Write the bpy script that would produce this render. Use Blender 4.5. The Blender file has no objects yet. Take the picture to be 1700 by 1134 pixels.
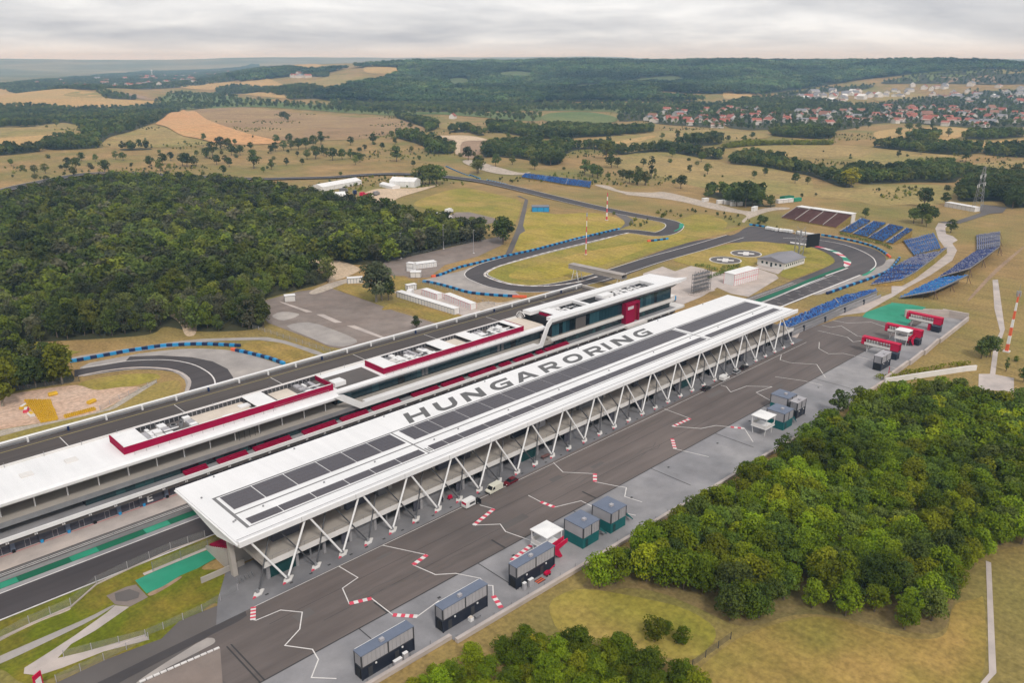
import bpy, bmesh, math, random
import numpy as np
from mathutils import Vector, Matrix, geometry

# ------------------------------------------------------------------ camera, sky, sun, exposure
scene = bpy.context.scene
R = math.radians
COL = scene.collection
cam_data = bpy.data.cameras.new('camera')
cam = bpy.data.objects.new('camera', cam_data)
COL.objects.link(cam)
cam.location = (0, 0, 110)                       # drone height above the paddock
cam.rotation_euler = (R(90 - 19.214), 0, R(-44.087))
cam_data.sensor_width = 36
cam_data.lens = 28.376
cam_data.clip_start = 1
cam_data.clip_end = 60000
scene.camera = cam

SUN_EL, SUN_AZ = 47, 205                         # azimuth clockwise from +Y
world = bpy.data.worlds.new('World')
scene.world = world
world.use_nodes = True
wn, wl = world.node_tree.nodes, world.node_tree.links
wn.clear()
def wnode(t, **kw):
    n = wn.new(t)
    for k, v in kw.items():
        if k.startswith('i_'): n.inputs[k[2:].replace('_', ' ')].default_value = v
        else: setattr(n, k, v)
    return n
w_out = wnode('ShaderNodeOutputWorld')
w_bg = wnode('ShaderNodeBackground')
w_sky = wnode('ShaderNodeTexSky', sky_type='NISHITA', sun_disc=False)
w_sky.sun_elevation, w_sky.sun_rotation = R(SUN_EL), R(SUN_AZ)
w_dim = wnode('ShaderNodeMix', data_type='RGBA', blend_type='MULTIPLY')
w_dim.inputs[0].default_value = 1
w_dim.inputs[7].default_value = (0.10, 0.10, 0.10, 1)
wl.new(w_sky.outputs[0], w_dim.inputs[6])
# an even deck of stratus seen in perspective: direction divided by its height
w_tc = wnode('ShaderNodeTexCoord')
w_sep = wnode('ShaderNodeSeparateXYZ')
wl.new(w_tc.outputs['Generated'], w_sep.inputs[0])
w_up = wnode('ShaderNodeMath', operation='MAXIMUM'); w_up.inputs[1].default_value = 0.0
wl.new(w_sep.outputs[2], w_up.inputs[0])
w_add = wnode('ShaderNodeMath', operation='ADD'); w_add.inputs[1].default_value = 0.12
wl.new(w_up.outputs[0], w_add.inputs[0])
w_div = wnode('ShaderNodeVectorMath', operation='DIVIDE')
w_cmb = wnode('ShaderNodeCombineXYZ')
for i in range(3): wl.new(w_add.outputs[0], w_cmb.inputs[i])
wl.new(w_tc.outputs['Generated'], w_div.inputs[0]); wl.new(w_cmb.outputs[0], w_div.inputs[1])
w_map = wnode('ShaderNodeMapping'); w_map.inputs['Scale'].default_value = (0.62, 0.62, 0.0)
w_map.inputs['Location'].default_value = (3.1, 1.7, 0)
wl.new(w_div.outputs[0], w_map.inputs[0])
w_n1 = wnode('ShaderNodeTexNoise'); w_n1.inputs['Scale'].default_value = 1.0
w_n1.inputs['Detail'].default_value = 9; w_n1.inputs['Roughness'].default_value = 0.58
w_n1.inputs['Distortion'].default_value = 0.25
wl.new(w_map.outputs[0], w_n1.inputs['Vector'])
w_ramp = wnode('ShaderNodeValToRGB')
e = w_ramp.color_ramp.elements
e[0].position, e[0].color = 0.36, (0.74, 0.74, 0.745, 1)
e[1].position, e[1].color = 0.70, (0.36, 0.37, 0.41, 1)
m = w_ramp.color_ramp.elements.new(0.52); m.color = (0.545, 0.55, 0.57, 1)
wl.new(w_n1.outputs[0], w_ramp.inputs[0])
# pale band where the deck meets the horizon
w_hz = wnode('ShaderNodeMapRange'); w_hz.inputs['From Min'].default_value = 0.0; w_hz.inputs['From Max'].default_value = 0.024
w_hz.inputs['To Min'].default_value = 0.85; w_hz.inputs['To Max'].default_value = 0.0
wl.new(w_sep.outputs[2], w_hz.inputs[0])
w_hmix = wnode('ShaderNodeMix', data_type='RGBA')
w_hmix.inputs[7].default_value = (0.72, 0.665, 0.635, 1)
wl.new(w_hz.outputs[0], w_hmix.inputs[0]); wl.new(w_ramp.outputs[0], w_hmix.inputs[6])
w_mix = wnode('ShaderNodeMix', data_type='RGBA'); w_mix.inputs[0].default_value = 0.96
wl.new(w_dim.outputs[2], w_mix.inputs[6]); wl.new(w_hmix.outputs[2], w_mix.inputs[7])
wl.new(w_mix.outputs[2], w_bg.inputs[0]); w_bg.inputs[1].default_value = 1.0
wl.new(w_bg.outputs[0], w_out.inputs[0])

sun_d = bpy.data.lights.new('sun', 'SUN'); sun_d.energy = 1.5; sun_d.angle = R(11); sun_d.color = (1.0, 0.955, 0.90)
sun = bpy.data.objects.new('sun', sun_d); COL.objects.link(sun)
sun.rotation_euler = (R(90 - SUN_EL), 0, R(180 - SUN_AZ))

vs = scene.view_settings
vs.view_transform, vs.look, vs.exposure, vs.gamma, vs.use_curve_mapping = 'Standard', 'None', 0.45, 1, False
cy = scene.cycles
cy.max_bounces, cy.diffuse_bounces, cy.glossy_bounces, cy.transmission_bounces = 5, 2, 2, 3
cy.volume_bounces, cy.transparent_max_bounces = 0, 10
cy.use_denoising = True

# ------------------------------------------------------------------ materials
MATS = {}
def srgb(r, g, b):
    f = lambda c: ((c / 255 + 0.055) / 1.055) ** 2.4 if c > 10 else c / 255 / 12.92
    return (f(r), f(g), f(b))
def material(name, c1, c2=None, scale=0.2, rough=0.85, c3=None, scale3=0.02, bump=0.0, metal=0.0, spec=0.3, fine=None, streak=None):
    """Principled surface whose colour wanders between c1 and c2 (noise of size 1/scale m) and towards c3 in broad patches."""
    m = bpy.data.materials.new(name); m.use_nodes = True
    nt = m.node_tree; n, l = nt.nodes, nt.links
    p = n['Principled BSDF']
    p.inputs['Roughness'].default_value = rough; p.inputs['Metallic'].default_value = metal
    p.inputs['Specular IOR Level'].default_value = spec
    col = None
    geo = n.new('ShaderNodeNewGeometry')
    def noise(sc, det=5, r=0.6):
        t = n.new('ShaderNodeTexNoise'); t.inputs['Scale'].default_value = sc
        t.inputs['Detail'].default_value = det; t.inputs['Roughness'].default_value = r
        l.new(geo.outputs['Position'], t.inputs['Vector']); return t
    def sharpen(sock, a, b):
        mr = n.new('ShaderNodeMapRange'); mr.inputs['From Min'].default_value = a; mr.inputs['From Max'].default_value = b
        l.new(sock, mr.inputs[0]); return mr.outputs[0]
    def mix(fac, a, b):
        x = n.new('ShaderNodeMix'); x.data_type = 'RGBA'
        l.new(fac, x.inputs[0])
        for s, v in ((6, a), (7, b)):
            if hasattr(v, 'links'): l.new(v, x.inputs[s])
            else: x.inputs[s].default_value = (*v, 1)
        return x.outputs[2]
    if c2 is None: p.inputs['Base Color'].default_value = (*c1, 1)
    else:
        t = noise(scale)
        col = mix(sharpen(t.outputs[0], 0.36, 0.64), c1, c2)
        if c3 is not None:
            t3 = noise(scale3, 3)
            col = mix(sharpen(t3.outputs[0], 0.42, 0.66), col, c3)
        if fine is not None:
            t4 = noise(fine, 2)
            x = n.new('ShaderNodeMix'); x.data_type = 'RGBA'; x.blend_type = 'MULTIPLY'; x.inputs[0].default_value = 1
            l.new(col, x.inputs[6])
            g = n.new('ShaderNodeMapRange'); g.inputs['From Min'].default_value = 0.3; g.inputs['From Max'].default_value = 0.7
            g.inputs['To Min'].default_value = 0.74; g.inputs['To Max'].default_value = 1.22
            l.new(t4.outputs[0], g.inputs[0]); l.new(g.outputs[0], x.inputs[7]); col = x.outputs[2]
        if streak is not None:
            mp = n.new('ShaderNodeMapping'); mp.inputs['Scale'].default_value = streak
            l.new(geo.outputs['Position'], mp.inputs[0])
            t5 = n.new('ShaderNodeTexNoise'); t5.inputs['Scale'].default_value = 1; t5.inputs['Detail'].default_value = 6; t5.inputs['Roughness'].default_value = .65
            l.new(mp.outputs[0], t5.inputs['Vector'])
            g5 = n.new('ShaderNodeMapRange'); g5.inputs['From Min'].default_value = .32; g5.inputs['From Max'].default_value = .68
            g5.inputs['To Min'].default_value = .80 if name != 'white_roof' else .94; g5.inputs['To Max'].default_value = 1.14 if name != 'white_roof' else 1.03
            l.new(t5.outputs[0], g5.inputs[0])
            x5 = n.new('ShaderNodeMix'); x5.data_type = 'RGBA'; x5.blend_type = 'MULTIPLY'; x5.inputs[0].default_value = 1
            l.new(col, x5.inputs[6]); l.new(g5.outputs[0], x5.inputs[7]); col = x5.outputs[2]
        l.new(col, p.inputs['Base Color'])
        if bump:
            bp = n.new('ShaderNodeBump'); bp.inputs['Strength'].default_value = bump; bp.inputs['Distance'].default_value = 0.3
            l.new(t.outputs[0], bp.inputs['Height']); l.new(bp.outputs[0], p.inputs['Normal'])
    MATS[name] = m
    return m
G = material
# land
G('ground', (.37, .235, .092), (.27, .18, .066), .03, .95, (.20, .18, .045), .009, fine=.9, streak=(.22, .05, 1))
G('far_land', (.085, .105, .045), (.13, .135, .06), .0016, .95, (.30, .25, .13), .0009)
G('wheat', (0.508, 0.323, 0.128), (0.445, 0.280, 0.105), .02, .95, (0.415, 0.295, 0.120), .005, fine=.2)
G('stubble', (0.584, 0.310, 0.130), (0.530, 0.275, 0.111), .015, .95, (0.544, 0.325, 0.145), .005, fine=.15)
G('brown_field', (.34, .215, .11), (.265, .17, .082), .02, .95, (.37, .25, .11), .006, fine=.35, streak=(.2, .04, 1))
G('meadow', (.39, .27, .105), (.30, .22, .08), .018, .95, (.25, .22, .062), .007, fine=.3, streak=(.12, .03, 1))
G('crop', (.085, .135, .035), (.125, .17, .045), .03, .95, (.17, .185, .055), .006, fine=.2)
G('young_wood', (.095, .125, .045), (.12, .15, .052), .03, .95, (.085, .11, .045), .008, fine=.12)
G('soil', (.36, .245, .16), (.29, .195, .125), .05, .95, fine=.4)
G('soil_bare', (.54, .355, .25), (.45, .30, .205), .06, .95, (.60, .44, .34), .03, fine=.7)
G('sand', (.60, .46, .32), (.52, .39, .265), .06, .95, fine=.5)
G('gravel', (.46, .40, .33), (.36, .31, .25), .4, .95, fine=1.5)
G('grass', (0.289, 0.224, 0.055), (0.216, 0.186, 0.041), .06, .95, (0.344, 0.239, 0.079), .025, fine=.8)
G('dry_grass', (0.382, 0.247, 0.072), (0.290, 0.201, 0.051), .07, .95, (0.234, 0.194, 0.040), .03, fine=.8, streak=(.22, .05, 1))
G('lawn', (0.293, 0.244, 0.039), (0.225, 0.210, 0.030), .06, .95, (0.380, 0.266, 0.076), .022, fine=.7, streak=(.22, .05, 1))
G('bright_lawn', (0.363, 0.278, 0.039), (0.280, 0.245, 0.032), .05, .95, (0.426, 0.292, 0.077), .02, fine=.6, streak=(.22, .05, 1))
G('turf', (0.134, 0.156, 0.004), (0.100, 0.126, 0.004), .12, .95, (0.227, 0.172, 0.022), .06, fine=1.2, streak=(.3, .12, 1))
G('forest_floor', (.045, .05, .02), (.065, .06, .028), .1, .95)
G('leaf_litter', (.27, .19, .08), (.20, .15, .058), .2, .95, (.16, .135, .048), .06, fine=1.)
# hard surfaces
G('tarmac', (0.058, 0.050, 0.052), (0.067, 0.058, 0.059), .05, .8, (0.076, 0.065, 0.065), .02, streak=(.015, .35, 1))
G('tarmac_dark', (.055, .049, .05), (.068, .061, .061), .1, .85)
G('tarmac_worn', (0.084, 0.074, 0.075), (0.067, 0.058, 0.061), .04, .8, (0.110, 0.096, 0.095), .015, streak=(.015, .35, 1))
G('tarmac_mid', (0.125, 0.110, 0.103), (0.099, 0.088, 0.083), .06, .85, (0.142, 0.126, 0.119), .02)
G('paddock_tarmac', (.142, .116, .106), (.116, .097, .090), .03, .85, (.160, .132, .120), .012, streak=(.025, .28, 1))
G('lot_tarmac', (0.237, 0.187, 0.160), (0.194, 0.157, 0.136), .04, .9, (0.267, 0.221, 0.193), .02, streak=(.12, .12, 1))
G('pale_tarmac', (0.361, 0.327, 0.305), (0.301, 0.275, 0.258), .06, .9, (0.404, 0.361, 0.327), .03, streak=(.12, .12, 1))
G('deck_tarmac', (0.082, 0.067, 0.062), (0.067, 0.057, 0.053), .03, .85, (0.099, 0.083, 0.075), .012, streak=(.015, .35, 1))
G('grey_paving', (0.267, 0.258, 0.267), (0.228, 0.224, 0.232), .07, .85, (0.310, 0.297, 0.297), .03, streak=(.12, .12, 1))
G('dark_paving', (0.176, 0.172, 0.181), (0.146, 0.144, 0.153), .08, .85, (0.211, 0.205, 0.208), .03, streak=(.12, .12, 1))
G('pale_concrete', (0.516, 0.452, 0.417), (0.447, 0.391, 0.361), .08, .9, (0.490, 0.413, 0.361), .03, streak=(.12, .12, 1))
G('concrete', (0.430, 0.391, 0.348), (0.361, 0.331, 0.297), .15, .9)
G('gravel_road', (.50, .42, .345), (.41, .345, .28), .07, .95, fine=.5)
G('green_paint', (.025, .27, .160), (.02, .225, .13), .12, .8, (.045, .30, .19), .05)
G('dark_green_paint', (.008, .135, .07), (.007, .105, .055), .12, .8)
G('line_white', (.74, .71, .68), (.60, .57, .55), .5, .8)
G('line_red', (.66, .075, .12), (.57, .065, .10), .5, .8)
G('line_yellow', (.46, .38, .13), (.38, .31, .11), .5, .8)
G('joint_dark', (.05, .047, .047))
# built things
G('white_roof', (.80, .79, .785), (.755, .75, .745), .05, .6, streak=(.5, .04, 1))
G('white_paint', (.80, .79, .78), (.74, .73, .72), .3, .5)
G('white_wall', (.72, .69, .66), (.64, .62, .59), .2, .8)
G('cream', (.66, .58, .49), (.60, .52, .44), .2, .85)
G('crimson', (.315, .003, .045), (.28, .003, .04), .15, .7, spec=.08)
G('bright_red', (.56, .008, .06), (.50, .007, .05), .4, .6, spec=.15)
G('deep_red', (.30, .008, .025), (.25, .006, .02), .5, .6)
G('letter_grey', (.115, .112, .112), (.13, .127, .126), .5, .7)
G('solar', (.052, .045, .055), (.064, .056, .066), .12, .4, (.075, .066, .074), .02, spec=.5)
G('solar_frame', (.27, .25, .27))
G('gutter_grey', (.20, .195, .195), (.17, .165, .165), .4, .7)
G('steel_dark', (.075, .075, .08), (.06, .06, .065), .5, .5, metal=.2)
G('steel_grey', (.30, .30, .31), (.25, .25, .26), .5, .5, metal=.3)
G('steel_white', (.78, .77, .76))
G('garage_grey', (.082, .082, .10), (.07, .07, .088), .2, .6)
G('navy', (.016, .020, .034), (.022, .026, .04), .4, .45)
G('slate_blue', (.145, .17, .23), (.125, .15, .205), .4, .5)
G('panel_grey', (.40, .385, .40), (.36, .345, .36), .3, .6)
G('teal', (.008, .13, .13), (.008, .11, .115), .3, .5)
G('teal_dark', (.012, .055, .055), (.010, .045, .045), .3, .4)
G('seat_blue', (.045, .175, .50), (.03, .115, .40), .6, .5, (.075, .24, .56), .12)
G('seat_grey', (.20, .22, .34), (.38, .39, .45), .6, .6, (.15, .17, .32), .1)
G('seat_dull', (.030, .055, .22), (.08, .10, .22), .6, .6)
G('seat_red', (.32, .004, .042), (.26, .003, .035), .8, .7, spec=.08)
G('brown_bench', (.135, .065, .06), (.17, .085, .075), .4, .8)
G('tyre_blue', (.03, .30, .60), (.025, .25, .52), .5, .5)
G('tyre_navy', (.012, .03, .10), (.010, .025, .085), .5, .5)
G('orange', (.75, .14, .06))
G('yellow', (.68, .42, .03), (.60, .36, .025), .6, .5)
G('black', (.012, .012, .013))
G('rubber', (.02, .02, .021), rough=.9)
G('dark_interior', (.02, .02, .022), rough=.9)
G('bark', (.16, .125, .095), (.11, .085, .065), 1.5, .95)
G('bark_pale', (.30, .27, .22), (.22, .19, .15), 1.5, .95)
G('roof_red', (.29, .085, .058), (.36, .13, .09), .08, .85)
G('roof_brown', (.24, .12, .085), (.30, .16, .11), .08, .85)
G('roof_grey', (.20, .20, .22), (.26, .25, .27), .08, .85)
G('plaster', (.62, .57, .51), (.70, .66, .62), .05, .9)
G('maroon', (.13, .006, .014), rough=.25, spec=.6)
G('car_white', (.76, .75, .73), rough=.3, spec=.6)
G('car_cream', (.66, .64, .53), rough=.3, spec=.6)
G('car_black', (.015, .015, .017), rough=.25, spec=.6)
G('car_silver', (.42, .43, .44), rough=.3, metal=.4)
G('canvas', (.80, .79, .77), (.72, .71, .70), .3, .8)
def glass(name, c, rough=.08):
    m = material(name, c, rough=rough, spec=.8); return m
glass('glass_teal', (.012, .035, .040)); glass('glass_teal_b', (.02, .065, .068)); glass('glass_blue_b', (.03, .085, .105)); glass('glass_dark', (.006, .012, .016)); glass('glass_blue', (.014, .045, .060)); glass('glass_car', (.010, .011, .013))
def foliage(name, dark, light, warm, patch=None):
    m = bpy.data.materials.new(name); m.use_nodes = True
    n, l = m.node_tree.nodes, m.node_tree.links
    p = n['Principled BSDF']; p.inputs['Roughness'].default_value = .75; p.inputs['Specular IOR Level'].default_value = .15
    at = n.new('ShaderNodeAttribute'); at.attribute_name = 'tone'
    oi = n.new('ShaderNodeObjectInfo')
    a = n.new('ShaderNodeMix'); a.data_type = 'RGBA'
    a.inputs[6].default_value = (*dark, 1); a.inputs[7].default_value = (*light, 1)
    l.new(at.outputs['Fac'], a.inputs[0])
    b = n.new('ShaderNodeMix'); b.data_type = 'RGBA'; b.inputs[7].default_value = (*warm, 1)
    mr = n.new('ShaderNodeMapRange'); mr.inputs['From Min'].default_value = .45; mr.inputs['From Max'].default_value = 1.
    mr.inputs['To Max'].default_value = .75
    l.new(oi.outputs['Random'], mr.inputs[0]); l.new(mr.outputs[0], b.inputs[0]); l.new(a.outputs[2], b.inputs[6])
    hs = n.new('ShaderNodeHueSaturation')
    mv = n.new('ShaderNodeMapRange'); mv.inputs['To Min'].default_value = .62; mv.inputs['To Max'].default_value = 1.38
    wn_ = n.new('ShaderNodeTexWhiteNoise'); wn_.noise_dimensions = '1D'
    l.new(oi.outputs['Random'], wn_.inputs['W']); l.new(wn_.outputs['Value'], mv.inputs[0]); l.new(mv.outputs[0], hs.inputs['Value'])
    l.new(b.outputs[2], hs.inputs['Color']); l.new(hs.outputs[0], p.inputs['Base Color'])
    if patch:                                    # stands of different species and age
        ge = n.new('ShaderNodeNewGeometry'); pn = n.new('ShaderNodeTexNoise'); pn.inputs['Scale'].default_value = patch; pn.inputs['Detail'].default_value = 4
        l.new(ge.outputs['Position'], pn.inputs['Vector'])
        pm = n.new('ShaderNodeMapRange'); pm.inputs['From Min'].default_value = .36; pm.inputs['From Max'].default_value = .64; pm.inputs['To Min'].default_value = .5 if patch < .01 else .62; pm.inputs['To Max'].default_value = 1.9 if patch < .01 else 1.5
        l.new(pn.outputs[0], pm.inputs[0]); mm_ = n.new('ShaderNodeMath'); mm_.operation = 'MULTIPLY'
        l.new(mv.outputs[0], mm_.inputs[0]); l.new(pm.outputs[0], mm_.inputs[1]); l.new(mm_.outputs[0], hs.inputs['Value'])
    tr = n.new('ShaderNodeBsdfTranslucent'); l.new(hs.outputs[0], tr.inputs[0])
    ms = n.new('ShaderNodeMixShader'); ms.inputs[0].default_value = .22
    l.new(p.outputs[0], ms.inputs[1]); l.new(tr.outputs[0], ms.inputs[2])
    l.new(ms.outputs[0], n['Material Output'].inputs[0])
    MATS[name] = m
foliage('leaf_right', (.088, .150, .005), (.195, .255, .010), (.245, .245, .010), .05)
foliage('leaf_right_b', (.070, .120, .014), (.125, .175, .022), (.150, .170, .035), .05)
foliage('leaf_left', (.056, .084, .016), (.110, .140, .028), (.140, .145, .042), .03)
foliage('leaf_left_b', (.085, .118, .012), (.145, .172, .020), (.17, .165, .03), .03)
foliage('leaf_left_c', (.048, .060, .026), (.088, .095, .046), (.135, .122, .072), .03)
foliage('leaf_mid', (.050, .082, .017), (.100, .128, .027), (.145, .143, .035), .012)
foliage('leaf_ridge', (.042, .080, .026), (.072, .112, .036), (.11, .125, .04), .0036)
foliage('leaf_bright', (.16, .18, .014), (.24, .25, .02), (.21, .23, .025))
foliage('leaf_yellow', (.36, .33, .016), (.46, .41, .024), (.42, .38, .024))
foliage('leaf_dark', (.032, .042, .018), (.055, .062, .028), (.06, .066, .03))
foliage('leaf_grey', (.10, .122, .055), (.17, .19, .095), (.155, .172, .085))
def mesh_screen(name, c, alpha):
    m = material(name, c, rough=.6); p = m.node_tree.nodes['Principled BSDF']; p.inputs['Alpha'].default_value = alpha
    return m
mesh_screen('wire_mesh', (.33, .33, .33), .26)
mesh_screen('wire_dark', (.10, .10, .10), .34)

# ------------------------------------------------------------------ mesh helpers
class MB:
    """Collects boxes, prisms and tubes; build() links them as one mesh object."""
    def __init__(self): self.v, self.f, self.m = [], [], []
    def add(self, vs, fs, mi=0):
        b = len(self.v); self.v += [tuple(q) for q in vs]
        self.f += [tuple(b + i for i in f) for f in fs]; self.m += [mi] * len(fs); return self
    def box(self, x0, x1, y0, y1, z0, z1, mi=0):
        return self.add([(x0,y0,z0),(x1,y0,z0),(x1,y1,z0),(x0,y1,z0),(x0,y0,z1),(x1,y0,z1),(x1,y1,z1),(x0,y1,z1)],
                        [(3,2,1,0),(4,5,6,7),(0,1,5,4),(1,2,6,5),(2,3,7,6),(3,0,4,7)], mi)
    def obox(self, c, ux, lx, ly, z0, z1, mi=0):
        """box of lx by ly centred on c, its length along the unit vector ux in plan"""
        ux = Vector((ux[0], ux[1])).normalized(); uy = Vector((-ux.y, ux.x))
        p = [Vector((c[0], c[1])) + ux * a * lx / 2 + uy * b * ly / 2 for a, b in ((-1,-1),(1,-1),(1,1),(-1,1))]
        return self.add([(q.x,q.y,z0) for q in p] + [(q.x,q.y,z1) for q in p],
                        [(3,2,1,0),(4,5,6,7),(0,1,5,4),(1,2,6,5),(2,3,7,6),(3,0,4,7)], mi)
    def prism_x(self, prof, x0, x1, mi=0):
        """(y,z) profile, counter-clockwise seen from +x, drawn along x"""
        n = len(prof)
        return self.add([(x0, y, z) for y, z in prof] + [(x1, y, z) for y, z in prof],
                        [tuple(range(n - 1, -1, -1)), tuple(range(n, 2 * n))] + [(i, (i + 1) % n, n + (i + 1) % n, n + i) for i in range(n)], mi)
    def prism_y(self, prof, y0, y1, mi=0):
        n = len(prof)
        return self.add([(x, y0, z) for x, z in prof] + [(x, y1, z) for x, z in prof],
                        [tuple(range(n)), tuple(range(2 * n - 1, n - 1, -1))] + [(i, n + i, n + (i + 1) % n, (i + 1) % n) for i in range(n)], mi)
    def prism_z(self, poly, z0, z1, mi=0):
        n = len(poly)
        return self.add([(x, y, z0) for x, y in poly] + [(x, y, z1) for x, y in poly],
                        [tuple(range(n - 1, -1, -1)), tuple(range(n, 2 * n))] + [(i, (i + 1) % n, n + (i + 1) % n, n + i) for i in range(n)], mi)
    def tube(self, a, b, r0, r1=None, n=6, mi=0):
        r1 = r0 if r1 is None else r1
        a, b = Vector(a), Vector(b); d = (b - a).normalized()
        u = d.cross(Vector((0, 0, 1)) if abs(d.z) < .95 else Vector((1, 0, 0))).normalized(); w = d.cross(u)
        ring = lambda c, r: [c + (u * math.cos(2 * math.pi * i / n) + w * math.sin(2 * math.pi * i / n)) * r for i in range(n)]
        return self.add(ring(a, r0) + ring(b, r1), [(i, n + i, n + (i + 1) % n, (i + 1) % n) for i in range(n)] + [tuple(range(n)), tuple(range(2 * n - 1, n - 1, -1))], mi)
    def build(self, name, mats, parent=None, world=True):
        me = bpy.data.meshes.new(name)
        v = self.v
        if parent is not None and world:
            o = parent.matrix_basis.translation
            if parent.parent is not None: o = o + parent.parent.matrix_basis.translation
            v = [(a - o.x, b - o.y, c - o.z) for a, b, c in v]
        me.from_pydata(v, [], self.f)
        for m in ([mats] if isinstance(mats, str) else mats): me.materials.append(MATS[m])
        if max(self.m, default=0) > 0: me.polygons.foreach_set('material_index', self.m)
        return link(name, me, parent)
def link(name, data, parent=None, loc=None, rz=0.0):
    o = bpy.data.objects.new(name, data); COL.objects.link(o)
    if parent is not None: o.parent = parent
    if loc is not None: o.location = loc
    if rz: o.rotation_euler.z = rz
    return o
def tag(o, label=None, cat=None, group=None, kind=None):
    if label: o['label'] = label
    if cat: o['category'] = cat
    if group: o['group'] = group
    if kind: o['kind'] = kind
    return o
def thing(name, label, cat, loc=(0, 0, 0), rz=0.0, group=None):
    return tag(link(name, None, None, loc, rz), label, cat, group)
def copy_thing(root, loc, rz=None, scale=None, label=None, group=None):
    c = root.copy(); COL.objects.link(c); c.location = loc
    if rz is not None: c.rotation_euler.z = rz
    if scale is not None: c.scale = scale
    if label: c['label'] = label
    if group: c['group'] = group
    for ch in root.children:
        k = ch.copy(); COL.objects.link(k); k.parent = c
        for g in ch.children:
            q = g.copy(); COL.objects.link(q); q.parent = k
    return c
CA, SA = math.cos(math.radians(44.087116)), math.sin(math.radians(44.087116))
def sstep(a, b, v):
    v = min(1.0, max(0.0, (v - a) / (b - a)))
    return v * v * (3 - 2 * v)
def interp(tab, v):
    if v <= tab[0][0]: return tab[0][1]
    for (a, p), (b, q) in zip(tab, tab[1:]):
        if v <= b: return p + (q - p) * sstep(a, b, v)
    return tab[-1][1]
RIDGE = [(-1.0, 20), (-0.40, 8), (-0.24, 88), (-0.14, 95), (-0.05, 103), (0.10, 107), (0.32, 109), (0.60, 106), (1.2, 80)]
START = [(-0.2, 1900), (0.2, 1950), (0.36, 2600), (1.0, 2700)]
FAR = [(-1.0, 150), (-0.6, 168), (-0.45, 158), (-0.33, 166), (-0.25, 150), (-0.1, 141), (0.0, 143), (0.10, 150), (0.17, 120), (0.6, 112), (1.0, 120)]
def ground_height(x, y):
    """Lie of the land in metres: level round the circuit, rolling fields, then wooded ridges."""
    r = math.hypot(x, y)
    if r < 620: return 0.0
    right, ahead = x * CA - y * SA, x * SA + y * CA
    b = right / ahead if ahead > 0.2 * r else (4.0 if right > 0 else -4.0)
    z = sstep(620, 1100, r) * (3.2 * math.sin(x / 131 + 1.3) * math.cos(y / 157 + 0.4) + 2.4 * math.sin((x + y) / 233))
    s = interp(START, b)
    k = sstep(s, 4300, r)
    z += interp(RIDGE, b) * k * (1 - 0.45 * sstep(4600, 6500, r))
    z += 15.0 * sstep(s, s + 500, r) * (1 - sstep(3600, 4300, r)) * (math.sin(x / 210 + 0.6) * math.sin(y / 260) + 0.6 * math.sin((x - y) / 170))
    z += (interp(FAR, b) - 45) * sstep(8000, 12500, r)
    return z
CLEARING = [
  [(1961.5,2371.4),(2041,2399.4),(2061.2,2351.1),(1966.2,2237.6),(1719.7,2002.5),(1656.8,1988.9)],
  [(1482.6,1902.6),(1614.5,1968.1),(1695.8,1915.6),(1607.4,1816.1),(1533.6,1869.9),(1473.4,1871.8)],
  [(2068.6,1924.9),(2166,1907.3),(2251.8,1871.4),(1974.9,1632.3),(1888.2,1497.9),(1893.1,1580.3),(1864.1,1661.7)],
  [(2278.6,1865.3),(2437.4,1869),(2602.6,1826),(2543.9,1715.8),(2423,1675.9),(2366.3,1767.8),(2245.6,1764.8)],
  [(2229.7,2430.3),(2383.3,2440.1),(2330,2269.1),(2220.1,2189.2),(2168.7,2276.7)],
  [(1945.8,2629.7),(2071.5,2679.7),(2076,2605.3),(1964.4,2568.3)],
  [(3157.7,1613),(3292.8,1606.2),(3215.1,1519.6),(3100.8,1546.3)],
  [(2768.2,2020.3),(2933,2008.8),(2884.1,1851.1),(2777.7,1876.8)],
]
RIGHT_WOOD = [(118,98),(160,97),(205,96),(250,96),(283,94),(267.88,92.32),(282.03,80.77),(285.59,66.79),(291.64,54.2),(262.95,40.62),(212.27,28.69),(199.5,37.5),(190.02,39.84),(171.65,38.94),(156.84,35.69),(151.64,41.99),(149.13,48.31),(142.91,59.71),(128.63,64.8),(128.22,75.33),(126.92,83.73),(123.89,89.64),(116.05,94.26),(115.76,97.51)]
BUSH_WOOD = [(63.55,98.16),(74.62,98.21),(84.15,95.25),(92.64,92.21),(101.12,85.45),(105.83,77.05),(107.91,69.96),(108.36,60.84),(93.57,47.77),(48.95,91)]
HELIPADS = [(408.54,243.35),(432.37,243.97)]
YARD = [(22.82,146.42),(31.82,146.49),(38.83,145.55),(42.28,144.95),(46.92,147.74),(52.37,147.46),(55.63,147.04),(61.2,147.32),(70.11,146.54),(62,141.3),(46,141.2),(46,105),(30,105)]
YARDKERB = [(34.8,135.61),(49.9,134.24)]
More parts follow.
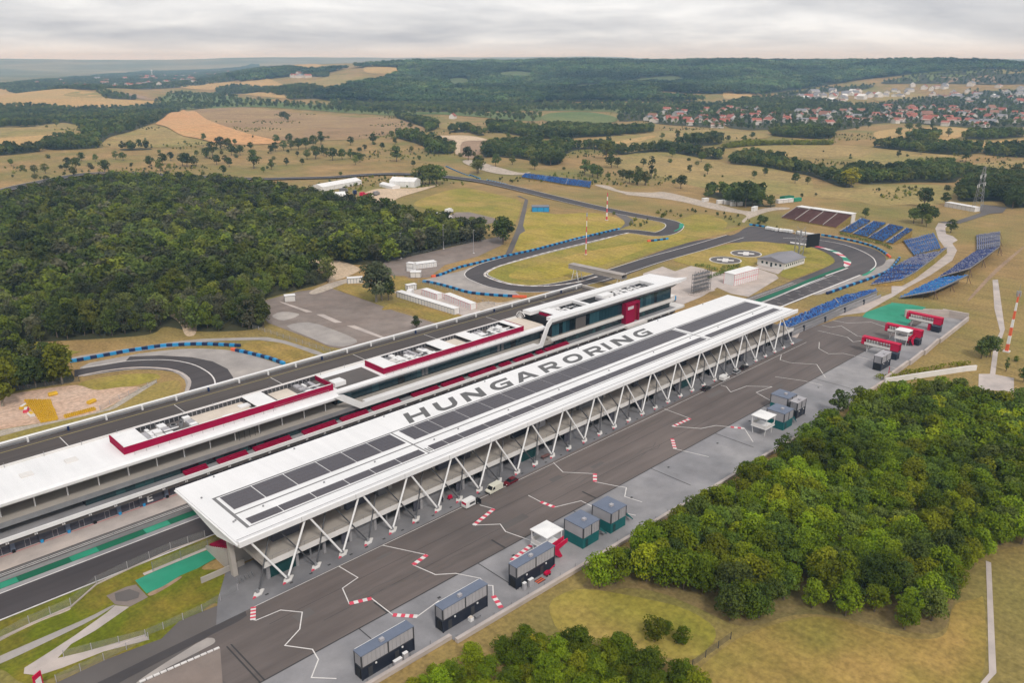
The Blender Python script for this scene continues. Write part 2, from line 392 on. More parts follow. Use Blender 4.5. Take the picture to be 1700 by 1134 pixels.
PATCH = [
  ('field','wheat',1,[(768.8,3667.8),(848.3,3707.1),(981.2,3653.7),(802.8,2657.6),(836.9,2645.8),(853.2,2578.2),(819.5,2502.6),(919.1,2474.6),(984.7,2471.8),(951.4,2391.7),(904.4,2407.5),(834.6,2374.1),(739,2316),(646.5,2259.6),(625.4,2300.7),(589.3,2305.9),(543.9,2263.5),(521.8,2254.6),(520.4,2303),(467.5,2262)]),
  ('field','meadow',1,[(802.8,2657.6),(836.9,2645.8),(853.2,2578.2),(817.4,2496.5),(763.2,2516.6),(726.3,2555.4)]),
  ('field','soil',1,[(914,2635.8),(949,2622.9),(972.4,2494.3),(926.3,2485.4)]),
  ('field','stubble',2,[(927.7,2237.4),(936.4,2223.8),(748.6,1701.9),(667.4,1454),(600.6,1225.7),(588.4,1128.1),(584.9,1075.3),(567.4,1049.7),(516.2,1082.5),(507.3,1128.8),(512,1191.1),(505.7,1231.6),(560.8,1422.2),(570.2,1501.6),(694.2,1753.8)]),
  ('field','brown_field',1,[(950.7,2249.8),(1008.3,2152.5),(966.9,1892.3),(950.9,1735.6),(974.3,1572.7),(987.9,1471.7),(1022.8,1471.7),(1034.3,1404.9),(868.3,1106),(791.2,1008.3),(755.7,1041.9),(720.5,1020.3),(675.5,1009.4),(638.3,1035),(593.5,1075.6),(588.4,1128.1),(600.6,1225.7),(667.4,1454),(748.6,1701.9)]),
  ('field','meadow',1,[(570.2,1501.6),(549.4,1394),(505.7,1231.6),(506.4,1178.3),(502.1,1117.5),(465.5,1103.1),(454.6,1111.8),(417.9,1126.5),(368.9,1164.8),(412.2,1267.6),(474.9,1336)]),
  ('field','meadow',1,[(337,1591),(426.2,1690.5),(508.2,1712.7),(395.4,1319.1),(367.4,1307.9),(329.8,1258.6),(303.7,1206.4),(279.8,1229.6),(257.2,1237.5)]),
  ('field','wheat',2,[(288.8,1376.2),(348.7,1367.1),(388.6,1379.2),(395.4,1319.1),(352.4,1304.5),(315.6,1240.6),(299.7,1210.2),(260.1,1250.1)]),
  ('field','wheat',1,[(1346.3,3217.3),(1437.5,3231.4),(1523.3,3189.3),(1536.6,3108.7),(1600.1,3161.2),(1657.6,3217.5),(1628.9,2992.4),(1354.9,2295.6),(1350.3,2122.6),(1288.5,2081.5),(1298.5,2231),(1502.2,2803.4),(1514.7,3065.7),(1431.4,3081.5),(1383.1,2998.1),(1311,3135.3)]),
  ('field','wheat',1,[(4228.8,7742.2),(2186,3590.9),(2176.5,3391.3),(1850.6,2963.5),(1982.5,3302.7),(2045,3643.8)]),
  ('field','meadow',1,[(1632.9,2870.9),(1661,2736.2),(1771.2,2822.9),(1774.2,2626.8),(1769.3,2487.6),(1590.4,2356.9),(1362.5,2130.3),(1353.3,2262)]),
  ('field','wheat',1,[(1365.6,2868.6),(1186.5,2127.6),(1169.3,2080.1),(1137.6,2064.5),(1169,2280.6),(1263.9,2610.6)]),
  ('field','wheat',1,[(1093.2,1969),(1105.6,1942.4),(1081.8,1865.5),(1038.9,1867.7)]),
  ('field','wheat',1,[(1981.4,2914.5),(1995.1,2801),(2014.2,2686.8),(1948.6,2646.9),(1877.4,2584.1),(1834.1,2631.1),(1844.4,2715.1)]),
  ('field','crop',1,[(985.5,2518.8),(1227.9,2941.2),(1309.2,2825),(1115,2240.8),(1094.4,1965.8),(1091.6,1856.7),(1200.2,1784.6),(1138.4,1565.5),(1197.7,1447.1),(1268.1,1348.6),(1322.7,1270.8),(1144.6,1099.4),(1148.7,1253.2),(1153.1,1429.8),(1062.9,1462.4),(1055.5,1571.3),(1038.2,1674.4),(979.8,1917.4),(1008.3,2152.5),(939.6,2265.2),(924.8,2406.7)]),
  ('field','crop',2,[(1322.7,1270.8),(1461,1268.2),(1386.7,1114.4),(1275,1018.9),(1166.3,1011.5),(1144.6,1099.4)]),
  ('field','meadow',1,[(867.6,765.2),(984.3,789.6),(1117.4,808.4),(1195.8,778.9),(1192.9,736.4),(1195.8,705.5),(1174.3,637.5),(1120.1,610.3),(1022.4,629.6),(947.4,657.6),(879.6,669),(867.4,706),(841.8,740.3)]),
  ('field','wheat',2,[(883.2,722.7),(1010.5,749.9),(1016.4,734.8),(926.4,705),(864.2,701.5)]),
  ('field','meadow',1,[(967.6,589.7),(1045.9,555.8),(1096.4,489.9),(1097.9,447.6),(1087.2,389.5),(1085.2,341.3),(1054.4,329.8),(1041.1,359.7),(993.6,349.3),(950.8,372.7),(944.4,377.2),(979.1,435.3),(954.1,477.2),(943.6,528.8)]),
  ('field','wheat',1,[(1313.5,541.8),(1418,541.9),(1487,530.5),(1577.7,512.5),(1488.6,445),(1290.3,407.2),(1194.7,407),(1236.1,364.5),(1352.7,342.3),(1359.8,321.8),(1245.4,292.8),(1177.7,344.1),(1198.4,374.5),(1190.8,411.3),(1220.2,460.6),(1189.5,479.1),(1194.8,491.4)]),
  ('field','wheat',1,[(2182.1,1357.8),(2316.2,1422.6),(2424.8,1411.8),(2313.4,1298.2),(2153.5,1252),(1995.5,1239.7)]),
  ('field','soil',1,[(3165.4,1019.4),(3277.3,984.4),(3238,943.1),(3108.5,900.9),(3152.3,978.2)]),
  ('field','meadow',1,[(3342.3,1000.3),(3481.6,925.9),(3619.6,904.1),(3424.6,852.8),(3294.2,927.5)]),
  ('field','crop',1,[(3157.5,1264.3),(3271.4,1248.2),(3342.6,1181.6),(3407.1,1051.5),(3358.1,1011.3),(3229.2,1048.3),(3162.8,1141.7),(3135.9,1223.3)]),
  ('field','soil',1,[(2088.4,1439.4),(2390.8,1589.9),(2440.1,1552.1),(2156.5,1392.5),(2060.8,1387.2)]),
  ('field','soil',1,[(3163.2,1135.8),(3235.4,1127.8),(3222.6,1051.8),(3140.4,1044.6),(3138.3,1114)]),
  ('field','meadow',1,[(2853.4,1194.9),(2985.5,1160.1),(2953.4,1036.8),(2430.7,892.9),(2391.9,949.9),(2298.9,959.6)]),
  ('field','meadow',1,[(1043,309.9),(1098.2,273.6),(1115.1,256.1),(1007.5,229),(977.2,262.9),(948.2,282.8)]),
  ('field','meadow',1,[(686.8,360.3),(738.2,324.5),(784.1,314.5),(818.2,294.3),(839.3,263.2),(748.6,233.8),(718.4,230.2),(689.4,228.2),(684.6,247),(658.4,257.5),(679.6,297.6),(659.5,316.2)]),
  ('field','meadow',1,[(747.4,621.8),(832.6,641.1),(877.4,624.6),(863.2,566.9),(842.4,509.4),(849.5,459.3),(799.9,395.8),(782.1,375.5),(674.1,321.8),(628.6,332),(641.8,385.7),(643.9,420.5),(677.2,473.7),(691.4,531.2)]),
  ('field','soil',1,[(756.8,959.6),(794.6,936.9),(805.2,913.4),(778.8,843.6),(696.4,774.2),(643.5,730.6),(652.4,764.1),(660.8,784),(738,870.5),(748.4,915.2)]),
  ('path','sand',2,[(759.6,963.2),(794.6,936.9),(805.2,913.4),(783,848.1),(755.7,877.5),(718.6,841.2),(662,775.3),(659.9,785),(738,870.5),(754,898.5)]),
  ('field','meadow',1,[(878.7,1090.5),(1006.6,1223.3),(1043.8,1229.9),(935.3,1071.6),(890.1,1027.7),(850.5,1015.6)]),
  ('field','crop',1,[(1166,1883.2),(1414.5,1662.3),(1591.6,1529.5),(1809,1331.6),(1883.1,1186.4),(2197.4,1250.9),(1659.7,881.3),(1483.4,946.3),(1518.9,1263.7),(1278.7,1418.7),(1064,1682.2)]),
  ('field','grass',2,[(39.21,298.71),(50.06,300.48),(72.9,294.44),(93.34,282.39),(103.99,281.76),(97.63,266.72),(80.33,258.88),(41.69,264.71),(32.22,264.11)]),
  ('path','soil_bare',3,[(47.61,299.7),(54.19,308.14),(60.44,306.87),(70.06,303.7),(75.17,300.63),(77.36,290.48),(84.45,288.52),(91.15,283.27),(86.7,280.23),(75.95,272.25),(67.85,270.45),(55.84,274.38),(49.85,276.7),(42.83,278.63)]),
  ('path','gravel',4,[(42.83,278.63),(55.52,274.2),(73.69,270.09),(82.41,277.3),(91.15,283.27),(97.12,286.38),(96.02,283.59),(87.25,277.31),(76.53,269.5),(72.96,269.72),(51.52,272.62),(41.43,272.44)]),
  ('field','lawn',3,[(75.67,303.3),(87.82,301.98),(99.72,293.15),(99,285.87),(88.7,285.64),(77.36,290.48),(73.88,297.51)]),
  ('runoff','pale_tarmac',5,[(82.27,321.86),(95.76,320.17),(106.52,318.24),(120.64,310.87),(131.13,297.89),(134.64,284.19),(137.97,265.38),(135.48,262.52),(105.55,258.83),(96.53,262.36),(104.15,276.61),(105.22,288.48),(101.23,296.31),(94.42,303.21),(84.99,306.87),(77.33,308.36)]),
  ('runoff','tarmac',6,[(78.68,317.54),(87.71,315.01),(95.81,313.56),(98.94,317.77),(107.9,311.1),(116.11,300.47),(119.99,290.13),(120.49,278.57),(118.06,268.91),(115.1,263.18),(105.55,258.83),(96.8,262.1),(103.31,273.2),(105.57,279.55),(105.31,288.69),(101.32,296.53),(94.59,303.67),(85.22,307.56),(76.35,309.9)]),
  ('field','dry_grass',6,[(139.76,303.24),(149.76,295.05),(152.74,270.04),(151.41,266.27),(140.64,265.32),(137.66,277.93),(134.5,294.62)]),
  ('service_road','pale_tarmac',4,[(82,333.5),(98.91,329.1),(125.35,321.7),(141.67,308.93),(151.55,300.12),(156.37,266.53),(152.65,266.74),(149.29,297.75),(130.76,313.45),(122.51,315.17),(99.97,322.87),(81.59,329.6)]),
  ('field','lawn',5,[(66.68,371.53),(79.9,363.73),(85.31,339.05),(88.43,337.59),(81.69,336.4),(73.36,338.48),(60.5,345.11)]),
  ('car_park','lot_tarmac',3,[(168.96,352.65),(195.32,356.55),(210.65,351.77),(210.79,337.88),(210.86,313.2),(210.36,294.14),(211.14,285.13),(212.19,268.32),(211.16,261.75),(165.26,265.05),(161.6,273.38),(161.53,284.99),(159.25,319.6),(164.55,338.52)]),
  ('runoff','pale_tarmac',4,[(164.73,328.06),(171.55,331.74),(174.98,327.36),(176.23,320.98),(170.75,318.22),(164.9,317.98)]),
  ('runoff','pale_tarmac',4,[(161.68,309.68),(167.77,311.34),(173.97,307.26),(175.21,283.86),(174.55,270.7),(166.63,268.52),(162.23,274.39),(162.18,286.06)]),
  ('painted_line','pale_concrete',5,[(179.87,347.74),(182.13,322.54),(182.13,320.44),(179.67,321.78),(179.23,343.83)]),
  ('painted_line','pale_concrete',5,[(181.27,316.11),(183.78,313.67),(183.21,297.35),(180.55,298.97)]),
  ('painted_line','pale_concrete',5,[(181.92,291.94),(184.71,290.18),(184.68,265.97),(182.95,267.65)]),
  ('car_park','lot_tarmac',3,[(255.12,371.03),(264.8,378.55),(288.12,379.39),(310.99,380.79),(340.7,383.7),(361.6,383.9),(357,374.6),(342,363.12),(311.54,351.06),(284.01,348.16),(260.18,332.42),(251.98,338.08),(252.88,344.09),(246.31,352.79)]),
  ('path','sand',3,[(205.46,444.66),(224.77,425.96),(236.2,413.21),(247.59,400.52),(247.04,384.84),(244.23,372.09),(230.66,364.74),(217.51,360.88),(215.03,360.6),(225.11,378.74),(229.81,398.38),(223.97,413.58),(203.83,420.42),(197.9,429.29)]),
  ('path','sand',3,[(132.19,367.3),(143.51,368.12),(144.92,361.98),(129.64,325.22),(124.59,326.24),(131.82,347.63)]),
  ('service_road','gravel_road',4,[(197.5,351.97),(217.51,360.88),(234.36,361.15),(233.54,356.32),(216.21,351.55),(197.49,344.7)]),
  ('field','dry_grass',4,[(212.41,350.07),(224,354.59),(224.72,340.72),(220.26,325.05),(212.17,311.92),(210.7,334.32)]),
  ('field','dry_grass',4,[(242.41,347.35),(251.37,345.56),(247.14,325.1),(236.9,318.31),(232.94,322.14),(236.92,332.86)]),
  ('car_park','pale_concrete',4,[(228.95,321.97),(237.19,318.03),(246.54,317.21),(245.94,293.73),(243.53,273.82),(239.01,267.7),(228.53,267.73),(228.66,284.68)]),
  ('field','dry_grass',5,[(204.69,300.94),(221.46,309.83),(225.98,271.86),(228.14,267.28),(212.84,265.32),(213.4,285.72),(213.43,297.68)]),
  ('runoff','pale_tarmac',4,[(251.59,329.5),(263.62,331.38),(283.39,331.21),(292.4,334.92),(288.78,311.65),(271.9,276.39),(267.68,268.83),(258.83,285.11),(255.21,304.66),(253.15,323.6)]),
  ('runoff','gravel_road',4,[(236.56,277.02),(251.28,279.08),(255.04,269.89),(266.04,270.42),(265.77,266.91),(239.79,266.94)]),
  ('field','lawn',4,[(283.22,318.96),(300.38,325.59),(347.13,330.62),(385.6,330.1),(430.6,331.3),(485.8,335.9),(535.7,341.8),(508.3,297.4),(438.5,286),(391.95,284.83),(356.14,282.06),(326.28,274.06),(305.7,275.48),(288.24,281.8),(282.1,291.24),(279.91,303.48)]),
  ('field','bright_lawn',5,[(293.25,306.05),(302.22,310.32),(328.31,312.59),(364.63,315.27),(384.85,312.02),(417,306.9),(455.2,307.4),(448.7,294.5),(406.2,295.5),(361.34,287.84),(332.67,284.15),(306.48,283.84),(294.34,292.53),(290.21,299.61)]),
  ('field','bright_lawn',3,[(337.8,349.36),(427.8,427.5),(456.6,451.6),(441,414.7),(476.1,399.6),(467.1,365.5),(455.4,354.2),(437.5,344.8),(389.7,342.4),(343.68,339.6)]),
  ('service_road','tarmac_mid',4,[(325.14,341.75),(372.7,382.4),(394.9,401.9),(479.8,479.6),(484.5,494.5),(488.4,494.6),(477.9,473.9),(397.6,399.3),(385.4,385),(375.3,379.9),(329.82,341.11)]),
  ('service_road','tarmac_mid',4,[(484.9,391.1),(484.8,378.6),(472.1,360.7),(459.7,350),(434.1,342.9),(455.4,354.2),(464.4,362.4)]),
  ('field','lawn',2,[(392.2,527.9),(468.1,565.4),(490.5,561.9),(477.3,505.4),(474.7,477),(405.4,413.8),(389.5,401.8),(395,423.9),(403.9,463.2),(392.2,487.3)]),
  ('path','sand',3,[(364.8,568.9),(418.7,615.8),(435.1,608.1),(454.3,588.9),(491,598.1),(443.1,574.6),(404.3,558.6),(375.3,525.8),(374.8,552.3),(360.9,546),(356.4,550.5)]),
  ('car_park','lot_tarmac',4,[(368.8,456),(398.2,472.8),(405.9,465.4),(402.7,434.1),(393.7,421.3),(369.6,424.1),(364,450.1)]),
  ('field','grass',3,[(487,372.2),(475.5,336.6),(471.2,329.8),(460.2,324.6),(430.4,328.2),(437.8,362.1),(467.7,366.9)]),
  ('runoff','lot_tarmac',4,[(486.4,326),(496.9,318.7),(491.5,299.5),(464.2,295.4),(444.3,300.3),(452.8,311.4),(465,314.7)]),
  ('field','lawn',3,[(399.1,303.8),(417.7,305.4),(438.5,301.3),(492.4,293.3),(507.6,289.1),(479.6,285.4),(446.7,288.7),(413.4,290),(369.74,280.96),(342.68,282.35),(364.72,300.84)]),
  ('service_road','gravel_road',2,[(586.5,498.6),(592.7,483.1),(569.8,449.7),(584,427.7),(599.8,424.4),(581.4,376.7),(574.5,353.9),(558.4,315.6),(589.3,318.7),(602.7,305.8),(593.6,301),(578.5,309),(533.8,302.9),(517.5,295.9),(523.1,301.8),(550.3,310.9),(548.9,337.7),(567.3,390.2),(559.7,428.8),(559,445.8),(560.8,433.1),(571.5,465.6)]),
  ('service_road','gravel_road',2,[(645.2,738.2),(611.9,647.8),(594.6,600.7),(617.1,604.3),(582.5,588.4),(572.6,622.2),(617.4,725.2)]),
  ('runoff','tarmac_worn',4,[(473,277.3),(512.7,289.6),(512,274.4),(508.4,255.1),(504.5,237.3),(513,236.9),(510.6,222.2),(505.8,206.2),(500.1,194.9),(487.1,183.5),(475,177.7),(463.45,174.59),(453.33,175.15),(437.23,173),(430.93,173.75),(374.61,173.86),(353.58,172.38),(336.15,179.61),(344.29,191.37),(370.16,186.3),(383.97,193.74),(415.55,194),(437.65,194.93),(450.36,196.77),(460,202.2),(470.7,212.5),(478.8,226.6),(474.3,242.4),(479.4,239.1),(457.9,264.3),(448.3,269.2),(403.37,267.27),(369.58,265.66),(314.72,258.89),(326.42,268.7),(367.65,279.33),(406.04,284.62),(443.9,286.9)]),
  ('runoff','pale_tarmac',5,[(431.28,172.35),(453.33,175.15),(463.45,174.59),(478.6,179.2),(484.3,176.2),(472.7,172.7),(453.27,168.44),(443.35,167.07),(430.2,169.19),(380.75,170.6),(376.88,171.66),(374.86,173.62),(430.18,173.42)]),
  ('infield','lawn',6,[(397.06,195.08),(409.87,195.21),(427.18,194.83),(437.65,194.93),(449.92,197.19),(459.7,202.5),(469.8,212.1),(476.3,222.1),(478.9,227.1),(473.4,241.9),(472.6,249.4),(468.7,258.1),(459.4,263.9),(436.7,266.7),(411.56,267.02),(387.51,266.97),(383.74,256.75),(382.6,247.56),(382.73,237.43),(387.45,225.56),(398.34,227.27),(410.22,225.91),(424.67,227.72),(407.46,206.18),(398.1,203.43),(395.02,195.01)]),
  ('service_road','pale_concrete',5,[(349.28,257.76),(369.96,259.8),(366.11,248.65),(385.71,249.65),(380.33,234.88),(380.76,227.27),(380.83,222.48),(398.32,224.81),(404.62,221.2),(399.67,206.58),(393.25,201.24),(349.34,193.57),(348.21,202.47),(353.33,213.77),(332.81,209.58),(318.22,208.69),(293.73,204.58),(284.82,206.67)]),
  ('path','pale_concrete',7,[(405.61,222.74),(421.18,225.75),(414.25,209.37),(400.59,205.7)]),
  ('service_road','pale_concrete',4,[(308.84,150.34),(340.36,149.96),(369.83,148.9),(390.91,148.45),(406.65,147.31),(420.37,152.84),(457.42,155.17),(496,158.3),(531,164.4),(561.4,179.7),(595.3,193.6),(617.8,199.5),(620.3,193),(600.3,188.8),(581,181.6),(576.3,175.6),(565.4,169.1),(552.8,168.2),(533.5,158.9),(503.2,151.4),(458.22,147.31),(423.04,146.05),(398.38,143.97),(398.89,144.18),(365.09,142.47),(351.09,148.42),(337.91,149.44),(307.13,146.88)]),
  ('path','green_paint',5,[(357.68,140.55),(365.33,142.24),(388.97,140.17),(389.91,140.76),(393.23,132.33),(393.59,126.02),(376.38,123.94),(357.35,121.19),(356.68,124.76),(356.95,140.41)]),
  ('service_road','tarmac_mid',3,[(624.2,202),(633,193.5),(684.5,192.4),(728.2,205.9),(726.3,186),(696.8,180.6),(684.7,185.9),(627.1,187.9),(619.5,195.3)]),
  ('path','pale_concrete',3,[(471.5,120.73),(474.46,118.98),(414.21,99.55),(383.73,89.72),(354.66,83.73),(322.23,75.34),(323.04,69.4),(308.49,65.36),(302.14,74.88),(318.43,79.77),(321.4,76.89),(357.52,86.33),(379.04,90.23),(415.32,103.24),(451.88,114.55)]),
  ('path','soil',3,[(493.8,127.2),(577.9,134.4),(570.3,132.3),(489.3,124.3),(419.96,115.51),(418.88,116.56)]),
  ('path','pale_concrete',3,[(190.75,38.59),(190.71,37.45),(152.27,25.04),(148.5,25.38),(143.75,25.01),(142.07,26.63),(151.26,26.03),(178.72,34.72)]),
  ('field','lawn',2,[(106.23,99.44),(115.29,97.97),(121.35,87.66),(126.38,77.11),(125.22,67.59),(112.74,66.41),(109.63,74.08),(106.2,83.48),(100.1,89.39)]),
  ('field','dry_grass',2,[(111.59,65.24),(127.95,64.52),(142.28,58.04),(145.46,54.01),(147.84,46.15),(151.09,39.01),(156.39,35.2),(168.5,38.49),(174,35.17),(176.76,34.55),(150.97,26.31),(135.54,25.93),(97.71,62.57)]),
  ('field','turf',3,[(18.19,171.08),(31.84,173.96),(38.86,173.02),(45.68,173.32),(68.05,170.17),(66.76,164.4),(57.12,163.03),(61.81,158.65),(60.48,155.1),(61.09,147.79),(55.63,147.04),(55.05,148.65),(52.35,148.15),(52.37,147.46),(47.02,147.97),(42.87,145.31),(42.28,144.95),(38.83,145.55),(31.97,146.92),(21.85,148.41),(18.43,150.66),(17.19,157.84),(15.25,158.06)]),
  ('runoff','gravel_road',4,[(17.27,167.04),(18.81,166.89),(26.11,167.9),(32.22,167.31),(32.32,168.58),(25.8,168.85),(19.08,168.04),(17.61,168.54)]),
  ('path','pale_concrete',4,[(19.6,153.29),(20.16,154.96),(23.98,156.11),(30,158.08),(37.34,161.13),(39.43,162.38),(41.42,159.77),(33.56,156.82),(28.78,155.9),(25.55,153.42),(29.69,151.74),(40.43,148.6),(40.47,146.39),(32.71,149.11),(25.38,149.91),(21.49,150.81)]),
  ('path','lot_tarmac',4,[(39.23,167.16),(43.54,167.37),(45.38,166.7),(45.54,160.34),(41.57,159.76),(39.52,162.64)]),
  ('path','tarmac_mid',5,[(40.79,166.73),(43.71,166.09),(44.86,163.15),(43.93,161.53),(41.61,162.02),(40.09,163.84)]),
  ('path','pale_tarmac',4,[(16.08,161.74),(17.65,161.94),(25.61,162.02),(34.12,162.11),(39.23,162.93),(39.4,162.28),(34.24,160.67),(25.85,159.95),(19.62,159.45),(15.55,159.42)]),
  ('path','green_paint',4,[(45.79,168.42),(54.16,169.11),(67.17,168.35),(67.05,164.98),(57.85,163.11),(53.74,163.17),(49.55,161.91),(45.81,161.87)]),
  ('path','soil',5,[(45.76,161.77),(49.51,161.81),(53.69,163.06),(53.99,162.15),(49.36,160.62),(45.94,160.16)]),
  ('path','tarmac_dark',6,[(28.4,141.01),(50.33,141.21),(56.89,141.39),(58.46,141.21),(58,139.64),(55.78,139.16),(50.6,139.06),(33.36,138.35),(29.46,137.89)]),
  ('path','pale_tarmac',6,[(33.58,135.99),(38.48,137.22),(48.71,139.03),(50,137.78),(49.63,136.3),(47.99,136.08),(34.57,135.73),(33.01,134.45)]),
  ('path','lot_tarmac',6,[(34.38,135.22),(49.59,134.24),(44.86,122.98),(33.41,134.07)]),
]
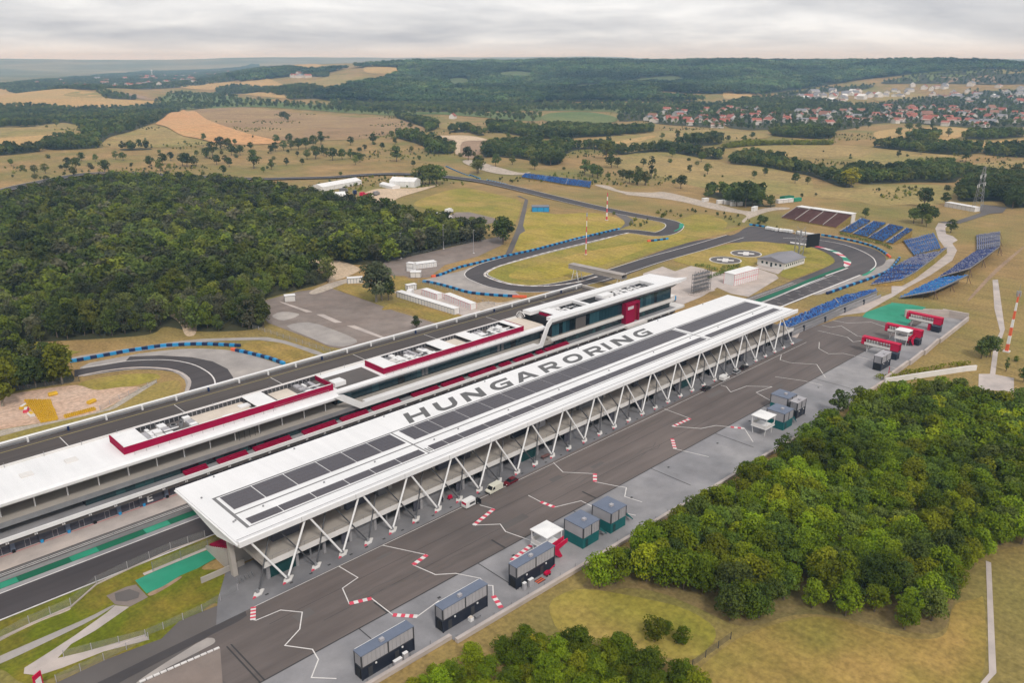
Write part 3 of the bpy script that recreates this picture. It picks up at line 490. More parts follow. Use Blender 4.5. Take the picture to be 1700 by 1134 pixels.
WOOD = [
  ('ridge',1,[(1631.5,3397.6),(1815.5,3374.7),(1905.7,2992),(2063.3,2876.2),(2264.4,2893.5),(2777.9,3077.8),(3009,2895),(3134.4,2618.5),(3505.8,2195),(3756.9,1728.9),(3526.2,1147.8),(3951.9,845.9),(3708.2,788.3),(3432.5,932.3),(3339.8,1062.4),(3270.1,1267.1),(3148.6,1371.5),(2882.4,1381.4),(2552.8,1385.4),(2277.8,1293.4),(2029.3,1359.7),(2041,1504.8),(1891.7,1363.2),(1912.4,1205.2),(1828.1,1345.9),(1611.9,1549.1),(1436.8,1688.5),(1358.8,1742.2),(1249.4,1856.6),(1179.4,1904.6),(1202.7,2016.1),(1436.8,2130.2),(1714,2394),(2027.8,2699.2),(1956.8,2872.4),(1942.4,3003.7),(1833.8,2923.8),(1691.1,3050.5),(1552.2,3133.3)]),
  ('plant',1,[(2041.3,6399.2),(3131.1,8269.4),(3965.1,7971.4),(4396.8,8622.4),(4434.9,8492.3),(2171.8,4097.5),(1942.2,3239),(1803.3,2884.4),(1726.9,2776.5),(1731,2980),(1752.8,3311.4),(1611.2,3249),(2508.6,5972.2),(1954.8,5273.5)]),
  ('mid',1,[(457.6,2172.6),(501.6,2225.4),(609.1,2293.2),(670.9,2260.8),(735.4,2305.3),(839.3,2334.8),(956.1,2402.9),(980.7,2367.9),(939.6,2265.2),(587.5,1541.4),(478.3,1345.2),(414.5,1274.4),(394.8,1216.8),(379.4,1229.5),(395.4,1319.1),(452.1,1516.4),(493.6,1739.5),(391,1554.7),(356.5,1608.4),(338.8,1634.8)]),
  ('mid',1,[(309.9,1215.4),(335.5,1269.4),(369.6,1305.7),(379.4,1229.5),(376.4,1187.1),(366,1160.2),(314.9,1174.7)]),
  ('mid',1,[(1412.2,3059),(1507.5,3051.7),(1486.2,2735.4),(1298.7,2086.6),(1346.3,2105.2),(1534.3,2274),(1650.3,2382.3),(1523.6,2089.1),(1371.8,1883.3),(1323.4,1865.3),(1273.6,1891.9),(1228.3,1874.2),(1186.5,1961.5),(1128.4,2025.5),(1175.7,2091.3),(1189.2,2223),(1364.4,2768.5),(1330.2,2886.2)]),
  ('mid',0.7,[(853.6,2651.5),(907.3,2633.9),(924.8,2489.2),(824.3,2484.2)]),
  ('mid',0.8,[(861.5,3760.9),(801.4,2767.4),(884.5,2654.8),(1275.9,3819.1),(1214.5,4180.8),(892.6,3890)]),
  ('mid',0.6,[(1027.3,2468.6),(1052.2,2257.2),(1008,2177.4),(939.6,2265.2),(925.4,2336.1)]),
  ('mid',1,[(1084.7,1480.6),(1046.9,1385.3),(973.8,1208.2),(861.5,1063.8),(793.3,1005.6),(868.3,1106),(969,1282.8),(1031.8,1408.8)]),
  ('mid',1,[(742.9,1016.3),(773.9,1001.9),(737.5,950.1),(718.8,893.1),(692.4,823.4),(659.9,785),(638.1,810.3),(681.1,869),(702.8,932.3),(715.4,979)]),
  ('mid',1,[(1008.1,1105.7),(987.9,1024.2),(940.8,915),(890.8,855.3),(947.8,910.2),(1026.8,961.2),(1083.4,934.6),(1055.7,847.2),(1161.4,853.7),(1065.7,782.9),(970.3,778.3),(918.1,795.5),(871.6,794.9),(857.3,806.3),(857.8,823.6),(765.6,734.8),(717.6,725.1),(658.7,728.7),(704,780.6),(762.2,810.8),(809.7,797.5),(846.1,833.5),(872.7,916.5),(855.1,933.2)]),
  ('mid',1,[(773,741.9),(823.8,755),(815.8,719.2),(845.1,709.5),(844.2,683.3),(829.4,643.7),(854.3,649.5),(913.4,642.1),(884.9,561.2),(897,550.7),(871.7,534.8),(856.7,547.4),(878.7,617.3),(838,636.9),(805.2,637.9),(812.3,657.2),(826.5,697.3),(797,708),(740.5,678.2),(683,625.3),(659.9,633)]),
  ('bright',1,[(970.8,597.2),(1038.8,597.4),(1053.8,565.3),(1110.4,511.2),(1087.9,500.5),(1045,560.4),(1008.3,579.5),(959.1,589.8)]),
  ('mid',1,[(1153.6,637.9),(1253.8,659.5),(1276,588.5),(1174.1,539),(1140,543.8),(1138.5,597.7)]),
  ('mid',1,[(870,523.6),(921.4,528.2),(913.4,483.7),(880.9,450.1),(844.6,406.5),(793.9,350),(755.4,319.3),(738.2,324.5),(808.4,388.5),(827.1,421.8),(844.7,469.7),(835.7,502.4)]),
  ('mid',1,[(856.5,378.7),(894.3,380.5),(888.7,347.2),(964.7,343.1),(1004.1,323.1),(966.3,301.4),(966.1,288.5),(928.1,279.4),(894.7,277.6),(857.1,268.1),(840,296.5),(792.3,318),(781.4,327.6),(804.4,340.8),(777.1,342.3)]),
  ('mid',1,[(1110.6,457.3),(1144.8,432),(1164.4,391.7),(1178.1,345.6),(1126.2,329.3),(1096,342.6),(1085.9,376.2),(1089.9,416.9),(1093,445.5)]),
  ('mid',1,[(1169,340.3),(1218.5,306.4),(1239.9,287.7),(1140,262.4),(1122.3,280.2),(1113.2,302.8),(1119,323.4)]),
  ('mid',1,[(1210.1,454.2),(1311.4,466.4),(1296.4,438.4),(1217.4,412.8),(1194.6,430.2)]),
  ('mid',1,[(1269.9,400.5),(1377.9,414.7),(1424.6,385.5),(1407.3,356.9),(1378.3,349.2),(1287.6,369.2)]),
  ('near',1,[(884.1,264.3),(928.4,266.4),(923.2,247.2),(947.6,232.9),(961.6,217.6),(754.1,166.4),(720.7,184.4),(759.9,198.7),(748.4,209.7),(728.1,221.1),(750.6,231.9)]),
  ('town',0.55,[(1739.9,1078.9),(1963,1165.4),(2116.9,1148.5),(2132.7,1053.8),(2210.7,921.7),(2239.1,934),(2580.3,899.3),(3045.1,954.5),(2956.6,774.7),(2907.2,713.7),(1761.7,421.7),(1576.1,455.1),(1608.2,553),(1629.7,624.6),(1554.3,643.3),(1261.9,574.7),(1258,696.5),(1221.8,708),(1288.5,796)]),
  ('town',0.6,[(1461.2,1174.7),(1638.3,1220),(1561.8,1047.4),(1598.5,990.3),(1244.8,768.8),(1273.8,841.2),(1283.4,929.4),(1358.1,1023),(1275,1018.9)]),
  ('town',0.8,[(994.1,4330.3),(1621.2,5630),(3397.2,8073.5),(1881.9,3668.7),(1621.3,3217.2),(1453,3187),(1405.5,3189.7),(1197.1,3128.1),(849.1,2682.6),(841.5,3679.2)]),
  ('mid',0.5,[(2262.6,1263.3),(2371.3,1201.5),(2170,973.9),(2123.5,884.4),(1985.6,825.8),(1782.9,899.8),(1730.7,980.6),(1820.3,1104.3),(1984.9,1205.5)]),
  ('mid',0.8,[(607.4,391.8),(629.8,396.6),(631.9,369),(646.9,355.1),(591.4,323.6),(608.7,321.1),(594.2,314),(577.9,336.5),(597.8,368.7)]),
  ('mid',0.3,[(985.5,2518.8),(1227.9,2941.2),(1309.2,2825),(1115,2240.8),(1094.4,1965.8),(1091.6,1856.7),(1200.2,1784.6),(1138.4,1565.5),(1197.7,1447.1),(1268.1,1348.6),(1322.7,1270.8),(1144.6,1099.4),(1148.7,1253.2),(1153.1,1429.8),(1062.9,1462.4),(1055.5,1571.3),(1038.2,1674.4),(979.8,1917.4),(1008.3,2152.5),(939.6,2265.2),(924.8,2406.7)]),
  ('mid',0.8,[(252.6,1196.7),(265.5,1221.1),(284.7,1224.6),(306.7,1203.6),(298.2,1168.3),(251.4,1161.7),(244.4,1161.2)]),
  ('mid',0.8,[(384.1,1139),(419,1118.8),(412.9,1103.3),(378.4,1119.3)]),
  ('mid',0.9,[(832.9,1002.4),(892.4,1025.1),(829.6,910.1),(810.5,907.6),(845.6,971.5),(815.8,976.8)]),
  ('mid',0.7,[(709.2,770.3),(782.2,786.3),(789.8,750.3),(754.4,687.6),(687.7,629.7),(673.3,642.5),(689.8,693.3),(678.3,718)]),
  ('mid',0.7,[(936.5,651.6),(1022.4,679),(1067,657.6),(996.8,613.6),(947,628.1)]),
  ('mid',0.5,[(1184.6,1761.6),(1334.3,1740.6),(1424.8,1635.1),(1463.4,1479.2),(1330.7,1345.1),(1208.5,1460.1),(1149.2,1580.3),(1091.9,1625)]),
  ('mid',0.55,[(1166,1883.2),(1414.5,1662.3),(1591.6,1529.5),(1809,1331.6),(1883.1,1186.4),(2197.4,1250.9),(1659.7,881.3),(1483.4,946.3),(1518.9,1263.7),(1278.7,1418.7),(1064,1682.2)]),
  ('mid',0.35,[(3081.9,1296),(3256.3,1242),(3310.9,1108),(3418.1,908.4),(3475.3,866.3),(3121.3,770.9),(3117.2,925.2),(3140.4,1044.6),(3128.6,1189)]),
  ('mid',0.4,[(2262.6,1263.3),(2521.5,1340.2),(2811.8,1363.9),(3065.1,1288.3),(2996.6,1257.8),(2680.5,1298.4),(2450.1,1271.7)]),
  ('left',1,[(40.66,333.42),(51.06,357.44),(64.76,363.35),(77.83,362.98),(100.92,347),(116.36,338.6),(124.8,348.78),(129.66,330.18),(153.47,311.67),(164.68,335.05),(166.81,353.29),(187.8,357.86),(217.19,361.62),(225.41,376.56),(221.62,385.76),(213.83,404.64),(206.58,411.67),(196.9,421.03),(198.88,430.86),(211.37,435.07),(223.97,422.86),(236.85,398.08),(250.07,381.28),(259.91,371.74),(291.52,378.96),(324.6,384.3),(343.6,375.8),(358.1,398.8),(351.2,428.4),(346.9,456.7),(351,498.6),(343.7,553),(345.3,591.7),(344.9,672.1),(313.3,737.7),(271.2,815.3),(218.3,797.6),(186.6,769.6),(152.7,739.2),(100.9,695.2)]),
  ('left',1,[(52.89,320.32),(64.14,338.71),(72.44,327.85),(78.17,322.3),(75.48,304.76),(70.92,306.63),(59.97,308.54),(56.82,310.38),(50.19,308.5)]),
]
LOOP = [(472.8,275.9),(420.2,273.6),(380.35,273.11),(349.81,270.89),(324.46,269.53),(303.51,270.5),(284.63,276.73),(276.85,290.53),(277.49,305.82),(282.39,319.76),(296.45,328.02),(314.13,331.38),(350.88,334.22),(389.5,335.3),(432.5,336.4),(441.9,315.1),(467.3,320.7),(483.1,335.9),(485.9,364.7),(489.2,398.1),(495.7,437),(504.7,481.6),(514.6,528.4),(522.4,577.3),(521.2,613.3),(516.1,646.8),(497.8,686.7),(470.4,703.7),(437.6,711.4),(411,730.5),(378.5,755.8),(355.4,800.7),(334.9,829.2),(318.8,870.3),(294.6,904.2),(270.2,912.5),(232.8,886.5),(197.1,855.8),(174,830.7),(143.7,801.4)]
BARRIERS = [
  ('T1',[(515.9,237.3),(515.8,229.5),(513.9,219),(510.9,208.5),(504,196.6),(494.1,187.2),(482.2,178.2)]),
  ('T1cars',[(513.9,289.5),(514.7,283.3),(514.2,274.8)]),
  ('loop',[(261.28,331.8),(264.22,330.8),(270.98,332.41),(278.17,335.04),(286.21,337.14),(297.66,337.53),(314.11,338.88),(333.1,338.68),(332.11,338.89),(346.59,338.81),(372.8,340.9),(389.7,342.4),(406.1,342.9),(423.2,343.4),(436.1,343.6)]),
  ('loop_low',[(251.78,327.11),(253.15,323.6),(254.3,316.03),(254.74,304.1),(254.7,295.03),(257.92,286.98),(262.94,278.22),(267.78,272.19),(265.49,274.09),(270.69,267.48)]),
  ('T14a',[(80.22,327.45),(84.43,326),(87.55,325.93),(95,324.73),(102.73,323.74),(110.63,320.83),(103.63,323.83),(112.61,320.79),(122.18,314.4),(128.41,308.36),(136.18,297.96)]),
  ('T14b',[(131.2,297.12),(134.36,287.16),(137.08,276.84),(138.32,265.99)]),
  ('far_a',[(579.5,703.3),(555.7,651.9),(544.1,622.9)]),
  ('far_b',[(548.4,627.9),(536.6,598.6)]),
  ('far_c',[(533.1,585.5),(530.2,567.3),(525.4,546.9)]),
  ('T1in',[(485.8,174.7),(464.1,169.3),(446.31,166.37),(422.32,166.55),(409.07,167.48),(380.53,169.02)]),
  ('T3',[(417.2,305.9),(424.7,303.1),(434.2,300.8)]),
]
ZIG = [
  ([(58.17,137.62),(58.64,136.88),(63.94,136.32),(66.87,132.52),(63.7,128.1),(59.06,125.82),(62.42,121.03),(61.74,117.7),(58.2,114.37),(61.36,110.93)],[]),
  ([(81.41,141.02),(82.09,134.53),(77.48,133.62),(75.56,128.01),(80.03,126.19),(80.05,118.5),(83.43,114.56),(89.87,115.45),(89.93,114.09)],[(3,4),(5,6)]),
  ([(93.64,141.12),(98.75,130.67),(93.98,129.76),(95.32,123.26),(98.9,120.45),(101.66,115.24),(100.97,112.36),(101.88,111.26),(99.5,108.56),(97.94,104.36)],[(1,2),(8,9)]),
  ([(122.78,138.74),(124.08,134.83),(115.16,132.64),(120.27,128.37),(118.89,125),(120.85,116.65),(111.55,115.3)],[(1,2),(5,6)]),
  ([(135.36,133.38),(135.32,128.84),(135.98,124.48),(143.37,121.8),(143.33,118.09)],[(1,2)]),
  ([(153.77,141.53),(151.53,135.73),(157.33,128.91),(153.81,125.91),(156.18,120.35),(157.45,117.83),(153.36,115.17),(154.41,110.34)],[(2,3)]),
  ([(208.19,141.75),(207.88,131.48),(198.87,131.92),(203.94,124.84),(209.22,122.78),(211.65,118.89),(213.82,115.26),(207.26,108.46)],[(1,2),(5,6)]),
  ([(191.4,126.87),(186.28,122.25),(189.09,112.47)],[(0,1)]),
  ([(239.85,140.11),(240,138.03),(236.8,134.34),(245.7,133.33),(251.69,126.7),(242.88,127.92),(238.11,116.43)],[]),
  ([(284.36,140.85),(278.99,138.4),(278.75,134.09),(284.34,126.12),(274.09,117.78)],[]),
  ([(261.31,130.74),(265.25,121.14),(265.81,114.97)],[]),
  ([(309.68,137.54),(302.13,134.01),(298.91,128.45),(303.62,124.57),(304.41,116.41),(301.65,103.1)],[]),
  ([(323.75,145.11),(324.14,132.19),(320.16,128.13),(324.64,125.65)],[]),
  ([(332.11,147.27),(331.92,143.31),(337.27,141.02),(328.93,130.24),(330.28,123.19)],[]),
  ([(342.26,147.25),(343.12,140.83),(352.08,134.28),(348.98,125.55)],[]),
  ([(143.85,110.38),(146.78,109.96),(147.92,107.43)],[]),
]
STRIPES = [[(60.31,141.31),(58.2,137.4)]]
TREES = [(571.1,783.6,15,'round'),(653.3,948.6,11,'round'),(633.2,727.4,13,'round'),(568.2,637.1,14,'round'),(427.3,853,16,'round'),(510.9,969.6,9,'round'),(509.8,1021.3,8,'round'),(481.2,1047.6,14,'round'),(493.2,1051.1,11,'round'),(446,997.1,14,'round'),(432.5,982.6,11,'round'),(468.1,990.6,10,'round'),(475.8,983.3,10,'round'),(414.2,917.5,9,'round'),(430.5,929.9,7,'round'),(380.8,920.9,13,'round'),(381.4,934,11,'round'),(386.9,915.3,10,'round'),(431.3,1009.9,6,'round'),(537.9,985.4,10,'round'),(547.3,982.9,11,'round'),(554,975.5,12,'round'),(566.3,977.5,12,'round'),(578.7,979.4,13,'round'),(603.6,1001.2,14,'round'),(522.7,881.8,13,'round'),(513.2,885.4,9,'round'),(527.9,852.2,12,'round'),(541,851.8,10,'round'),(553.4,852.3,9,'round'),(553.9,843.8,7,'round'),(521.2,921.6,5,'round'),(547.9,905.7,8,'round'),(850.4,1542.2,13,'round'),(860,1572.3,11,'round'),(832.1,1496.8,12,'round'),(414.8,807.4,5,'round'),(348.4,1025.1,8,'round'),(347.8,942.9,10,'round'),(342.9,900.9,10,'round'),(354.5,903.9,6,'round'),(270.8,972.7,6,'round'),(278.6,966.6,11,'round'),(292.1,918.8,11,'round'),(245.3,956.3,8,'round'),(334.5,960.3,4,'round'),(445.2,1208.3,3,'round'),(559.5,629,12,'round'),(617.1,662.7,11,'round'),(643.5,663.7,8,'round'),(660,648.1,8,'round'),(631.1,616.4,9,'round'),(668.1,627.7,14,'round'),(681.4,628.8,11,'round'),(636.7,550.2,12,'round'),(629.2,533.8,10,'round'),(623.6,522.1,10,'round'),(625.1,509.8,5,'round'),(761.2,625.2,17,'round'),(705,571.1,14,'round'),(714.3,569.7,9,'round'),(632.9,497.5,8,'round'),(619,478.7,10,'round'),(613.2,464.2,10,'round'),(618.4,459.5,10,'round'),(345.5,365.1,13,'round'),(775.5,721.6,14,'round'),(624.5,424,10,'round'),(640.1,443.2,4,'round'),(743.5,556.7,7,'round'),(576.7,337.7,11,'round'),(577.2,330.4,16,'round'),(585.9,328.9,13,'round'),(580.7,347.9,8,'round'),(600.7,377.8,6,'round'),(591.8,326.6,8,'round'),(591.7,316.3,6,'round'),(595.6,378.7,4,'round'),(655.1,322.9,3,'round'),(523.9,286.9,5,'round'),(528.4,285.3,4,'round'),(673.4,493.7,17,'poplar'),(665.8,483.4,9,'poplar'),(680.8,232.8,12,'round'),(704.2,224.9,8,'round'),(607.5,206.9,12,'round'),(616,204.2,9,'round'),(603.1,211.1,9,'round'),(597.5,200.4,7,'round'),(588.1,181.1,7,'round'),(601.1,244.6,6,'round'),(723.7,181.5,13,'round'),(1045.8,319.9,9,'round'),(750.9,323.3,14,'yellow'),(751.7,327.6,10,'yellow'),(1037.2,630.3,7,'round'),(1048.3,610.7,7,'round'),(1086.1,621,8,'round'),(1402.9,588.1,8,'round'),(1328,574.6,7,'round'),(1241.6,474.7,11,'round'),(1353.4,503.1,11,'round'),(1415.8,512.9,9,'round'),(1453.8,504.3,8,'round'),(1291.6,423.9,10,'round'),(1281.5,433.1,9,'round'),(212.79,313.58,21,'willow'),(219.03,312.1,11,'round'),(216.89,314.78,19,'willow'),(200.35,266.26,6.5,'round'),(477,604,15,'wide'),(472.6,608.4,14,'wide'),(484.4,602.4,14,'wide'),(350,369.6,13,'round'),(353.9,370.9,11,'round'),(65.38,347.7,13,'dark'),(71.27,341.99,10,'dark'),(50.36,298.14,17,'light'),(71,305.29,16,'light'),(68.66,307.56,10,'round'),(66.14,307.5,10,'round'),(63.42,308.89,11,'round'),(59.99,310.98,11,'round'),(58.52,311.17,10,'round'),(56.09,311.09,13,'light'),(336.84,84.73,8,'round'),(339.64,83.68,9,'round'),(341.34,82.87,9,'round'),(328.66,73.63,6,'poplar'),(343.38,74.3,2.5,'bush'),(320.77,65.85,6,'round'),(113.7,76.22,5.5,'bush'),(116.51,71.51,4,'bush'),(116.64,75.39,3,'bush'),(244.84,99.53,9,'round'),(254.57,96.83,8.5,'round')]
HEDGES = [
  [(383.54,246.64),(385.61,243.37),(386.57,239.92)],
  [(384.26,238.42),(385.08,233.93),(386.49,231.35)],
  [(391.76,233.65),(395.21,230.31),(400.92,229.81)],
  [(366.64,227.02),(373.92,226.85),(382.86,227.61),(389.75,226.97)],
  [(528,230.3),(523.6,218.8),(519.4,207.6),(515.4,196.9),(508.3,189.6)],
  [(285.65,103.45),(298.73,97.95),(312.25,92.27),(325.38,86.12)],
  [(283.07,87.1),(302.52,79.78)],
]
TOWN = [
  (26,[(1400.5,1060.8),(1595.4,1127.8),(1693.1,1049.6),(1244.8,768.8),(1217.2,803.5),(1315.7,940.6),(1310.1,989.2)]),
  (46,[(1739.9,1078.9),(1798.8,973.8),(1863.7,897.3),(1985.6,825.8),(1554.4,643.2),(1436.9,672.2),(1446.5,744.8),(1259.5,694.2),(1215.3,717.2),(1265.1,781.4)]),
  (58,[(2123.4,884.5),(2205.2,765.2),(2183.5,564.2),(1602.2,408.4),(1576.1,455.1),(1560.8,521.5),(1572.5,602.2),(1660.9,688.4)]),
  (34,[(2262.4,1228.6),(2619.8,1298.8),(3014,1265.5),(2239.2,933.9),(2233.5,1053),(2325.3,1177.9)]),
  (46,[(3081.9,1296),(3128.6,1189),(3140.4,1044.6),(3110.2,922.8),(3042.3,799.1),(2507.4,651.2),(2333.5,704.1),(2456.4,809.3),(2897.3,1066.2),(2369.7,989.9)]),
  (46,[(877.9,3811.1),(1380.4,4800.9),(1890.9,5392),(2681.1,6380),(2305.9,5217.1),(1409.4,3252.2),(1246.6,3198),(901.1,2787.6),(1123.8,4001.7),(853.2,3727.2)]),
  (22,[(2222.9,5294.5),(3467.6,7830.9),(3517.4,7310.6),(1709.4,3334.6),(1621.3,3217.2),(1471.2,3225.5),(1394.6,3273.4)]),
  (6,[(1728.5,3085.7),(1777.6,2964.5),(1721.7,2849.6),(1669.6,2942)]),
]
FIELD_BUSHES = [(227.3,906.3),(237.3,1009),(277.3,1197.7),(441.8,1082.2),(345,1039),(309.9,1049.1),(234.8,955.6),(279.5,1202.8),(264.5,1199.7),(257.5,906.6),(343.8,1209.2),(228.8,893.2),(236,1048.7),(279.2,996.7),(270,989.9),(298.7,986.9),(370.1,962.3),(308.3,1271.1),(390.8,989.7),(224.4,915.3),(301.4,948.4),(409.2,1070.6),(253,920.6),(232.9,985.9),(234.5,1017.8),(291.7,856),(372,997.7),(307.5,1222.2),(320.3,1034.5),(211.6,943.2),(294.1,966.9),(300.3,1178.4),(255.2,1167.8),(287.9,1099.5),(435.7,829.2),(672.3,923),(565.7,1056),(459,727.9),(415.1,887.9),(576.8,1144.8),(607.6,901.7),(463.3,1008.4),(481.4,1004.5),(526.8,954.6),(582.7,963.6),(506.8,1156.4),(435.6,991.8),(437.5,841.7),(483.1,845.1),(721.4,938.9),(476.3,1148.9),(485.7,916.3),(601.4,903.8),(736.5,967),(652.1,926),(707.6,980.3),(554.9,730.6),(599.4,776.7),(376.9,821.6),(595.4,1078.7),(543.9,891.4),(586.3,1041.6),(429.5,968.3),(587.9,1057.9),(467.6,853.3),(570.7,873.3),(526.3,985.9),(518.1,1082.8),(590.6,1067),(523.1,796.8),(651.8,1060.4),(506.7,968.4),(362.2,837.7),(571.9,853.9),(627.1,964),(461.5,965.7),(539.3,811.8),(399.8,978.6),(783.2,782.3),(706.8,700.1),(944.1,1273),(649.9,761.1),(634.1,803.6),(871.7,893.2),(667.4,755.2),(1063.2,1121.7),(1185.7,1217.6),(629.2,797.3),(1060.9,1088.7),(727,952.9),(793.4,815.7),(793.7,783.4),(821.9,853.2),(835.9,1060.5),(797.2,956.4),(1109.2,1142.7),(650,942.3),(826.1,1091.4),(628.8,892.3),(958.4,1263.7),(869.2,908.8),(635.8,839.5),(905.1,1123.2),(776.5,756.6),(1104.8,1183.8),(824.2,858.4),(986.9,1020.5),(743.6,785.6),(727.1,912.9),(680.1,718.7),(770,765.2),(703,987.3),(985,706.4),(663.1,526.2),(713.4,456.9),(683.6,646.6),(803,525.8),(925,787.8),(738.2,469.7),(864.2,628),(738.7,491.7),(796.6,558.5),(821.8,699.5),(819.2,684.9),(935,724.9),(884.1,622),(804.4,737.8),(791,651.2),(999.8,684.4),(803.9,716),(654.5,595),(871.3,818.6),(720.1,547),(829.1,554),(638.9,540.8),(840.8,586.8),(658.3,497.8),(725.7,444),(775.8,720.6),(886.9,724.6),(1016,702.5),(831.2,538.6),(921.8,349.7),(928.7,246.7),(791.3,217.9),(729.8,252),(910.9,390.4),(928.8,275.2),(739.5,372.7),(1000.4,436.3),(938.9,280.4),(954.7,243.4),(1046.4,280.6),(773.1,423.5),(796.3,254.9),(1043.6,385.3),(1016.1,478.8),(672.8,318.8),(742.4,361.3),(1029.9,390.1),(1071.5,379.9),(743.9,419.1),(616.7,363.6),(787.4,356.7),(1130.2,294.8),(1171.7,294),(820.8,313.6),(1029.8,259.6),(901.9,236),(984.4,428.7),(843.2,455.6),(871.3,426.5),(550.1,1969.9),(596.5,2226.6),(387.2,1673.2),(580.7,2034.3),(472.8,2089.1),(497.5,2007.3),(537.4,2051),(408.7,1536.8),(429.7,1557.4),(549.2,2081.9),(581.2,2060.7),(531.8,1881.1),(494.5,1859.3),(541,2015.9),(1230.6,1809.5),(1196.9,1890.5),(1247.6,1908.6),(1213.2,1901.9),(1380.1,1941.8),(1092.1,1856.3),(1085.8,1882.3),(1388.6,1922.5),(1340.6,1932.1),(1436.4,1911.5)]
MAST_A = [(361.13,309.32)]
MAST_B = [(456,371.7)]
MAST_C = [(352.77,80.3)]
PYLON = [(692.7,197.6)]
PYLON2 = [(625.4,178.7)]
BLUEBOX = [(441.2,433.4),(450.6,424.3),(462.9,435.4)]
GANTRY = [(314.23,278.15),(315.63,245.4)]
SCREEN = [(444.87,216.84),(452.4,214.7)]
CABINS2 = [(362.16,209.43),(382.83,207.94),(367.14,217.58)]
HOUSE = [(411.8,208.05),(413.73,222.51),(423.67,207.77)]
SCAFF = [(332.28,213.97),(345.65,212.98)]
ROW1 = [(225.14,313.87),(226.24,271.61),(230.11,271.21)]
ROW2 = [(236.69,308.52),(236.3,296.4),(236.86,272.37),(240.59,271.37)]
CABIN_A = [(265.95,351.79),(267.21,348.84),(278.5,348.39)]
CABIN_B = [(252.97,339.39),(256.88,335.61)]
CABIN_C = [(259.69,351.73),(261.25,347.8)]
CABIN_D = [(235.91,319.27),(240.98,318.45)]
CABIN_E = [(221.5,351.67),(228.31,347.73)]
CABIN_F = [(181.2,344.18),(185.68,342.11)]
SHED = [(64.32,341.41),(69.45,340.8)]
LONGSHED = [(695.6,222.3),(686,197.4),(700.1,197.3)]
CONT_ROW = [(575.4,367.5),(574.5,353.9),(576.6,348.3),(573.6,340.6),(565.2,315.5)]
GREENBOX = [(628.6,324.3),(629.3,316.2),(612.4,321.2)]
TENTS = [(381.7,635.9),(396.1,621.4),(431.6,649),(354.3,589.7),(372,582.9),(442,619.2),(454.3,597.7),(435.5,625.8),(432.7,601.8)]
TRUCKS = [(366.3,474.9),(391.7,473.2),(366.4,453),(378.1,452.5),(366.1,464.1)]
MISCVEH = [(390.6,586.9),(391.7,578.3),(402.2,583.1),(392,601),(391.6,617.6),(372.6,564.7),(428,589.5),(411.4,614.5)]
T1CARS = [(509.5,272.6),(509.2,268.8),(508.2,263.7),(510.1,260.2),(509.9,254.4),(509.9,249.5),(509.4,244.5),(509.3,239.5),(509.3,235.8)]
FARSTAND = [(574,579.1),(567.2,483.3),(598.2,507.9),(597.8,597.7)]
YELLOW = [(57.06,297.25),(55.95,274.78),(60.17,273.74),(62.92,291.58),(62.66,274.43),(71.49,274.38)]
YELLOWX = [(65.41,296.69),(72.8,280.31),(54.99,291.46),(54.78,287.87),(55.03,282.86)]
POLES = [(275.97,378.57),(309.77,380.45),(315.31,358.8)]
WTOWER = [(2429.7,6285.4)]
WHITEHOUSE = [(1089.8,1297.1)]
T3GREEN = [(484.2,328.1),(485,324.6),(473.4,317),(456.8,312.5),(457.5,314.3),(468.1,316.9)]
T1GREEN = [(453.86,175.77),(451.98,174.19),(434.72,171.14),(429.5,171.96),(432.24,173.54),(439.06,173.39)]
T1KERB = [(482.5,241.9),(483.7,229.1),(482.3,221.8),(480.3,215.4),(477.5,208.6),(471.1,201.7),(462.5,194.8),(456.82,190.51),(447.91,187.31),(442.13,187.14)]
T1KERBIN = [(479.5,240.3),(479.8,227.1),(479.4,220.4),(476.6,213.6),(471.3,206.6),(464.8,200.1),(456.98,195.2),(450.54,191.81),(445.31,189.82)]
T1LINE = [(490.3,251),(499.5,236),(501,222.5),(498.3,212),(489.9,199.3),(478.6,187.9),(466.9,180.7),(456.63,176.54),(444.89,174.33)]
T1STRIP = [(336.76,185.8),(370.16,186.3),(408.54,188.08),(441.56,187.69)]
T1STRAIGHT = [(374.61,173.86),(430.93,173.75)]
T14LINE = [(77.68,309.49),(85.6,308.7),(95,304.81),(101.85,297.87),(105.76,289.77),(105.74,279.39),(102.99,272.12),(97.58,263.93)]
T14LINE2 = [(81.72,317.68),(88.1,316.21),(97.84,312.56),(107.68,304.34),(112.91,293.13),(113.67,279.99),(111.8,270.63),(108.77,263.77)]
LOOPLINE = [(326.19,270.98),(308.75,270.74),(291.58,277.41),(281.81,290.94),(282.27,308.54),(286.5,317.07),(297.71,322.71),(312.32,325.93),(345.89,329.44),(384.7,331),(431.7,332.2)]
PADWALL = [(65.94,105.32)]
RAMP = [(283.79,100.27),(293.44,95.91),(305.86,90.01),(318.64,83.94),(321.87,81.88)]
SIGN = [(257.25,140.01)]
VANA = [(119.53,140.49),(122.72,138.88)]
VANB = [(128.5,141.27),(132.32,140.33)]
CARC = [(134.85,141.09),(138.37,140.54)]
CARS = [(235.51,140.55),(239.41,139.98),(244.59,140.58),(248.31,139.65),(251.46,140.68),(254.4,139.79),(256.18,140.56),(259.5,139.85)]
BOXES = [(245.18,169.41)]
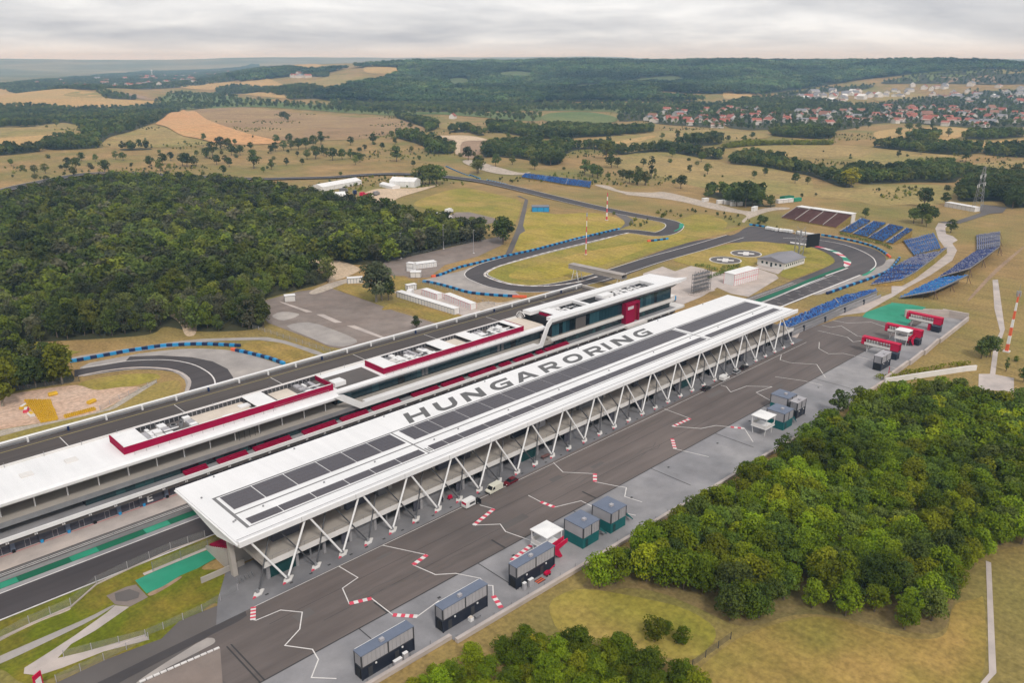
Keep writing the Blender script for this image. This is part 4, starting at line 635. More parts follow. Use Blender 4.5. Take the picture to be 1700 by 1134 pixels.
FENCES = [
  [(17.16,166.54),(18.81,166.89),(24.51,168.15),(32.54,168.36),(39.09,172.79),(46.14,173.67),(56.36,174.47),(64.41,173.7)],
  [(26.49,152.8),(40.28,147.81),(43.77,147.56),(51.92,147.55),(60.63,148.97)],
  [(23.37,146.57),(31.82,146.49),(40.36,146.5)],
  [(150.92,317.6),(158.52,262.75)],
  [(112.26,66.17),(124.41,65.29)],
  [(250.02,328.82),(250.48,305.16),(250.11,278.35),(249.7,269.63)],
  [(56.82,310.38),(70.34,304.67),(76.23,304.04)],
  [(72.82,272.01),(80.62,276.72),(95.66,282.67)],
  [(261.19,378.08),(288.12,379.39),(311.69,381.64),(334.7,383)],
]
STANDS = [
  ('four_a',[(534.6,233.6),(534.3,225.6)],[(561.2,231.5),(555.4,222.6)],1,6.5,13),
  ('four_b',[(532.7,223.9),(529.3,212.9)],[(555.5,220.7),(555.4,212.1)],1,6.5,13),
  ('four_c',[(527.7,211.3),(522.6,199.6)],[(553,209.2),(549,197.9)],1,6.5,13),
  ('four_d',[(521.2,197.2),(521.4,192.7)],[(547.1,195.6),(544.7,190.7)],1,6.5,13),
  ('bank',[(533.7,191.3),(515,181),(497.8,171.2)],[(550.2,179.4),(528.3,169.3),(508.8,160.8)],0.8,5,14),
  ('curve_a',[(412.87,160.62),(443.66,165.56),(468.48,168.3)],[(424.03,149.62),(445.96,150.99),(466.44,153.56)],0.6,3.2,12),
  ('curve_b',[(468.48,168.3),(490.2,169.9),(508.8,169.3)],[(466.44,153.56),(488.4,156.3),(520,160.7)],0.6,3.2,12),
  ('low',[(311.27,160.26),(331.11,160.82),(346.37,161.12),(359.31,161.28),(374.54,161.53),(386.33,160.56),(406.45,155.06)],[(300.67,154.6),(307.59,151.42),(319.26,151.55),(337.54,150.89),(357.71,151.16),(376.79,150.62),(395.37,149.99)],0.4,2.4,9),
  ('grey',[(585.7,164.7),(562.3,157.1),(539.3,149.9)],[(589,152.1),(564.9,145.1),(543.3,138.8)],0.8,4.5,12),
  ('dark',[(453.85,141.5),(489.1,144.7),(535.7,149)],[(468.23,131.41),(496.8,133.7),(537.3,137.4)],0.8,4.8,14),
  ('bright',[(398.94,140.54),(422.9,141.09),(451.8,141.14)],[(410.1,128.47),(430.42,127.9),(454,127.7)],0.6,4.2,13),
  ('far',[(569.1,574.2),(566.5,540.3),(562.9,509.5),(564.1,480.7)],[(570.8,570.7),(572.4,543.3),(572.9,516),(574.5,487.9)],1,4.5,8),
  ('brown_a',[(554.6,287),(552,275.5)],[(563.9,280.9),(563,270.5)],1,8,12),
  ('brown_b',[(551.4,274.9),(549.9,263.8)],[(563.5,270.1),(562.7,259.9)],1,8,12),
  ('brown_c',[(549.5,263.1),(548,252.6)],[(562.4,258.9),(562.3,249.5)],1,8,12),
  ('brown_d',[(547.5,251.9),(546,241.6)],[(562.1,248.6),(561.7,238.4)],1,8,12),
]
# ------------------------------------------------------------------ ground
def in_poly(x, y, poly):
    c = False; j = len(poly) - 1
    for i in range(len(poly)):
        xi, yi = poly[i]; xj, yj = poly[j]
        if (yi > y) != (yj > y) and x < (xj - xi) * (y - yi) / (yj - yi) + xi: c = not c
        j = i
    return c
def build_ground():
    rings = [0, 30, 80, 160, 260, 380, 500, 600]
    r = 640.0
    while r < 14400: rings.append(r); r *= 1.018 if r < 14000 else 1.08
    n = 900
    vs, fs = [(0, 0, 0)], []
    for r in rings[1:]:
        for k in range(n):
            a = 2 * math.pi * k / n; x, y = r * math.cos(a), r * math.sin(a)
            vs.append((x, y, ground_height(x, y)))
    for k in range(n): fs.append((0, 1 + k, 1 + (k + 1) % n))
    for i in range(len(rings) - 2):
        b = 1 + i * n
        for k in range(n): fs.append((b + k, b + n + k, b + n + (k + 1) % n, b + (k + 1) % n))
    me = bpy.data.meshes.new('ground'); me.from_pydata(vs, [], fs); me.materials.append(MATS['ground']); me.materials.append(MATS['far_land'])
    far = [0] * len(fs)
    for i, f in enumerate(fs):
        if math.hypot(*vs[f[0]][:2]) > 4700: far[i] = 1
    me.polygons.foreach_set('material_index', far)
    me.polygons.foreach_set('use_smooth', [True] * len(me.polygons))
    tag(link('ground', me), kind='structure')
build_ground()
def refine(poly, step):
    out = []
    for i in range(len(poly)):
        a, b = Vector(poly[i]), Vector(poly[(i + 1) % len(poly)])
        k = max(1, int((b - a).length / step))
        out += [a.lerp(b, j / k) for j in range(k)]
    return out
def soften(poly, rounds=2):
    """corner cutting, so that hand-mown edges are not straight-sided"""
    p = [Vector(q) for q in poly]
    for _ in range(rounds):
        p = [q for i in range(len(p)) for q in (p[i].lerp(p[(i + 1) % len(p)], .22), p[i].lerp(p[(i + 1) % len(p)], .78))]
    return p
LIFT = [0.0]
def sheet(name, mat, layer, poly, kind='structure', soft=True, parent=None):
    """a piece of ground cover draped over the land, each layer a little above the one below"""
    p = soften(poly, int(soft) + (soft is True)) if soft else [Vector(q) for q in poly]
    far = max(q.length for q in p)
    pts = list(p)
    if far > 600:
        step = max(24.0, far / 60)
        pts = refine(p, step)
        xs, ys = [q.x for q in pts], [q.y for q in pts]
        outline = [(q.x, q.y) for q in pts]
        nx, ny = int((max(xs) - min(xs)) / step) + 1, int((max(ys) - min(ys)) / step) + 1
        while nx * ny > 6000: step *= 1.3; nx, ny = int((max(xs) - min(xs)) / step) + 1, int((max(ys) - min(ys)) / step) + 1
        nb = len(pts)
        for i in range(nx):
            for j in range(ny):
                x, y = min(xs) + i * step, min(ys) + (j + .5 * (i % 2)) * step
                if in_poly(x, y, outline): pts.append(Vector((x, y)))
    else: nb = len(pts)
    edges = [(i, (i + 1) % nb) for i in range(nb)]
    vo, _, fo, *_ = geometry.delaunay_2d_cdt(pts, edges, [], 1, 1e-4)
    verts = []
    LIFT[0] = (LIFT[0] + .0031) % .019
    for q in vo:
        r = q.length
        verts.append((q.x, q.y, ground_height(q.x, q.y) + .022 * layer + LIFT[0] + max(0, r - 600) * .0006 * layer))
    me = bpy.data.meshes.new(name); me.from_pydata(verts, [], [tuple(f) for f in fo]); me.materials.append(MATS[mat])
    bm = bmesh.new(); bm.from_mesh(me)
    for f in bm.faces:
        if f.normal.z < 0: f.normal_flip()
    bm.to_mesh(me); bm.free()
    o = link(name, me, parent)
    if parent is None: tag(o, kind=kind)
    return o
HARD = ('green_paint', 'pale_tarmac', 'lot_tarmac', 'tarmac', 'tarmac_mid', 'tarmac_dark', 'pale_concrete')
for nm, mt, lay, poly in PATCH: sheet(nm, mt, lay, poly, soft=(0 if mt != 'pale_tarmac' else 1) if mt in HARD else 2)
for poly in CLEARING: sheet('clearing', 'young_wood', 2, poly)
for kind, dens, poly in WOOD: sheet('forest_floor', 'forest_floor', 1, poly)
sheet('forest_floor', 'leaf_litter', 1, RIGHT_WOOD)
def spline(pts, step=3.0, closed=False):
    P = [Vector(p) for p in pts]; out = []
    n = len(P)
    for i in range(n if closed else n - 1):
        p0, p1, p2, p3 = (P[(i - 1) % n] if closed or i else P[0]), P[i], P[(i + 1) % n], (P[(i + 2) % n] if closed or i + 2 < n else P[-1])
        k = max(2, int((p2 - p1).length / step))
        for j in range(k):
            t = j / k
            out.append(.5 * (2 * p1 + (p2 - p0) * t + (2 * p0 - 5 * p1 + 4 * p2 - p3) * t * t + (3 * p1 - p0 - 3 * p2 + p3) * t ** 3))
    if not closed: out.append(P[-1])
    return out
def offset(line, d):
    o = []
    for i, p in enumerate(line):
        t = (line[min(i + 1, len(line) - 1)] - line[max(i - 1, 0)]).normalized()
        o.append(p + Vector((-t.y, t.x)) * d)
    return o
def ribbon(name, pts, w, mat, layer, shift=0.0, step=3.0, smooth=True, parent=None, kind='structure', mats=None, dash=None):
    c = spline(pts, step) if smooth else refine_open(pts, step)
    a, b = offset(c, shift + w / 2), offset(c, shift - w / 2)
    z = lambda q: ground_height(q.x, q.y) + .022 * layer + max(0, q.length - 600) * .0006 * layer
    vs = [(q.x, q.y, z(q)) for q in a] + [(q.x, q.y, z(q)) for q in b]; n = len(c)
    fs, mi = [], []
    for i in range(n - 1):
        if dash and (i // dash) % 2 and mats is None: continue
        fs.append((n + i, n + i + 1, i + 1, i)); mi.append((i // dash) % 2 if dash and mats else 0)
    me = bpy.data.meshes.new(name); me.from_pydata(vs, [], fs)
    for m in (mats or [mat]): me.materials.append(MATS[m])
    me.polygons.foreach_set('material_index', mi)
    o = link(name, me, parent)
    if parent is None: tag(o, kind=kind)
    return o
def refine_open(pts, step):
    out = []
    for a, b in zip(pts, pts[1:]):
        a, b = Vector(a), Vector(b); k = max(1, int((b - a).length / step))
        out += [a.lerp(b, j / k) for j in range(k)]
    return out + [Vector(pts[-1])]
def strip(name, mat, layer, x0, x1, y0, y1, parent=None, z=0.0, kind='structure'):
    me = bpy.data.meshes.new(name); zz = z + .022 * layer
    me.from_pydata([(x0, y0, zz), (x1, y0, zz), (x1, y1, zz), (x0, y1, zz)], [], [(0, 1, 2, 3)]); me.materials.append(MATS[mat])
    o = link(name, me, parent)
    if parent is None: tag(o, kind=kind)
    return o
# the circuit: turn two loop and the back section
loop = ribbon('race_track', LOOP, 13, 'tarmac', 8)
ribbon('edge_line', LOOP, .5, 'line_white', 9, 6.2, parent=loop); ribbon('edge_line', LOOP, .5, 'line_white', 9, -6.2, parent=loop)
ribbon('kerb', LOOPLINE, 1.4, None, 9, mats=['line_white', 'pale_concrete'], dash=1, parent=loop)
sheet('run_off_paint', 'green_paint', 9, T3GREEN, parent=loop)
# main straight, strips parallel to it
straight = strip('main_straight', 'tarmac', 8, -40, 330, 173.9, 184.0)
strip('start_line_edge', 'line_white', 9, -40, 420, 183.75, 184.05, straight)
strip('edge_line', 'line_white', 9, -40, 306, 173.7, 174.05, straight)
strip('verge_paving', 'grey_paving', 7, -40, 412, 184.0, 185.7)
strip('green_strip', 'dark_green_paint', 9, -40, 416, 185.7, 188.3)
for x in range(-30, 300, 17): strip('green_tint', 'green_paint', 10, x, x + 6, 185.75, 188.25, straight)
pit = strip('pit_lane', 'tarmac_mid', 7, -40, 400, 188.3, 193.0)
for y in (189.3, 190.9, 191.6): strip('lane_line', 'line_white', 8, -40, 390, y, y + .18, pit)
apron = strip('pit_apron', 'pale_concrete', 7, -40, 292, 193.0, 203)
strip('apron_line', 'line_red', 8, -40, 290, 199.2, 199.42, apron)
strip('verge', 'turf', 6, 47, 330, 169.9, 173.6)
strip('verge', 'turf', 4, -40, 47, 166, 173.6)
strip('trackside_kerb', 'concrete', 7, -40, 330, 173.6, 173.9)
strip('trackside_paving', 'pale_concrete', 6, 48, 330, 168.8, 169.9)
ribbon('kerb', T1STRIP, 1.0, 'line_white', 9, -2.2, step=4)
ribbon('green_strip', T1STRIP, 2.4, 'dark_green_paint', 8, step=4)
ribbon('edge_line', [(306, 173.8)] + T1STRAIGHT, 1.0, 'line_white', 9, smooth=False)
ribbon('edge_line', T1LINE, .6, 'line_white', 8)
sheet('run_off_paint', 'green_paint', 7, T1GREEN)
# grid slots on the straight
for k in range(20):
    x = 318 + k * 5.3
    strip('grid_slot', 'line_white', 9, x, x + .22, 175.5 + 4.6 * (k % 2), 178.6 + 4.6 * (k % 2), straight)
# turn one kerb: a broad painted wedge
def wedge(name, outer, inner, mats, seg):
    a, b = spline(outer, 2), spline(inner, 2); n = 36
    pick = lambda L, t: L[min(len(L) - 1, int(t * (len(L) - 1)))]
    vs = [(*pick(a, i / n), .25) for i in range(n + 1)] + [(*pick(b, i / n), .25) for i in range(n + 1)]
    fs = [(i, i + 1, n + 2 + i, n + 1 + i) for i in range(n)]
    me = bpy.data.meshes.new(name); me.from_pydata(vs, [], fs)
    for m in mats: me.materials.append(MATS[m])
    me.polygons.foreach_set('material_index', [seg[i * len(seg) // n] for i in range(n)])
    bm = bmesh.new(); bm.from_mesh(me)
    for f in bm.faces:
        if f.normal.z < 0: f.normal_flip()
    bm.to_mesh(me); bm.free()
    tag(link(name, me), kind='structure')
wedge('kerb', T1KERB, T1KERBIN, ['line_white', 'line_red', 'green_paint'], [0, 0, 0, 0, 1, 0, 0, 2, 0, 1, 0, 2, 2, 0, 1, 0])
ribbon('edge_line', T14LINE, 1.2, 'pale_concrete', 8); ribbon('edge_line', T14LINE2, .5, 'line_white', 8)
# helicopter pads
for c in HELIPADS:
    p = thing('helicopter_pad', 'round grey helicopter landing pad with a white cross on the infield grass', 'helipad', (c[0], c[1], .2), group='helicopter pads on the infield')
    disc = lambda r: [(r * math.cos(a * math.pi / 20), r * math.sin(a * math.pi / 20)) for a in range(40)]
    MB().prism_z(disc(9.2), 0, .05).build('rim', 'line_white', p, False)
    MB().prism_z(disc(8.5), 0, .07).build('slab', 'tarmac_mid', p, False)
    b = MB()
    for a in (.5, .5 + math.pi / 2): b.obox((0, 0), (math.cos(a), math.sin(a)), 9.5, 3.2, .05, .09 if a < 1 else .094)
    b.build('cross', 'line_white', p, False)
# paddock yard in front of the stand
pad = sheet('paddock', 'paddock_tarmac', 5, [(46, 120), (46, 141.2), (300, 143.6), (318, 150), (352, 146), (372, 128), (378, 122), (366, 118), (330, 119)], soft=False)
sheet('paddock_apron', 'dark_paving', 6, [(52, 141.2), (56, 149), (61.8, 157.3), (308, 157.3), (308, 143.7)], soft=False)
sheet('paddock_margin', 'grey_paving', 6, [(30, 105.7), (30, 119.8), (330, 119.8), (366, 118), (378, 121.8), (384.8, 115.6), (385.2, 105.1), (326, 102), (285, 100.9), (205, 100.7), (121, 102), (84.3, 102.8), (84.1, 104.8)], soft=False)
sheet('yard', 'tarmac_mid', 4, YARD, soft=False)
for k in range(12):
    a = Vector(YARDKERB[0]).lerp(Vector(YARDKERB[1]), (k + .2) / 12); MB().obox((a.x, a.y), Vector(YARDKERB[1]) - Vector(YARDKERB[0]), 1.1, .5, .1, .32).build('kerb_stone', 'line_white', None)['kind'] = 'structure'
strip('seam', 'joint_dark', 8, 46, 330, 119.72, 120.02, pad)
strip('seam', 'line_white', 8, 60, 306, 141.15, 141.3, pad)
for x in (72.4, 105, 138, 171, 204, 237, 270): strip('seam', 'joint_dark', 8, x, x + .22, 106.4, 119.7, pad)
for x in (50.5, 51.4): strip('seam', 'joint_dark', 8, x, x + .3, 119.9, 133.6, pad)
for x in (79.5, 113.7, 147): strip('seam', 'joint_dark', 8, x, x + .5, 120.1, 124.8, pad)
for y in (127.0, 133.8): strip('seam', 'tarmac_dark', 7, 60, 318, y, y + .12, pad)
rnd = random.Random(4)
for k in range(16):
    x, y, w, h = rnd.uniform(60, 300), rnd.uniform(121, 138), rnd.uniform(2, 9), rnd.uniform(1.0, 2.6)
    strip('tarmac_repair', rnd.choice(['tarmac_mid', 'paddock_tarmac', 'tarmac_mid', 'deck_tarmac']), 7 + k * .02, x, x + w, y, y + h, pad)
for k in range(9):
    x, y = rnd.uniform(70, 290), rnd.uniform(122, 139); c = [(x + i * 3.0, y + rnd.uniform(-.3, .3) + .012 * i * i * rnd.choice([-1, 1])) for i in range(9)]
    for dy in (0, 1.7): ribbon('tyre_mark', [(a, b + dy) for a, b in c], .22, 'tarmac_mid', 7.5 + k * .03, parent=pad)
for k in range(46):
    x = 64 + k * 5.2 + rnd.uniform(-1, 1); strip('drain_cover', 'joint_dark', 8, x, x + .8, 143.0, 143.5, pad)
for k in range(10):
    x = 66 + k * 22 + rnd.uniform(-4, 4); y = rnd.uniform(112, 118); strip('drain_cover', 'joint_dark', 8, x, x + .8, y, y + .6, pad)
for line, red in ZIG:
    for i, (a, b) in enumerate(zip(line, line[1:])):
        a, b = Vector(a), Vector(b); d = (b - a).normalized()
        if (i, i + 1) in red:
            k = max(4, int((b - a).length / .85)); n = Vector((-d.y, d.x)) * .55; vs, fs, mi = [], [], []
            for j in range(k + 1):
                q = a.lerp(b, j / k); vs += [(q.x - n.x, q.y - n.y, .20), (q.x + n.x, q.y + n.y, .20)]
            for j in range(k): fs.append((2 * j, 2 * j + 2, 2 * j + 3, 2 * j + 1)); mi.append(1 - j % 2)
            me = bpy.data.meshes.new('striped_marking'); me.from_pydata(vs, [], fs)
            me.materials.append(MATS['line_white']); me.materials.append(MATS['line_red']); me.polygons.foreach_set('material_index', mi)
            link('striped_marking', me, pad)
        else:
            ribbon('painted_line', [a - d * .11, b + d * .11], .24, 'line_white', 8 if i % 2 else 8.3, smooth=False, step=50, parent=pad)
for a, b in STRIPES:
    a, b = Vector(a), Vector(b); ribbon('striped_marking', [a, b], 1.1, None, 9, smooth=False, step=.55, mats=['line_red', 'line_white'], dash=1, parent=pad)
# ------------------------------------------------------------------ covered grandstand
def arc(cx, cy, rx, ry, a0, a1, n=9):
    return [(cx + rx * math.cos(math.radians(a0 + (a1 - a0) * i / n)), cy + ry * math.sin(math.radians(a0 + (a1 - a0) * i / n))) for i in range(n + 1)]
def glyph(ch):
    """outline loops of a wide bold capital, unit height, its width"""
    W, S, T = 1.22, .29, .235
    if ch == 'H': return [[(0,0),(S,0),(S,.38),(W-S,.38),(W-S,0),(W,0),(W,1),(W-S,1),(W-S,.38+T),(S,.38+T),(S,1),(0,1)]], W
    if ch == 'U': return [[(0,1),(0,.42)] + arc(.44,.42,.44,.42,180,270) + arc(W-.44,.42,.44,.42,270,360) + [(W,.42),(W,1),(W-S,1),(W-S,.42)] + arc(W-.47,.42,.18,.185,0,-90,6) + arc(.47,.42,.18,.185,270,180,6) + [(S,.42),(S,1)]], W
    if ch == 'N': return [[(0,0),(S,0),(S,.60),(W-S-.06,0),(W,0),(W,1),(W-S,1),(W-S,.40),(S+.06,1),(0,1)]], W
    if ch == 'G': return [[(W,1-T)] + [(W,1)] + arc(.52,.5,.52,.5,90,180) + arc(.52,.5,.52,.5,180,270) + [(W,0),(W,.57),(.60,.57),(.60,.57-.17),(W-S,.40),(W-S,T)] + arc(.56,.5,.26,.5-T,270,180,7) + arc(.56,.5,.26,.5-T,180,90,7)], W
    if ch == 'A': return [[(-.04,0),(.27,0),(.38,.19),(.93,.19),(1.04,0),(1.36,0),(.84,1),(.48,1)], [(.49,.37),(.66,.74),(.83,.37)]], 1.32
    if ch == 'R': return [[(0,0),(S,0),(S,.30),(.56,.30),(.86,0),(1.24,0),(.90,.32)] + arc(.88,.66,.34,.34,-75,90,9) + [(0,1)], [(S,.53),(S,1-T)] + arc(.84,.645,.11,.115,90,-90,6)], W
    if ch == 'O':
        o = [(.64 + .64 * math.copysign(abs(math.cos(t)) ** .8, math.cos(t)), .5 + .5 * math.copysign(abs(math.sin(t)) ** .8, math.sin(t))) for t in [2 * math.pi * i / 32 for i in range(32)]]
        i = [(.64 + .36 * math.copysign(abs(math.cos(t)) ** .8, math.cos(t)), .5 + .26 * math.copysign(abs(math.sin(t)) ** .8, math.sin(t))) for t in [2 * math.pi * i / 24 for i in range(24)]]
        return [o, i], 1.28
    if ch == 'I': return [[(0,0),(S,0),(S,1),(0,1)]], S
def flat_letter(name, loops, parent, xf, depth, mat):
    bm = bmesh.new(); es = []
    for lp in loops:
        lp = [q for i, q in enumerate(lp) if math.hypot(q[0] - lp[i - 1][0], q[1] - lp[i - 1][1]) > 1e-4]
        vs = [bm.verts.new(xf(*q)) for q in lp]
        es += [bm.edges.new((vs[i], vs[(i + 1) % len(vs)])) for i in range(len(vs))]
    bmesh.ops.triangle_fill(bm, use_beauty=True, edges=es)
    r = bmesh.ops.extrude_face_region(bm, geom=bm.faces[:])
    up = xf(0, 0).lerp(xf(0, 0), 0)
    n = (xf(1, 0) - xf(0, 0)).cross(xf(0, 1) - xf(0, 0)).normalized() * depth
    bmesh.ops.translate(bm, vec=n, verts=[v for v in r['geom'] if isinstance(v, bmesh.types.BMVert)])
    bmesh.ops.recalc_face_normals(bm, faces=bm.faces[:])
    me = bpy.data.meshes.new(name); bm.to_mesh(me); bm.free(); me.materials.append(MATS[mat])
    return link(name, me, parent)
GX0, GX1 = 61.0, 305.0
st = thing('covered_grandstand', 'long covered grandstand with white lettered solar roof on slanting steel legs', 'grandstand', (61, 146, 0))
so = Vector((61, 146, 0))
rf = MB()
rf.prism_x([(146.0, 12.1), (157.5, 9.7), (179.0, 12.7), (179.0, 13.0), (147.8, 13.0), (146.35, 13.55), (146.0, 13.4)], GX0, GX1)
rf.build('roof', 'white_roof', st)
for k in range(17): MB().box(75.8 + 14.36 * k, 75.86 + 14.36 * k, 145.985, 145.998, 12.2, 13.4).build('fascia_seam', 'gutter_grey', st)
edge = MB(); edge.prism_x([(147.9, 13.004), (148.05, 13.004), (148.05, 13.02), (147.9, 13.02)], GX0 + .3, GX1 - .3); edge.build('roof_seam', 'gutter_grey', st)
# soffit wedge shows as a paler flap under the near gable
MB().prism_y([(60.55, 12.6), (60.95, 12.6), (60.95, 12.9), (60.55, 12.9)], 146.4, 178.6).build('gable_trim', 'white_paint', st)
for x0, x1, y0, y1 in [(65.2, 65.95, 150.9, 168.35), (65.95, 301.3, 167.85, 168.35), (65.95, 301.3, 157.85, 158.3), (65.95, 301.3, 150.9, 151.2), (116.2, 116.6, 151.2, 157.85), (116.2, 116.6, 158.3, 167.85), (247.6, 248.0, 151.2, 157.85), (247.6, 248.0, 158.3, 167.85)]:
    MB().box(x0, x1, y0, y1, 12.99, 13.03).build('gutter', 'gutter_grey', st)
DIV = [[66.6, 74.6, 83.1, 92.3, 99.9, 107.8, 115.6], [118.4, 123.5, 128.8, 138.4, 147.7, 157.0, 165.4, 174.2, 182.7, 191.7, 200.9, 210.4, 218.6, 227.3, 236.9, 246.8], [249.4, 257.0, 266.0, 273.7, 283.0, 292.7, 300.6]]
def solar(x0, x1, y0, y1, nr):
    b = MB(); b.box(x0, x1, y0, y1, 13.05, 13.11, 1)
    nc = max(3, round((x1 - x0) / 1.12)); w, h = (x1 - x0) / nc, (y1 - y0) / nr
    for i in range(nc):
        for j in range(nr): b.box(x0 + i * w + .025, x0 + (i + 1) * w - .025, y0 + j * h + .025, y0 + (j + 1) * h - .025, 13.09, 13.15)
    b.build('solar_array', ['solar', 'solar_frame'], st)
for run in DIV:
    for a, b in zip(run, run[1:]):
        solar(a + .14, b - .14, 160.1, 167.35, 4); solar(a + .14, b - .14, 151.75, 154.6, 2)
for k in range(3): MB().box(117.0 + k * .75, 117.4 + k * .75, 151.8, 154.2 - .3 * k, 12.99, 13.06).build('roof_hatch', 'gutter_grey', st)
vents = [(63.4, 170 ), (64, 155), (64.6, 155.3), (72, 156.6), (88, 156.5), (103, 156.7), (122, 156.2), (131, 156.8), (150, 156.4), (172, 156.6), (196, 156.3), (221, 156.7), (243, 156.4), (262, 156.6), (287, 156.3), (70, 177.8), (92, 177.6), (121, 177.9), (160, 177.7), (205, 177.8), (252, 177.6), (284, 177.9)]
for x, y in vents: MB().box(x, x + .35, y, y + .3, 13.0, 13.35).build('roof_vent', 'steel_grey', st)
LET = [('H', 123.75, 7.7), ('U', 134.5, 8.0), ('N', 145.4, 8.0), ('G', 156.7, 8.3), ('A', 167.4, 8.8), ('R', 179.6, 7.9), ('O', 190.7, 8.6), ('R', 202.3, 8.1), ('I', 212.1, 2.0), ('N', 217.4, 9.2), ('G', 229.6, 8.5)]
for ch, x, w in LET:
    lp, gw = glyph(ch)
    flat_letter('letter', lp, st, lambda u, v, x=x, s=w / gw: Vector((x + u * s + v * 2.45, 169.35 + v * 6.45, 13.004)) - so, .03, 'letter_grey')
# legs
for i in range(34):
    x = 63.2 + 7.18 * i
    b = MB(); b.prism_z([(x - 1.75, 143.75), (x + .5, 143.95), (x + 1.75, 145.2), (x + 1.3, 145.55), (x - .6, 145.3)], .12, .42)
    b.prism_z([(x - 1.78, 143.72), (x - .9, 143.8), (x - 1.25, 144.3)], .12, .43, 1); b.box(x - .3, x + .3, 144.6, 145.2, .4, 1.2, 2)
    b.build('foot', ['white_wall', 'line_red', 'steel_grey'], st)
    white = i % 2 == 1
    for s in (-1, 1):
        if (i == 0 and s < 0) or (i == 33 and s > 0): continue
        top = (x + s * 6.75, 146.75, 12.2) if white else (x + s * 6.7, 149.4, 11.6)
        MB().tube((x + s * .25, 144.8, .9), top, .24 if white else .17, n=8).build('leg', 'steel_white' if white else 'steel_dark', st)
# concourse, shops below it, seating towards the track
rng = random.Random(11)
MB().box(66.3, 304.5, 147.05, 158.0, 4.25, 5.2).build('concourse_slab', 'concrete', st)
MB().box(66.1, 304.7, 146.85, 147.05, 4.1, 5.42).build('slab_edge', 'white_wall', st)
for k in range(119): 
    x = 66.4 + 2 * k; MB().box(x, x + .05, 146.9, 146.95, 5.42, 6.35).build('railing_post', 'steel_grey', st) if k % 2 else None
MB().box(66.3, 304.5, 146.9, 146.95, 6.35, 6.41).build('handrail', 'steel_grey', st)
MB().box(69, 304, 152.4, 152.6, .12, 4.25).build('shop_back_wall', 'dark_interior', st)
kinds = ['teal', 'counter', 'open', 'wall', 'counter', 'open', 'wall', 'open', 'counter', 'wall', 'open']
for i in range(33):
    x = 67.6 + 7.18 * i; k = kinds[i % len(kinds)] if i else 'teal'
    MB().box(x - .35, x + .35, 147.9, 148.5, .12, 4.25).build('pier', 'grey_paving', st)
    if k == 'teal': MB().box(x + .35, x + 6.83, 148.15, 148.3, .12, 3.9).build('shutter', 'teal_dark', st)
    elif k == 'wall': MB().box(x + .35, x + 6.83, 148.15, 148.3, .12, 4.25).build('shop_wall', 'dark_paving', st)
    elif k == 'counter':
        b = MB(); b.box(x + .35, x + 6.83, 148.15, 148.3, .12, 1.2); b.box(x + .35, x + 6.83, 148.15, 148.3, 3.3, 4.25); b.box(x + 3.4, x + 3.8, 148.15, 148.3, 1.2, 3.3)
        b.build('shop_wall', 'dark_paving', st)
    else: MB().box(x + 4.8, x + 6.83, 148.15, 148.3, .12, 4.25).build('shop_wall', 'garage_grey', st)
for i in range(17):
    x = 62.2 + 14.36 * i; z1 = 10.25
    b = MB(); b.prism_x([(154.1, .12), (155.5, .12), (155.9, z1), (154.9, z1)], x, x + 1.1); b.build('column', 'concrete', st)
for i in range(24):
    x = 72 + 9.6 * i + rng.uniform(-1, 1); w = rng.choice([2.5, 4, 6, 7]); h = rng.choice([2.4, 2.9, 3.2])
    if i % 3 == 1: continue
    MB().box(x, x + w, 153.4, 156.8, 5.2, 5.2 + h).build('kiosk', rng.choice(['garage_grey', 'panel_grey', 'dark_paving', 'navy', 'garage_grey']), st)
MB().box(66.5, 304, 157.4, 157.7, 5.2, 6.6).build('parapet', 'deep_red', st)
MB().box(66.5, 304, 157.2, 157.35, 8.3, 9.9).build('sign_band', 'seat_red', st)
for r in range(9):
    y = 158 + 1.2 * r; z = 5.2 - .5 * r
    MB().box(63.0, 304, y, y + 1.2, .1, z - .35).build('step', 'concrete', st)
    for k in range(17): MB().box((67.5 if k else 63.3) + 14 * k, 80.2 + 14 * k, y + .55, y + 1.1, z - .35, z + .25).build('seat_row', 'seat_red', st) if 67.5 + 14 * k < 300 else None
MB().prism_x([(158, 0), (169.2, 0), (169.2, 1.0), (158, 5.0)], 62.5, 62.95).build('end_wall', 'concrete', st)
MB().box(56, 66.2, 156.9, 157.25, .1, 1.5).build('stair_wall', 'concrete', st)
for k in range(5): MB().obox((61.9 + k * .9, 151.6 + .05 * k), (.2, 1), 1.6, .07, .13, 1.0).build('cycle_rack', 'steel_grey', st)
